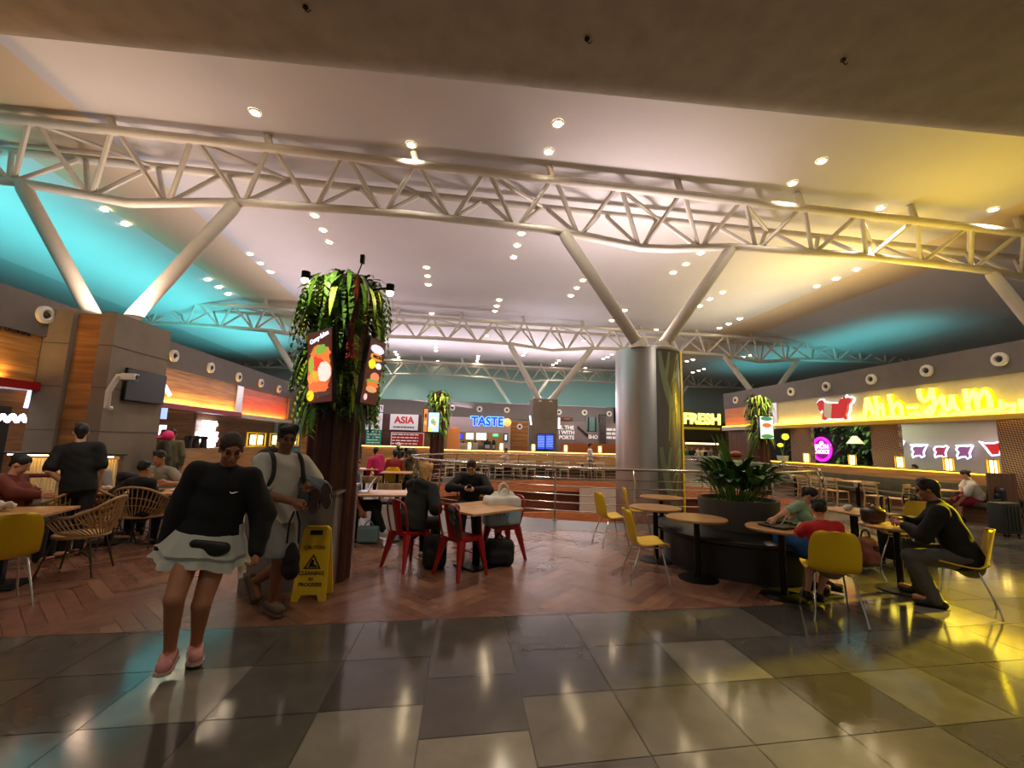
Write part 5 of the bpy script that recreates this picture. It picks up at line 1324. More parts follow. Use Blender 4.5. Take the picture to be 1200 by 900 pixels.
    if kind:
        sd=SDF(res,.012)
        sd.ell(hp(0,-.07,.17),np.array((.345,.42,.385))*hs,HM)
        if kind in('long','hoodlong'):
            for s in (-1,1): sd.cap(hp(s*.27,-.1,.05),hp(s*.3,-.12,-.55),.12*hs,.1*hs)
            sd.cap(hp(0,-.22,.1),hp(0,-.3,-.62),.3*hs,.15*hs);rr=random.Random(3)
            for i in range(14):
                a=rr.uniform(-1,1);sd.cap(hp(.3*a,-.3+.08*abs(a),.2),hp(.24*a,-.36,-.6-rr.random()*.15),.06*hs,.03*hs,k=.006)
        elif kind=='bun': sd.cap(hp(0,-.3,-.05),hp(0,-.36,-.2),.2*hs,.12*hs);sd.ell(hp(0,-.46,.22),.17*hs)
        elif kind=='pony': sd.cap(hp(0,-.32,-.1),hp(0,-.36,-.3),.17*hs,.1*hs);sd.chain([hp(.03,-.42,.0),hp(.05,-.5,-.3),hp(.05,-.45,-.55)],[.1*hs,.1*hs,.04*hs])
        elif kind=='thick':
            rr=random.Random(2)
            for i in range(26):
                a=rr.uniform(-PI*.95,PI*.95);sd.ell(hp(.27*math.sin(a),.26*math.cos(a)*.9-.02,.36+rr.uniform(-.06,.13)),rr.uniform(.09,.14)*hs)
        else:
            sd.cap(hp(0,-.18,.0),hp(0,-.24,-.26),.28*hs,.17*hs);rr=random.Random(5)
            for i in range(16):
                a=rr.uniform(-PI,PI);q_=rr.uniform(.05,.22);sd.ell(hp(q_*math.sin(a),q_*math.cos(a)+.04,.46+rr.uniform(-.03,.06)-q_*.25),rr.uniform(.08,.13)*hs)
        fz=.52 if kind!='thick' else .56
        sd.ell(hp(0,.47,-.22),np.array((.3,.34,.52))*hs,HM,k=.01,sub=True)
        if kind not in('long','hoodlong'):
            for s in (-1,1): sd.ell(hp(s*.36,.06,-.24),np.array((.12,.2,.26))*hs,HM,k=.01,sub=True)
        if res<.01: sd.rip=(.0022,150.)
        sd.mesh('hair',hm,t)
        if kind=='beard': pass
    # ---------------- clothes
    for o in (outfit or []):
        w=o['w'];m=o['m'];off=o.get('off',.012);nm=o.get('n',w)
        sd=SDF(res,.02);lo=o.get('loose',0.)
        if w=='top':
            torso(sd,off,loose=lo)
            hemz=o.get('hem',.03)*H
            sd.cap(P+u*.03*H,P-u*(hemz+.02),(.095*H)*bulk+off+lo*.4,(.097*H)*bulk+off+lo*.6,n=fw,flat=.78)
            sd.cutnow(P-u*hemz,-u)
            sl=o.get('sleeve',1.)
            for s in (-1,1):
                e=S[s].lerp(E_[s],min(1,sl*2));sd.cap(S[s],e,.034*H*bulk+off*.9+lo*.3,.029*H+off*.9+lo*(1 if sl<=.5 else .8))
                if sl>.5:
                    sd.cap(E_[s],E_[s].lerp(Wr[s],min(1,(sl-.5)*2)),.029*H+off+lo*.8,.02*H+off*.7+lo*o.get('cuff',.5))
            if o.get('hood'):
                sd.cap(neckp-fw*.045*H+rt_*.05*H,neckp-fw*.045*H-rt_*.05*H,.035*H,k=.03);sd.cap(neckp-fw*.055*H,neckp-fw*.06*H-u*.05*H,.05*H,.03*H)
            sd.cap(neckp-u*.035*H,neckp+u*o.get('collar',-.008)*H,.05*H,.037*H+off*.3,k=.03)
            if res<.013: sd.rip=(o.get('rip',.004),o.get('fr',34.))
        elif w=='bottom':
            ln=o.get('len',1.)
            for s in (-1,1):
                e=J[s].lerp(K[s],min(1,ln*2));sd.cap(J[s],e,.056*H*bulk+off*.6,.037*H+off+lo)
                if ln>.5: sd.cap(K[s],K[s].lerp(A[s],min(1,(ln-.5)*2)),.037*H+off+lo*.8,.024*H+off+lo*.7)
            sd.p.insert(0,('c',np.array(P-u*.01*H),np.array(P+u*.03*H),.094*H*bulk+off*.8,.094*H*bulk+off*.5,np.array(fw),.78,None,False));sd.p.insert(1,('x',np.array(P+u*.05*H),np.array(u),False))
            if 'cutz' in o: sd.cut((0,0,o['cutz']),(0,0,-1))
            if res<.013: sd.rip=(.003,38.)
        elif w=='shoes':
            for s in (-1,1):
                fd=Vector((*footdir[s],0)).normalized() if footdir and s in footdir and len(footdir[s])==2 else (Vector(footdir[s]).normalized() if footdir and s in footdir else (f+rt_*s*.15).normalized())
                sd=SDF(min(res,.009),.012);a=A[s];dn=Vector((0,0,-1)) if fd.z==0 else (fd.cross(fd.cross(Vector((0,0,1))))).normalized()
                if dn.z>0: dn=-dn
                sd.cap(a-fd*.03*H+dn*.022*H,a+fd*.076*H+dn*.026*H,.026*H,.026*H,k=.015);sd.cap(a+dn*.0*H,a+fd*.04*H+dn*.018*H,.027*H,.026*H)
                so=a+dn*.044*H
                if 'low' in o: sd.cut(a+dn*.004*H,-dn)
                sd.cut(so,dn);shoe_o=sd.mesh(nm,m,t)
                b=MB();sdv=dn.cross(fd).normalized();pts=[(-.058,-.018),(-.046,-.028),(.0,-.027),(.045,-.031),(.086,-.029),(.104,-.012),(.104,.012),(.086,.029),(.045,.031),(0,.027),(-.046,.028),(-.058,.018)]
                b.prism([(p[0]*H,p[1]*H) for p in pts],so-dn*.004,fd,sdv,.012*H*(1 if fd.cross(sdv).dot(dn)>0 else -1));b.build('shoe_sole',o.get('sole',m),shoe_o,smooth=30)
            continue
        sd.mesh(nm,m,t)
    d=dict(t=t,P=P,u=u,f=f,fw=fw,r=rt_,S=S,E=E_,W=Wr,K=K,A=A,neck=neckp,hc=hc,hp=hp,hs=hs,base=base,J=J)
    return d
BLK=hexm('black',(9,9,10),.85,var=.2,scale=20);NAVY=hexm('navy',(26,28,36));WHT=hexm('white',(206,202,192),.85);GRY=hexm('grey',(128,126,122),.85);OLV=hexm('olive',(92,86,58));MAG=hexm('magenta',(196,34,104));REDC=hexm('red',(186,24,30),.8);DRED=hexm('dark_red',(140,36,34));RUST=hexm('rust',(104,36,22));MINT=hexm('mint',(136,176,146));BLU=hexm('blue',(30,92,160));DEN=hexm('denim',(78,84,92));PINKSK=hexm('crimson',(150,22,50));SHOEW=hexm('shoe_white',(214,206,196),.6);SHB=hexm('shoe_black',(18,16,15),.6);PKC=hexm('clog_pink',(216,150,146),.6);TAUPE=hexm('slide_taupe',(92,76,62),.7);CREAMC=hexm('cream_shirt',(200,190,160))
MIDB=hexm('mid_tee',(120,114,98))
# ---- walking woman in black sweatshirt
wy=3.5
hip=py(243,634,wy);nk=py(263,560,wy-.02)
d=person('woman walking toward us in black sweatshirt, white ruffled skirt and pink clogs',hip,nk,(.36,-1),1.68,
  hands={1:py(189,650,wy-.08),-1:py(301,645,wy-.02)},feet={1:py(199,762,3.36)+Vector((0,0,.0)),-1:py(230,753,3.56)},head=(-14,24),female=True,skin='tan',hair=('pony',(44,30,22)),res=.0065,bulk=1.06,curl=1.1,
  poles={('e',1):(-.4,.8,-.1),('e',-1):(.4,.8,-.1)},footdir={1:(.35,-1),-1:(.6,-1)},
  outfit=[dict(w='top',n='sweatshirt',m=BLK,off=.022,loose=.026,sleeve=1.,hem=.035,cuff=.35,rip=.006,fr=26.,collar=.004),dict(w='shoes',n='clog',m=PKC,low=1,sole=hexm('clog_sole',(200,170,160)))])
t=d['t'];P=d['P'];u=d['u'];fw=d['fw'];r_=d['r']
b=MB();H=1.68
def skirt(a,v):
    th=2*PI*a;R=(.1+.012*1.1+.056*v)*H*1.06;rip=1+v*(.055*math.sin(9*th+.6)+.03*math.sin(17*th));z=.05-.13*v+.01*v*math.sin(5*th)
    return P+u*(z*H)+r_*math.cos(th)*R*rip+fw*math.sin(th)*R*.78*rip
b.grid(skirt,120,14,closed_u=True);b.build('skirt',hexm('skirt_white',(196,198,186),.8),t,smooth=80)
b=MB();b.grid(lambda a,v:skirt(a,v*.62+.0)*1.0+(r_*math.cos(2*PI*a)+fw*math.sin(2*PI*a))*(.012+.012*v),120,8,closed_u=True);b.build('skirt_tier',_M['cloth_skirt_white'],t,smooth=80)
sd=SDF(.008,.015);c=P+fw*.112*H-r_*.02*H+u*.002*H
sd.cap(c-r_*.055*H+u*.008*H,c+r_*.05*H+u*.02*H,.026*H,.018*H,n=fw,flat=.6);sd.cap(c-r_*.03*H-u*.012*H,c+r_*.02*H-u*.008*H,.024*H,.02*H,n=fw,flat=.6);sd.mesh('belt_bag',hexm('bag_black',(20,20,18),.5),t)
b=MB();b.tube([P+u*(.03*H)+r_*math.cos(a)*.122*H+fw*math.sin(a)*.1*H for a in [2*PI*i/40 for i in range(40)]],.012,6,closed=True);b.build('bag_strap',_M['cloth_bag_black'],t)
# undershirt tail at her left side
b=MB()
def tail(a,v):
    th=PI*(.86+.62*a);R=(.118+.05*v)*H*(1+v*.06*math.sin(26*a));return P+u*(.09-.22*v)*H+r_*math.cos(th)*R+fw*math.sin(th)*R*.8
b.grid(tail,24,10)
b.build('undershirt_tail',hexm('undershirt',(210,200,190),.8),t,solid=.004,smooth=80)
# chest mark
c=P+u*.235*H-r_*.055*H+fw*.093*H
b=MB();pts=[(-.022,.006),(-.017,.0),(-.008,-.006),(.0,-.004),(.03,.012),(.0,.003),(-.009,.0),(-.014,.003)]
b.prism(pts,c+fw*.012,-r_,u,-.004);b.build('chest_mark',mat('mark_white',(235,232,228),.6,emit=.15),t,smooth=0)
# ---- walking man in white shirt
my=4.5
d=person('man with thick dark hair, white t-shirt, grey shorts and backpack, stepping to the right',py(322,604,my),py(333,529,my),(.72,-.7),1.79,
  hands={1:py(343,588,my-.22),-1:py(364,572,my-.02)},feet={1:py(319,704,my-.08),-1:py(299,681,my+.16)},head=(10,12),skin='brown',hair=('thick',(16,13,12)),res=.0068,bulk=.98,curl=1.0,
  poles={('e',1):(-.8,-.1,-.7),('e',-1):(.2,.9,-.4),('k',-1):(.8,-.5,0)},palms={1:(.2,.5,-.6)},footdir={1:(.75,-.66),-1:(.5,-.42,-.75)},
  outfit=[dict(w='top',n='t_shirt',m=WHT,off=.014,loose=.02,sleeve=.36,hem=.03,rip=.005,fr=30.),dict(w='bottom',n='shorts',m=GRY,off=.016,loose=.03,len=.45,cutz=.53),dict(w='shoes',n='slide_sandal',m=TAUPE,low=1)])
t=d['t'];fw,u,r_,P,S=d['fw'],d['u'],d['r'],d['P'],d['S'];H=1.79
def strap(pts,w_,m,nm,parent):
    b=MB();b.tube(bez(pts,6),w_,8);return b.build(nm,m,parent)
bk=thing('backpack','dark backpack on the back of the man in the white t-shirt','backpack',d['base'])
BPM=hexm('pack',(26,25,26),.7,var=.2,scale=12)
sd=SDF(.009,.03);c=P+u*.2*H-fw*.135*H;Mx=np.array([[r_.x,fw.x,u.x],[r_.y,fw.y,u.y],[r_.z,fw.z,u.z]])
sd.box(c,(.15,.085,.22),Mx,.06);sd.box(c-u*.07-fw*.085,(.12,.045,.11),Mx,.04);sd.ell(c+u*.2,np.array((.13,.08,.07)),Mx);sd.mesh('pack',BPM,bk)
for s in (-1,1): strap([S[s]-fw*.075*H-r_*s*.03*H+u*.025*H,S[s]+u*.045*H-r_*s*.035*H,S[s]+fw*.06*H-r_*s*.035*H+u*.012*H,S[s]+fw*.088*H-r_*s*.03*H-u*.06*H,S[s]+fw*.075*H-r_*s*.012*H-u*.12*H,S[s]-fw*.03*H+r_*s*.0*H-u*.18*H],.02,BPM,'shoulder_strap',bk)
b=MB();b.tube([c+u*.24+r_*.04,c+u*.29,c+u*.24-r_*.04],.008,6);b.build('grab_handle',BPM,bk)
# black pouch hanging from his right hand
W=d['base']+d['W'][1];hang=W+Vector((.04,-.02,-.06))
pc=thing('drawstring_bag','black drawstring bag hanging from the right hand of the man in white t-shirt','bag',hang+Vector((0,0,-.42)))
sd=SDF(.009,.03);sd.cap((0,0,.02),(0,0,-.1),.07,.095,n=(.6,.8,0),flat=.7);sd.cap((0,0,.1),(0,0,.0),.03,.07);sd.mesh('pouch',BLK,pc)
for s in (-1,1):
    b=MB();b.tube([(s*.01,0,.4),(s*.045,.0,.3),(s*.05,0,.12)],.009,6);b.build('cord',BLK,pc)
# grey-blue jacket over left arm, shoes dangling
W=d['base']+(d['E'][-1]*.35+d['W'][-1]*.65)
jk=thing('folded_jacket','grey-blue jacket draped over the left arm of the man in white','jacket',W)
sd=SDF(.009,.02);sd.cap((-.1,.03,.03),(.1,-.03,.02),.075,.06);sd.cap((-.06,-.0,0),(-.05,-.02,-.13),.07,.05);sd.cap((.06,-.04,.0),(.08,-.05,-.1),.06,.045);sd.rip=(.009,42.);sd.mesh('fabric',hexm('jacket_blue',(104,116,124),.8),jk)
SB=hexm('sole_brown',(70,44,36),.6,var=.2,scale=30);SE=hexm('sole_edge',(128,108,96),.7)
for k,(x,y,rot) in enumerate(((369,587,.1),(383,581,-.12))):
    c=py(x,y,my-.02);sh=thing('hanging_shoe','brown-soled shoe hanging by the plinth, %s of the pair'%('left','right')[k],'shoe',c)
    n=40;pts=[]
    for i in range(n):
        a=2*PI*i/n;rr_=.052*(1-.38*math.exp(-((math.sin(a)+.05)/.3)**2));pts.append((rr_*math.cos(a)*1.0,.122*math.sin(a)))
    R=Euler((0,rot,0)).to_matrix();ux=R@Vector((1,0,0));uz=R@Vector((0,0,1))
    b=MB();b.prism(pts,(0,-.02,0),ux,uz,-.016);b.build('sole',SB,sh,smooth=30);b=MB();b.prism([(p[0]*1.06,p[1]*1.03) for p in pts],(0,-.018,0),ux,uz,-.02);b.build('welt',SE,sh,smooth=30)
    sd=SDF(.009,.02);sd.cap(uz*.06+Vector((0,.03,0)),uz*-.06+Vector((0,.03,0)),.045,.045);sd.mesh('upper',hexm('upper_dark',(44,34,30)),sh)
# ---- couple at the red chairs
seat=lambda c,z=.5:Vector((c[0],c[1],z))
def sitfeet(c,f,H,fwd=.42,gap=.11,z=None):
    f=Vector((*f,0)).normalized();r=f.cross(Vector((0,0,1)));z=.05*H if z is None else z
    return {s:Vector((c[0],c[1],0))+f*fwd+r*s*gap+Vector((0,0,z)) for s in (-1,1)}
f3=(.62,1)
hb_=seat(C1)+Vector((-.0,.02,.02));d=person('seated woman with long blond hair in a black hooded jacket, seen from behind',hb_,py(493,577,C1[1]+.1),f3,1.7,
  hands={1:py(512,593,C1[1]+.1)+Vector((0,0,.0)),-1:Vector((C1[0]+.25,C1[1]+.5,.72))},feet=sitfeet(C1,f3,1.7,.45),head=(-10,14),female=True,skin='fair',hair=('long',(176,130,78)),res=.009,bulk=1.1,
  outfit=[dict(w='top',n='hooded_jacket',m=BLK,off=.022,loose=.015,sleeve=.97,hem=.03,hood=True),dict(w='bottom',n='trousers',m=BLK,off=.01),dict(w='shoes',n='shoe',m=SHOEW)])
f4=(.0,-1)
h4=seat(C4)+Vector((0,-.02,.02));TZ=.77
d4=person('young man in black sweater facing us, both hands on a phone at the square table',h4,py(552,568,C4[1]-.14),f4,1.76,
  hands={1:Vector((C4[0]-.09,C4[1]-.47,TZ+.07)),-1:Vector((C4[0]+.06,C4[1]-.47,TZ+.06))},feet=sitfeet(C4,f4,1.76,.4),head=(12,34),skin='fair',hair=('short',(46,32,22)),res=.008,curl=.9,palms={1:(.7,0,-.5),-1:(-.7,0,-.5),('d',1):(.6,-.6,.3),('d',-1):(-.6,-.6,.3)},
  poles={('e',1):(-1,0,-.25),('e',-1):(1,0,-.25)},
  outfit=[dict(w='top',n='sweater',m=BLK,off=.014,loose=.012,sleeve=.97,hem=.04,collar=.006),dict(w='bottom',n='trousers',m=BLK,off=.01),dict(w='shoes',n='shoe',m=SHB)])
t=thing('phone','black phone held by the young man at the square table','phone',((d4['base']+d4['W'][1])+(d4['base']+d4['W'][-1]))/2+Vector((0,-.1,.035)))
b=MB();b.box((0,0,0),(.075,.15,.01),rot=(-.7,0,.1),bev=.003);b.build('case',SCRB,t);b=MB();b.box((0,.004,.006),(.068,.138,.002),rot=(-.7,0,.1));b.build('display',emat('phone_scr',(120,130,150),.5),t)
t=thing('phone','dark phone at the hand of the blond woman on the table edge','phone',py(513,590,C1[1]+.22));b=MB();b.box((0,0,0),(.07,.14,.012),rot=(.2,.1,.6),bev=.004);b.build('case',SCRB,t);b=MB();b.box((.0,0,.008),(.06,.12,.002),rot=(.2,.1,.6));b.build('display',mat('phone_glass',(30,32,38),.1),t)
# ---- man in black at right
f7=(-.66,.75);MH=Vector((MC[0]+.03,MC[1]-.02,.51))
d=person('man in black zip jacket and grey trousers, seated sideways at the right round table',MH,MH+Vector((-.66,.75,0))*.17+Vector((0,0,.48)),f7,1.78,
  hands={1:Vector((TE[0]-.02,TE[1]-.1,.83)),-1:Vector((TE[0]-.14,TE[1]-.22,.79))},feet={1:Vector((MC[0]-.12,MC[1]+.36,.08)),-1:Vector((MC[0]-.33,MC[1]+.02,.08))},head=(-4,10),skin='tan',hair=('short',(20,17,15)),res=.0085,bulk=1.02,curl=.9,palms={1:(-.6,0,-.6),-1:(0,.2,-.8)},
  poles={('e',1):(.8,.4,-.5),('e',-1):(-.3,-.7,-.6)},
  outfit=[dict(w='top',n='zip_jacket',m=BLK,off=.018,loose=.016,sleeve=.93,hem=.05,collar=.02),dict(w='bottom',n='trousers',m=hexm('trouser_grey',(74,72,68)),off=.012,loose=.012),dict(w='shoes',n='shoe',m=SHB)])
t=d['t']
b=MB()
for s in (-1,1): b.tube([d['hp'](s*.135+.07*math.cos(a),.41,.03+.055*math.sin(a)) for a in [2*PI*i/14 for i in range(14)]],.0022,6,closed=True);b.tube([d['hp'](s*.2,.4,.05),d['hp'](s*.33,.0,.04)],.002,6)
b.build('spectacles',mat('spec_frame',(70,60,52),.3,metal=.8),t)
b=MB()
for k in range(5):
    p=d['S'][-1].lerp(d['E'][-1],.3+.17*k)+Vector((0,-.068,.02));b.box(p,(.03,.012,.016),rot=(0,.5,0))
b.build('sleeve_print',mat('mark_white',(235,232,228),.6,emit=.15),t,smooth=0)
# ---- child in red
fk=(.42,.9);KH=Vector((KC[0],KC[1]-.02,.5))
d=person('child in a bright red t-shirt sitting with dangling legs, seen from behind',KH,KH+Vector((-.02,.05,.34)),fk,1.2,
  hands={1:KH+Vector((.14,.2,.12)),-1:Vector((TD[0]+.1,TD[1]-.15,.77))},feet={1:KH+Vector((.12,.3,-.39)),-1:KH+Vector((-.02,.3,-.37))},head=(8,8),skin='fair',hair=('thick',(18,15,13)),res=.0085,bulk=1.12,
  outfit=[dict(w='top',n='t_shirt',m=REDC,off=.014,loose=.012,sleeve=.38,hem=.05),dict(w='bottom',n='shorts',m=hexm('shorts_khaki',(120,108,84)),off=.012,len=.48),dict(w='shoes',n='shoe',m=SHB)])
# ---- girl in mint and blue on the curved bench
GH=py(922,630,5.15);GH.z=.56
d=person('girl with tied-up dark hair, mint top and blue skirt, leaning over the tray table',GH,py(938,598,5.08),(.6,-.8),1.4,
  hands={1:Vector((TD[0]-.02,TD[1]+.15,.78)),-1:Vector((TD[0]+.2,TD[1]+.2,.8))},feet={1:GH+Vector((.05,-.35,-.46)),-1:GH+Vector((.25,-.3,-.46))},head=(0,28),female=True,skin='fair',hair=('bun',(16,14,13)),res=.009,
  outfit=[dict(w='top',n='top',m=MINT,off=.012,sleeve=.36,hem=.03),dict(w='bottom',n='skirt',m=BLU,off=.05,loose=.06,len=.5),dict(w='shoes',n='shoe',m=SHB)])
# ---- woman in white at the right bench
c=px(1150,600,XR-.45);WH_=Vector((XR-.45,c[1],.56))
WY=WH_.y
d=person('woman in white t-shirt and crimson skirt, seated at the right bench',WH_,px(1141,573,XR-.6),(-.75,.65),1.62,hands={1:px(1112,592,XR-1.1),-1:px(1118,596,XR-.95)},feet=sitfeet(WH_,(-.75,.65),1.62,.4),head=(0,14),female=True,skin='fair',hair=('bun',(40,28,22)),res=.012,
  outfit=[dict(w='top',n='t_shirt',m=WHT,off=.016,loose=.02,sleeve=.4,hem=.03),dict(w='bottom',n='skirt',m=PINKSK,off=.03,loose=.04,len=.55),dict(w='shoes',n='shoe',m=SHB)])
def far(label,hip,neck,f,H=1.7,res=.018,**k): return person(label,hip,neck,f,H,res=res,**k)
O=lambda top,bot,sl=.38,**k:[dict(w='top',n='shirt',m=top,off=.014,sleeve=sl,**k),dict(w='bottom',n='trousers',m=bot,off=.012)]
# people beyond the right bench
P_=px(1073,552,XR+1.);far('person with short dark hair seen just above the right bench, under the neon cows',(P_[0],P_[1],.5),(P_[0],P_[1],1.0),(-1,0),1.6,outfit=O(DRED,NAVY))
P_=px(1192,556,XR+.75);far('person in grey at the right end behind the bench, head above the lit edge',(P_[0],P_[1],.56),(P_[0],P_[1],1.12),(-1,.2),1.7,outfit=O(hexm('beige',(150,136,120)),NAVY))
P_=px(921,545,XR+.7);far('small person in red behind the far end of the right bench',(P_[0],P_[1],.5),(P_[0],P_[1],1.08),(-1,-.2),1.6,outfit=O(DRED,NAVY))
# ---- left side
ly=6.45
far('man in black t-shirt standing with his back to us before the concrete pillar',Vector((py(92,570,ly)[0],ly,.9)),Vector((py(90,530,ly)[0],ly+.03,1.4)),(-.45,.9),1.68,.011,hands={-1:py(77,568,ly-.05)},head=(-14,6),hair=('short',(14,12,12)),skin='fair',outfit=O(BLK,NAVY,.42,loose=.02,hem=.06))
P_=py(10,585,6.0);far('woman with tied black hair and rust-brown top sitting at the far left edge',(P_[0],P_[1],.52),py(14,552,6.0),(.9,.2),1.65,.012,hands={1:py(48,580,5.8),-1:py(40,575,6.1)},feet=sitfeet(P_,(.9,.2),1.65),head=(0,26),female=True,skin='fair',hair=('bun',(14,12,12)),outfit=O(RUST,NAVY,.95,loose=.02))
P_=py(115,578,7.5);far('person in grey sitting behind the man in black t-shirt, mostly hidden',(P_[0],P_[1],.5),py(114,557,7.5),(-.4,-1),1.6,.014,feet=sitfeet(P_,(-.4,-1),1.6,.35),hair=('short',(16,14,13)),outfit=O(GRY,NAVY))
P_=py(190,590,7.95);far('bearded man in beige-grey t-shirt seated behind the table with the paper cup',(P_[0],P_[1],.5),py(189,548,7.85),(-.25,-1),1.74,.011,hands={1:py(176,561,7.55),-1:py(196,566,7.5)},feet=sitfeet(P_,(-.25,-1),1.74),head=(-6,16),skin='tan',hair=('short',(18,15,13)),outfit=O(MIDB,NAVY,.4,loose=.015))
P_=py(166,592,6.85);far('dark-haired child in black leaning on the long cafe table, back to us',(P_[0],P_[1],.5),py(166,562,6.8),(.25,1),1.45,.011,hands={1:py(182,572,7.0),-1:py(150,568,6.95)},feet=sitfeet(P_,(.25,1),1.45,.35),hair=('thick',(12,11,11)),outfit=O(BLK,NAVY,.95,loose=.012))
P_=py(192,545,10.4);far('person in a bright pink cap and dark jacket beside the concrete pillar',(P_[0],P_[1],.9),py(193,522,10.4),(-.6,-.6),1.6,.014,hair=('short',(30,24,20)),outfit=O(hexm('jacket_dark',(56,52,40)),NAVY,.95,loose=.02))
pc=[o for o in bpy.data.objects if o.get('label','').startswith('person in a bright pink')][0]
sd=SDF(.014,.02);sd.ell((0,0,1.555),(.115,.125,.11));sd.cap((-.06,-.08,1.53),(-.1,-.15,1.5),.05,.05,n=(0,0,1),flat=.3);sd.mesh('cap',hexm('hat_pink',(236,50,120),.7),pc)
P_=py(199,545,10.9);far('person in olive clothes standing just right of the pink cap',(P_[0],P_[1],.9),py(201,519,10.9),(-.3,1),1.66,.015,hair=('short',(16,14,13)),outfit=O(OLV,NAVY,.95))
# ---- laptop user behind the plinth
P_=py(408,605,M1[1]);d=far('person in black trousers and white shoes at the laptop, mostly hidden behind the plinth',(P_[0]+.0,P_[1],.5),(P_[0]+.02,P_[1],1.02),(1,-.05),1.72,.01,hands={1:py(424,601,M1[1]-.25),-1:py(424,598,M1[1]+.1)},feet={1:py(449,622,M1[1]-.15),-1:py(437,620,M1[1]+.15)},skin='tan',outfit=[dict(w='top',n='shirt',m=NAVY,off=.014,sleeve=.4),dict(w='bottom',n='trousers',m=BLK,off=.012),dict(w='shoes',n='shoe',m=SHOEW)])
# ---- magenta group
q=pz(460,583);fy=q[1]
P_=Vector((q[0],fy,.52));far('person in dark red shirt on a yellow chair, back to us, middle distance',P_,P_+Vector((0,.03,.5)),(0,1),1.66,.015,feet=sitfeet(P_,(0,1),1.66,.3),hair=('short',(16,13,12)),outfit=O(DRED,DEN))
P_=py(446,560,fy+.6);far('woman in magenta top with a dark headscarf leaning forward at a far table',(P_[0],P_[1],.62),py(442,541,fy+.6),(-.3,.9),1.62,.015,feet=sitfeet(P_,(-.3,.9),1.62,.3),head=(30,10),female=True,hair=('short',(30,18,22)),outfit=O(MAG,BLK,.95,loose=.02))
P_=py(474,565,fy+.9);far('person in white shirt beside the dark red shirt, back to us',(P_[0],P_[1],.52),py(473,547,fy+.9),(.2,1),1.6,.015,feet=sitfeet(P_,(.2,1),1.6,.3),hair=('short',(34,26,22)),outfit=O(WHT,DEN,.5))
P_=py(483,566,fy+.7);far('person in olive hooded top at the right of the magenta group',(P_[0],P_[1],.56),py(482,548,fy+.7),(-.5,.8),1.66,.015,feet=sitfeet(P_,(-.5,.8),1.66,.3),hair=('short',(78,70,50)),outfit=O(OLV,BLK,.95,hood=True))
# ---- far middle
P_=py(594,545,20.9);far('person in pale pink shirt seated at the cream tables below the TASTE sign',(P_[0],P_[1],.55),(P_[0]-.05,P_[1],1.06),(-1,-.2),1.66,.02,hands={1:(P_[0]-.5,P_[1]-.1,.8),-1:(P_[0]-.5,P_[1]+.1,.8)},feet=sitfeet(P_,(-1,0),1.66,.35),outfit=O(hexm('pale_pink',(214,190,180)),BLK,.5))
P_=py(692,545,19.9);far('waiter in white shirt and dark trousers standing near the middle bench',(P_[0],20.0,.88),(P_[0],20.0,1.4),(1,-.3),1.68,.02,hands={1:(P_[0]+.3,19.8,1.0),-1:(P_[0]+.3,20.1,1.0)},outfit=O(WHT,BLK,.5))
for k,(x,top,lab) in enumerate(((804,hexm('staff_green',(60,110,70)),'kitchen worker in green at left end of the FRESH counter'),(811,BLK,'kitchen worker in black, second at the FRESH counter'),(817.5,WHT,'kitchen worker in white, third at the FRESH counter'),(825,CREAMC,'kitchen worker in cream with black apron at the FRESH counter'),(833,GRY,'kitchen worker in grey at the FRESH counter'),(847,WHT,'kitchen worker in white at the right of the FRESH counter'))):
    P_=py(x,528,YF+1.4);q_=far(lab,(P_[0],YF+1.4,.9),(P_[0],YF+1.4,1.42),((-1)**k*.4,-1),1.7,.024,outfit=O(top,BLK,.5))
    if k==3: b=MB();b.box((0,-.2,1.1),(.3,.02,.5),bev=.006);b.build('apron',BLK,q_['t'])
for k,(x,top,lab) in enumerate(((549,WHT,'kitchen worker in white behind the TASTE counter, left'),(565,GRY,'kitchen worker in grey behind the TASTE counter, right'))):
    P_=py(x,524,YB+1.2);far(lab,(P_[0],YB+1.2,.9),(P_[0],YB+1.2,1.42),(0,-1),1.66,.024,outfit=O(top,BLK,.5))
# ================================================================ props
# wet floor sign
YS=mat('sign_yellow',(232,190,24),.45,var=.04)
TL=py(356,617,4.62);TR=py(386,617,4.66);BR=pz(380,697,0);BL=pz(343,697,0)
t=thing('wet_floor_sign','yellow folding cleaning-in-progress sign standing against the steel plinth','sign',(BL+BR)/2+Vector((.06,-.2,0)))
o_=(BL+BR)/2;yf=(BL[1]+BR[1])/2
w1,w0,hh=.13,.165,.7
def leafp(dy0,dy1,name):
    b=MB();th=.022;N=[]
    pts=[(-w0,.0),(-.1,.0),(-.075,.06),(.075,.06),(.1,0),(w0,0),(w1,hh-.03),(w1-.03,hh),(.065,hh),(.065,hh-.025),(.065,hh-.07),(-.065,hh-.07),(-.065,hh-.025),(.065,hh-.025),(.065,hh),(-w1+.03,hh),(-w1,hh-.03)]
    pts=[(-w0,.0),(-.1,.0),(-.075,.06),(.075,.06),(.1,0),(w0,0),(w1,hh-.03),(w1-.03,hh),(-w1+.03,hh),(-w1,hh-.03)]
    d=Vector((0,dy1-dy0,hh)).normalized();b.prism(pts,(0,dy0,0),(1,0,0),d,-th);return b.build(name,YS,t,smooth=20),d
fr,dv=leafp(0,.11,'front_leaf');leafp(.22+.02,.11+.02,'rear_leaf')
nn=Vector((1,0,0)).cross(dv);at=lambda x,z,k=.004:Vector((x,0,0))+dv*z-nn*0+Vector((0,-k,0))
b=MB();b.box(at(0,hh-.055,.006),(.12,.012,.045),bev=.004);b.build('hand_slot',BLACK,t)
b=MB();tri=[(-.085,.3),(.085,.3),(0,.44)];tin=[(-.062,.312),(.062,.312),(0,.414)]
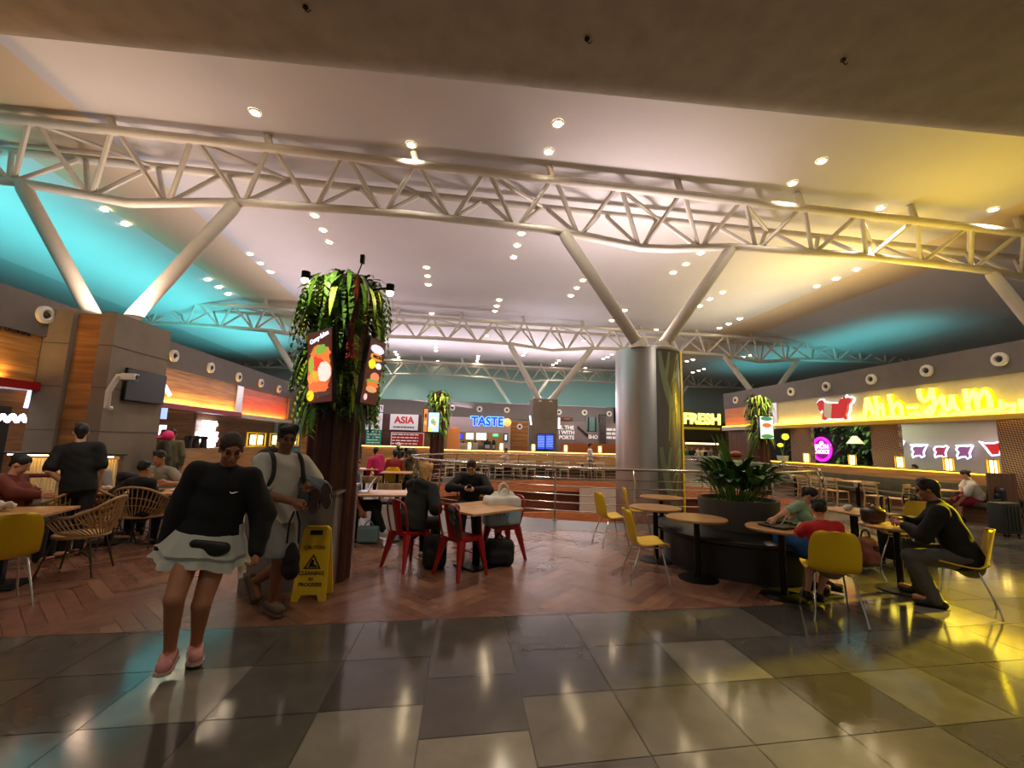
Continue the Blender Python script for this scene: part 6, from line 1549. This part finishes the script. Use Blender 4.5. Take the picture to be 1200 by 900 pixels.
vs=[at(*p) for p in tri]+[at(*p) for p in tin];b.add(vs,[(0,1,4,3),(1,2,5,4),(2,0,3,5)]);b.build('triangle_mark',BLACK,t,smooth=0)
b=MB();b.add([at(x,z) for x,z in ((-.05,.318),(.05,.318),(.045,.33),(.01,.345),(.012,.385),(-.01,.39),(-.025,.36),(-.03,.335))],[tuple(range(8))]);b.build('worker_mark',BLACK,t,smooth=0)
ra=math.atan2(dv.z,dv.y)
for s_,z,sz in (('CAUTION',.5,.045),('CLEANING',.26,.05),('IN',.205,.045),('PROGRESS',.155,.048)): text('lettering',s_,sz,mat('sign_ink',(60,46,10),.6),t,at(0,z,.006),rot=(ra,0,0),ext=.001,bold=.001)
b=MB();b.box((0,.12,hh-.01),(.2,.05,.02),bev=.004);b.build('hinge',YS,t)
# shopping bag on red chair
t=thing('shopping_bag','large white and pale blue shopping bag standing on a red chair','bag',(C3[0],C3[1],.455));t.scale=(1.12,1.1,1.2)
Mz=np.array(Matrix.Rotation(.25,3,'Z'))
sd=SDF(.009,.03);sd.box((-.02,-.03,.14),(.235,.13,.14),Mz,.05);sd.cut((0,0,.215),(0,0,1));sd.rip=(.005,26.);sd.mesh('lower_body',mat('bag_blue',(150,178,184),.6),t)
sd=SDF(.009,.03);sd.box((-.02,-.03,.25),(.23,.125,.08),Mz,.05);sd.cap((-.1,0,.32),(.09,.03,.33),.055,.05);sd.cap((0,0,.33),(.01,.0,.38),.07,.04);sd.cut((0,0,.2),(0,0,-1));sd.rip=(.008,34.);sd.mesh('upper_body',mat('bag_white',(206,200,188),.6),t)
for s in (-1,1):
    b=MB();b.tube(bez([(-.06,s*.03,.36),(-.05,s*.035,.44),(.0,s*.03,.475),(.05,s*.03,.43),(.06,s*.02,.35)],6),.013,8);b.build('handle',_M['bag_white'],t)
b=MB()
for k,x in enumerate((-.1,-.05,0,.05)): b.box((x,-.168+.25*x,.15),(.028,.006,.05+.02*(k%2)))
b.build('faded_print',mat('bag_print',(110,150,166),.6),t,smooth=0)
# grey cloth over chair back
t=thing('draped_cloth','dark grey cloth hung over back of the nearest red chair','cloth',(C2[0],C2[1],0));fc=Vector((1,.9,0)).normalized();rc=fc.cross(Vector((0,0,1)))
c=-fc*.2+rc*.09
sd=SDF(.008,.02);sd.cap(c+Vector((0,0,.8)),c+fc*.05+Vector((0,0,.48)),.05,.07,n=fc,flat=.4);sd.cap(c-fc*.07+Vector((0,0,.8)),c-fc*.05+Vector((0,0,.66)),.045,.05,n=fc,flat=.35);sd.cap(c+Vector((0,0,.81)),c-fc*.07+Vector((0,0,.81)),.045);sd.rip=(.005,40.);sd.mesh('cloth',hexm('cloth_grey',(66,62,58)),t)
# bags under the table
for k,(x,y,sz,lab) in enumerate(((508,668,(.15,.13,.2),'black backpack on the floor between the two red chairs'),(585,664,(.2,.14,.16),'black bag on the floor under the square table'))):
    c=pz(x,y);t=thing('floor_bag',lab,'bag',(c[0],c[1]+.12,0));sd=SDF(.01,.04);sd.box((0,0,sz[2]),sz,None,.08);sd.box((0,-sz[1],sz[2]*.7),(sz[0]*.7,.05,sz[2]*.5),None,.04);sd.mesh('bag_body',BLK,t);b=MB();b.tube(bez([(-.06,0,sz[2]*2-.02),(0,0,sz[2]*2+.08),(.06,0,sz[2]*2-.02)],6),.012,6);b.build('handle',BLK,t)
# tray with dishes
t=thing('food_tray','dark serving tray lying on the round table beside the child in red','tray',(TD[0]+.05,TD[1]+.02,.742),.25)
b=MB();b.box((0,0,.006),(.42,.3,.01),bev=.004);b.build('base',mat('tray_dark',(34,26,24),.35),t);b=MB();b.tube([(-.21,-.15,.018),(.21,-.15,.018),(.21,.15,.018),(-.21,.15,.018)],.01,6,closed=True);b.build('rim',mat('tray_dark',(34,26,24),.35),t)
t=thing('paper_menu','folded white paper standing on the dark tray','paper',(TD[0]+.12,TD[1]+.06,.758),.5);b=MB();b.box((0,.02,.06),(.012,.005,.15),rot=(.3,.5,0));b.box((.06,.0,.06),(.012,.005,.15),rot=(.3,-.5,0));b.build('sheet',WHITEP,t,smooth=0)
def crumple(label,loc,s,m,nm='napkin',cat='napkin'):
    t=thing(nm,label,cat,loc);sd=SDF(.006,.015);rr=random.Random(int(loc[0]*100))
    for i in range(7): sd.ell((rr.uniform(-s,s)*.6,rr.uniform(-s,s)*.6,s*.5+rr.uniform(0,s*.3)),s*rr.uniform(.4,.6))
    sd.rip=(.006,70.);sd.cut((0,0,.0),(0,0,-1));sd.mesh('crumpled_sheet',m,t)
PAP=mat('paper_white',(214,204,190),.8)
crumple('crumpled white napkin on the small square table behind the child in red',(TF[0]-.12,TF[1]-.02,.741),.07,PAP)
crumple('crumpled white paper on the leftmost cafe table',(L1[0]-.12,L1[1]+.05,.741),.09,PAP)
crumple('crumpled napkin at the left end of the long cafe table',(L2[0]-.45,L2[1]-.1,.741),.06,PAP)
# cups and plates
def cup(label,loc,s=1.):
    t=thing('paper_cup',label,'cup',loc);b=MB();b.lathe([(0,0),(.03*s,0),(.042*s,.11*s),(.044*s,.112*s),(.04*s,.108*s),(.03*s,.01)],n=20);b.build('cup_wall',PAP,t);b=MB();b.lathe([(.04*s,.106*s),(.046*s,.11*s),(.043*s,.116*s),(.038*s,.11*s)],n=20);b.build('rolled_rim',PAP,t)
def plate(label,loc,r,m):
    t=thing('plate',label,'plate',loc);b=MB();b.lathe([(0,.004),(r*.6,.004),(r,.016),(r,.02),(r*.6,.01),(0,.01)],n=28);b.build('dish',m,t)
    b=MB();b.sphere((0,0,.015),r*.45,10,6,(1,.8,.35));b.build('leftover_food',mat('food_brown',(140,90,50),.7,var=.4,scale=40),t)
cup('white paper cup standing on the long cafe table at the left',(L2[0]-.02,L2[1]+.02,.741),1.15)
plate('dark plate on the long cafe table, right of the paper cup',(L2[0]+.2,L2[1]-.1,.741),.12,mat('plate_dark',(70,40,34),.4))
plate('white plate at the left half of the long cafe table',(L2[0]-.28,L2[1]+.08,.741),.11,WHITEP)
plate('white plate at the right end of the long cafe table',(L2[0]+.42,L2[1]+.08,.741),.11,WHITEP)
for k,(x,y,lab) in enumerate(((928,562,'cup on the bench table nearest the railing end'),(958,566,'left cup on the second bench table'),(968,567,'right cup on the second bench table'),(1003,571,'cup on the third bench table'))): 
    c=pz(x,y,.741);cup('small white '+lab,c,1.1)
# pink bag and dark bag by the right table
c=pz(1024,668);t=thing('hand_bag','dusty pink bag standing under the right round table','bag',(c[0],c[1]+.1,0));sd=SDF(.01,.04);sd.box((0,0,.22),(.15,.1,.2),None,.09);sd.box((0,-.09,.16),(.11,.05,.1),None,.05);sd.rip=(.006,30.);sd.mesh('bag_body',hexm('dusty_pink',(150,88,82),.7),t)
b=MB();b.tube(bez([(-.07,0,.4),(-.03,0,.5),(.05,0,.5),(.08,0,.4)],6),.012,8);b.build('handle',hexm('bag_trim',(60,34,34)),t);b=MB();b.box((.06,-.105,.28),(.08,.03,.08),bev=.01);b.build('pocket',hexm('bag_trim',(60,34,34)),t)
t=thing('tote_bag','dark brown shiny bag on the right round table in front of the man in black','bag',(TE[0]-.13,TE[1]+.16,.742));sd=SDF(.008,.02);sd.box((0,0,.09),(.12,.08,.085),None,.04);sd.cap((-.05,0,.16),(.06,0,.17),.04);sd.rip=(.006,40.);sd.cut((0,0,.0),(0,0,-1));sd.mesh('bag_body',hexm('bag_brown',(70,52,44),.35),t);b=MB();b.tube(bez([(-.06,0,.18),(0,0,.25),(.06,0,.18)],6),.008,6);b.build('handle',BLK,t)
# suitcases
def suitcase(label,loc,rz,w,h,d,m,hh=.3):
    t=thing('suitcase',label,'suitcase',loc,rz);b=MB();b.box((0,0,h/2+.05),(w,d,h),bev=.04);b.build('shell',m,t)
    for sx in (-1,1):
        for sy in (-1,1):
            b=MB();b.sphere((sx*w*.38,sy*d*.3,.028),.028,10,8);b.build('wheel',BLACK,t)
    b=MB();b.tube([(-w*.25,d*.3,h+.04),(-w*.25,d*.3,h+hh),(-w*.22,d*.3,h+hh+.03),(w*.22,d*.3,h+hh+.03),(w*.25,d*.3,h+hh),(w*.25,d*.3,h+.04)],.011,6);b.build('trolley_handle',BLACKM,t)
    b=MB()
    for k in range(4): b.box(((k-1.5)*w*.2,-d/2-.004,h/2+.05),(.02,.01,h*.8))
    b.build('ribs',m,t)
c=pz(1062,664);suitcase('dark trolley suitcase with raised handle behind the right round table',(c[0]+.1,c[1]+.25,0),.3,.4,.55,.24,mat('case_black',(22,20,20),.4),.36)
c=pz(1092,655);suitcase('second dark trolley suitcase with raised handle left of the woman in white',(c[0],c[1]+.2,0),-.2,.38,.55,.24,mat('case_black',(22,20,20),.4),.36)
c=pz(1180,628);suitcase('large dark green suitcase at the end of the right bench',(c[0],c[1],0),.1,.5,.62,.28,mat('case_green',(30,36,30),.5),.05)
c=px(1166,598,XR-.45);t=thing('backpack','black backpack on the right bench seat beside the woman in white','backpack',(XR-.42,c[1]-.05,.485));sd=SDF(.012,.04);sd.box((0,0,.2),(.13,.16,.2),None,.1);sd.box((-.11,0,.13),(.05,.12,.11),None,.05);sd.mesh('pack',hexm('nylon_black',(16,16,18),.35),t);b=MB();b.tube(bez([(0,-.05,.38),(0,0,.45),(0,.05,.38)],6),.012,6);b.build('grab_handle',BLK,t)
# left: luggage cart with a case
c=pz(18,640);t=thing('luggage_cart','grey luggage cart carrying a silver case at the left edge','trolley',(c[0]-.1,c[1],0),.35)
b=MB();b.tube([(-.3,.25,.12),(-.3,.3,.95),(.3,.3,.95),(.3,.25,.12)],.018,8);b.build('handle_frame',STEEL,t);b=MB();b.tube([(-.3,.3,.93),(.3,.3,.93)],.03,10);b.build('grip',mat('grip_red',(96,22,24),.5),t)
b=MB();b.tube([(-.3,.25,.14),(-.2,-.5,.14),(.2,-.5,.14),(.3,.25,.14)],.02,8,closed=True);b.tube([(0,.25,.14),(0,-.5,.14)],.016,8);b.build('deck',STEEL,t)
for x,y in ((-.27,.2),(.27,.2),(0,-.45)):
    b=MB();b.tube([(x-.02,y,.06),(x+.02,y,.06)],.06,14);b.build('wheel',BLACK,t)
cs=thing('hard_case','silver grey hard case lying on the luggage cart','suitcase',(c[0]-.1,c[1],.165),.35);b=MB();b.box((0,-.08,.27),(.5,.34,.54),bev=.04);b.build('shell',mat('case_silver',(120,122,120),.35,metal=.5),cs);b=MB();b.box((0,-.255,.34),(.3,.01,.12));b.build('label_plate',WHITEP,cs);b=MB()
for k in range(3): b.box((0,-.08,.14+.13*k),(.51,.35,.012))
b.build('grooves',mat('groove',(60,60,60),.5),cs)
# jacket on yellow chair, bag on chair
t=thing('draped_jacket','black jacket hung over the yellow chair in front of the lit bench','jacket',(LY2[0],LY2[1],0));sd=SDF(.01,.03);sd.cap((-.16,-.3,.84),(.18,-.3,.84),.06,.07);sd.cap((.05,-.33,.82),(.1,-.34,.62),.09,.07,n=(0,1,0),flat=.5);sd.cap((-.14,-.32,.82),(-.16,-.33,.6),.05,.04);sd.cap((.2,-.24,.82),(.36,-.1,.78),.07,.05);sd.rip=(.006,34.);sd.mesh('fabric',BLK,t)
t=thing('carrier_bag','white plastic bag resting on the yellow chair left of the man in black','bag',(LY1[0]+.02,LY1[1]+.5,.45));sd=SDF(.01,.03);sd.box((0,0,.15),(.13,.1,.16),None,.07);sd.cap((0,0,.3),(.1,-.05,.38),.06,.03);sd.rip=(.01,40.);sd.mesh('bag_film',PAP,t);b=MB();b.tube(bez([(-.05,0,.28),(0,0,.4),(.06,0,.28)],6),.012,6);b.build('handle',PAP,t)
# laptop
c=M1;t=thing('laptop','open silver laptop with bright lid edge beside the plant column base','laptop',(c[0]-.32,c[1]-.02,.741),-PI/2+.1)
b=MB();b.box((0,0,.009),(.33,.23,.016),bev=.004);b.build('keyboard_base',mat('alu',(190,190,194),.3,metal=.7),t);b=MB();b.box((0,.165,.125),(.33,.01,.23),rot=(-.45,0,0),bev=.003);b.build('lid',mat('alu',(190,190,194),.3,metal=.7),t)
b=MB();b.box((0,.157,.125),(.31,.004,.205),rot=(-.45,0,0));b.build('display',emat('laptop_scr',(190,205,235),1.6),t)
t=thing('carry_bag','small teal bag on the floor beside the laptop table','bag',pz(431,636)+Vector((0,0,0)));sd=SDF(.01,.03);sd.box((0,0,.13),(.16,.09,.12),None,.03);sd.mesh('bag_body',hexm('bag_teal',(110,140,140)),t);b=MB();b.tube(bez([(-.08,0,.24),(0,0,.34),(.08,0,.24)],6),.01,6);b.build('handle',hexm('bag_teal',(110,140,140)),t)
# ================================================================ lights
def light(kind,loc,power,col,rot=(0,0,0),size=None,size_y=None,spot=None,blend=.6,radius=.1,spread=None):
    l=bpy.data.lights.new(kind.lower()+'_lamp',kind);l.energy=power;l.color=lin(col)
    if kind=='AREA':
        l.shape='RECTANGLE' if size_y else 'DISK';l.size=size
        if size_y: l.size_y=size_y
        if spread: l.spread=math.radians(spread)
    elif kind=='SPOT': l.spot_size=math.radians(spot);l.spot_blend=blend;l.shadow_soft_size=radius
    else: l.shadow_soft_size=radius
    o=bpy.data.objects.new(kind.lower()+'_lamp',l);COL.objects.link(o);o.location=loc
    if isinstance(rot,Vector):
        z=-rot.normalized();yy=Vector((0,1,0));yy=yy-z*yy.dot(z)
        if yy.length<.1: yy=Vector((0,0,1))-z*z.z
        yy.normalize();x=yy.cross(z);o.rotation_euler=Matrix((x,yy,z)).transposed().to_euler()
    else: o.rotation_euler=rot
    return o
UP=(PI,0,0);DN=Vector((0,0,-1))
w=bpy.data.worlds.new('world');sc.world=w;w.use_nodes=True
w.node_tree.nodes['Background'].inputs[0].default_value=(.9,.8,.68,1);w.node_tree.nodes['Background'].inputs[1].default_value=.22
TEAL=(90,232,236);WARM=(255,240,222)
# cove uplights on the shop roofs
light('AREA',(-12.5,19,4.7),620,TEAL,Vector((-.4,0,1)),2.,26,spread=110)
light('AREA',(-12.5,8,4.7),240,TEAL,Vector((-.4,0,1)),2.,6,spread=110)
light('AREA',(20,24,4.8),120,TEAL,Vector((.3,.1,1)),2.,14,spread=110)
light('AREA',(3,34.6,4.4),150,(140,226,220),Vector((0,1,.3)),30,1.,spread=100)
light('AREA',(12.9,11,4.5),200,(255,214,40),Vector((-.35,-.1,1)),1.2,8,spread=140)
# added unseen white uplights over column, pillar and shop roofs, brighten the ceiling
light('AREA',(4.8,10.95,4.3),230,(255,226,214),UP,1.2)
light('AREA',(-3.5,30.5,4.5),620,(246,228,240),Vector((.1,-.45,1)),8,2)
light('AREA',(6,30.5,4.5),620,(250,230,234),Vector((0,-.45,1)),8,2)
light('AREA',(-7.6,10.1,4.2),140,(255,224,200),UP,1.)
# ceiling downlights: one wide spot for each trio or pair
for i in range(0,57,3): 
    p=(DL[i]+DL[i+1]+DL[i+2])/3;light('SPOT',p+Vector((0,0,-.15)),470 if p.y<20 else 560,WARM,DN,spot=120,blend=.9,radius=.25)
for i in (57,58,60,62,63,64): p=DL[i];light('SPOT',p+Vector((0,0,-.15)),330,WARM,DN,spot=120,blend=.9,radius=.15)
# added unseen spots above and behind the viewpoint, light the near floor
for x,y in ((-5,1.5),(.3,.5),(5.5,1.0)): light('SPOT',(x,y,6.1),170,WARM,DN,spot=130,blend=.9,radius=.2)
# plant spotlights
for S_ in (S1,S2):
    light('SPOT',S_,90,(255,246,200),Vector((PCX,PCY-.1,2.6))-S_,spot=80,blend=.7,radius=.04)
light('SPOT',(PCX-.1,PCY-1.1,4.0),120,(255,244,190),Vector((0.05,.8,-1.2)),spot=60,blend=.8,radius=.05)
for c,yy in ((PC2,18.),(PC3,15.2)): light('SPOT',(c[0],yy-1.,4.2),150,(255,244,180),Vector((0,.8,-1.2)),spot=70,blend=.8,radius=.05)
# shop lights, left
for y in (12.2,13.6,15.,16.2): light('SPOT',(XL-3.6,y,3.2),30,(255,176,86),Vector((-.25,0,-1)),spot=75,blend=.5,radius=.03)
light('AREA',(XL-2,14,3.25),60,WARM,DN,2,5);light('AREA',(XL-2,19,3.25),60,WARM,DN,2,3);light('AREA',(XL-2,6,3.25),60,WARM,DN,2,5)
def wash(x,y0,y1,z,dx,p,c): light('AREA',(x,(y0+y1)/2,z),p,c,Vector((-.25*dx,0,1)),.06,y1-y0)
wash(XL+.03,3,8.7,2.52,1,90,(255,196,110));wash(XL+.03,11,16.7,2.45,1,90,(255,196,110));wash(XL+.03,17.3,21.3,2.4,1,80,(255,150,80))
# shop lights, right
wash(XR-.06,3,17,2.66,-1,110,(255,220,120));wash(XR-.1,17.7,20.6,2.7,-1,90,(255,170,50))
light('AREA',(XR+1.9,8,3.35),130,(255,232,214),DN,1.6,9);light('AREA',(XR+1.9,17,3.35),40,WARM,DN,1.6,6)
for y in (px(940,520,XR+.6)[1],px(1036,520,XR+.6)[1],px(1190,520,XR+.6)[1]): light('SPOT',(XR+.35,y,2.95),16,(255,200,130),Vector((.3,0,-1)),spot=70,blend=.6,radius=.03)
# back shops
light('AREA',(1.5,YB+1.5,3.2),120,(255,226,180),DN,7,2.);light('AREA',(14,YF+1.6,3.4),160,(255,226,180),DN,6,2.)
light('AREA',(0,YB-1.5,3.9),90,(255,236,226),Vector((0,.7,-.6)),16,.3)
light('AREA',(8,YB-1.5,3.9),60,(255,236,226),Vector((0,.7,-.6)),6,.3)
# yellow sign spill on the floor at the right
light('SPOT',(XR-.3,6.6,3.3),14000,(255,224,8),Vector((6.0,4.0,0))-Vector((XR-.3,6.6,3.3)),spot=26,blend=.8,radius=.25)
light('SPOT',(XR-.3,8.5,3.3),500,(255,226,10),Vector((CX,CY,2.2))-Vector((XR-.3,8.5,3.3)),spot=30,blend=.6,radius=.2)
light('AREA',(XR+1.6,px(985,520,XR+1.6)[1],3.3),60,(230,255,200),Vector((.6,0,-1)),.6,3)
# added unseen fill spots above the view, turned towards the seating and sides
for a,b_,p_ in (((-3.5,2.6,6.1),(-7.,9.,1.8),700),((1.2,2.6,6.1),(1.,7.5,.4),330),((7.5,2.4,6.1),(11.5,9.,1.5),420)):
    light('SPOT',a,p_,WARM,Vector(b_)-Vector(a),spot=62,blend=.9,radius=.25)
# added unseen soft uplights that brighten the middle of the ceiling
LIL=(238,230,242)
light('AREA',(-8.6,17,4.3),340,LIL,Vector((.75,-.1,1)),.8,12,spread=150)
light('AREA',(13.5,16,4.55),270,(250,236,200),Vector((-.7,0,1)),.8,9,spread=150)
light('AREA',(CPX,24.2,4.1),260,LIL,Vector((0,-.8,1)),1.2,1.2)
light('AREA',(4.8,10.95,4.35),200,LIL,Vector((-.3,.9,1)),1.2,1.2)
light('SPOT',(4.2,2.5,6.1),300,WARM,Vector((4.8,10.9,2.4))-Vector((4.2,2.5,6.1)),spot=24,blend=.9,radius=.2)  # added unseen spot that brightens the steel-clad column
# ================================================================ details that ride on a part become its sub-parts
SUBS={'lettering','food_picture','burger_picture','picture','price_badge','border','pictogram','print','mullion','triangle_mark','worker_mark','hand_slot','handle','pocket','shoulder_strap','grab_handle','grooves','label_plate','rolled_rim','leftover_food','light_rail','faded_print','ribs','belt_mark','sleeve_print','chest_mark'}
HOSTS=('display','panel','front_leaf','bag_body','pack','shell','cup_wall','dish','upper_body','lower_body','hood','bag_film','zip_jacket','sweatshirt')
for o in list(bpy.data.objects):
    if o.parent is not None or o.type!='EMPTY': continue
    ks=kids(o);host=None
    for h in HOSTS:
        m_=[k for k in ks if k.name.split('.')[0]==h]
        if m_: host=m_[0];break
    if host is None or host.name.startswith('shell') and 'chair' in o.name: continue
    for k in ks:
        if k.name.split('.')[0] in SUBS and k is not host and any(q is not host and q.name.split('.')[0] not in SUBS for q in ks): k.parent=host
# ================================================================ camera and render settings
cam=bpy.data.cameras.new('camera');cam.sensor_width=36;cam.lens=F/1200*36;cam.clip_end=200;cam.clip_start=.05
co=bpy.data.objects.new('camera',cam);COL.objects.link(co)
M=Matrix(((RR[0],UU[0],-FF[0],0),(RR[1],UU[1],-FF[1],0),(RR[2],UU[2],-FF[2],CZ),(0,0,0,1)))
co.matrix_world=M;sc.camera=co
sc.view_settings.view_transform='Standard';sc.view_settings.look='None';sc.view_settings.gamma=1;sc.view_settings.use_curve_mapping=False
sc.view_settings.exposure=0
try:
    sc.cycles.use_denoising=True;sc.cycles.max_bounces=6;sc.cycles.diffuse_bounces=3;sc.cycles.glossy_bounces=3
    sc.cycles.sample_clamp_indirect=4;sc.cycles.caustics_reflective=False;sc.cycles.caustics_refractive=False
except Exception: pass
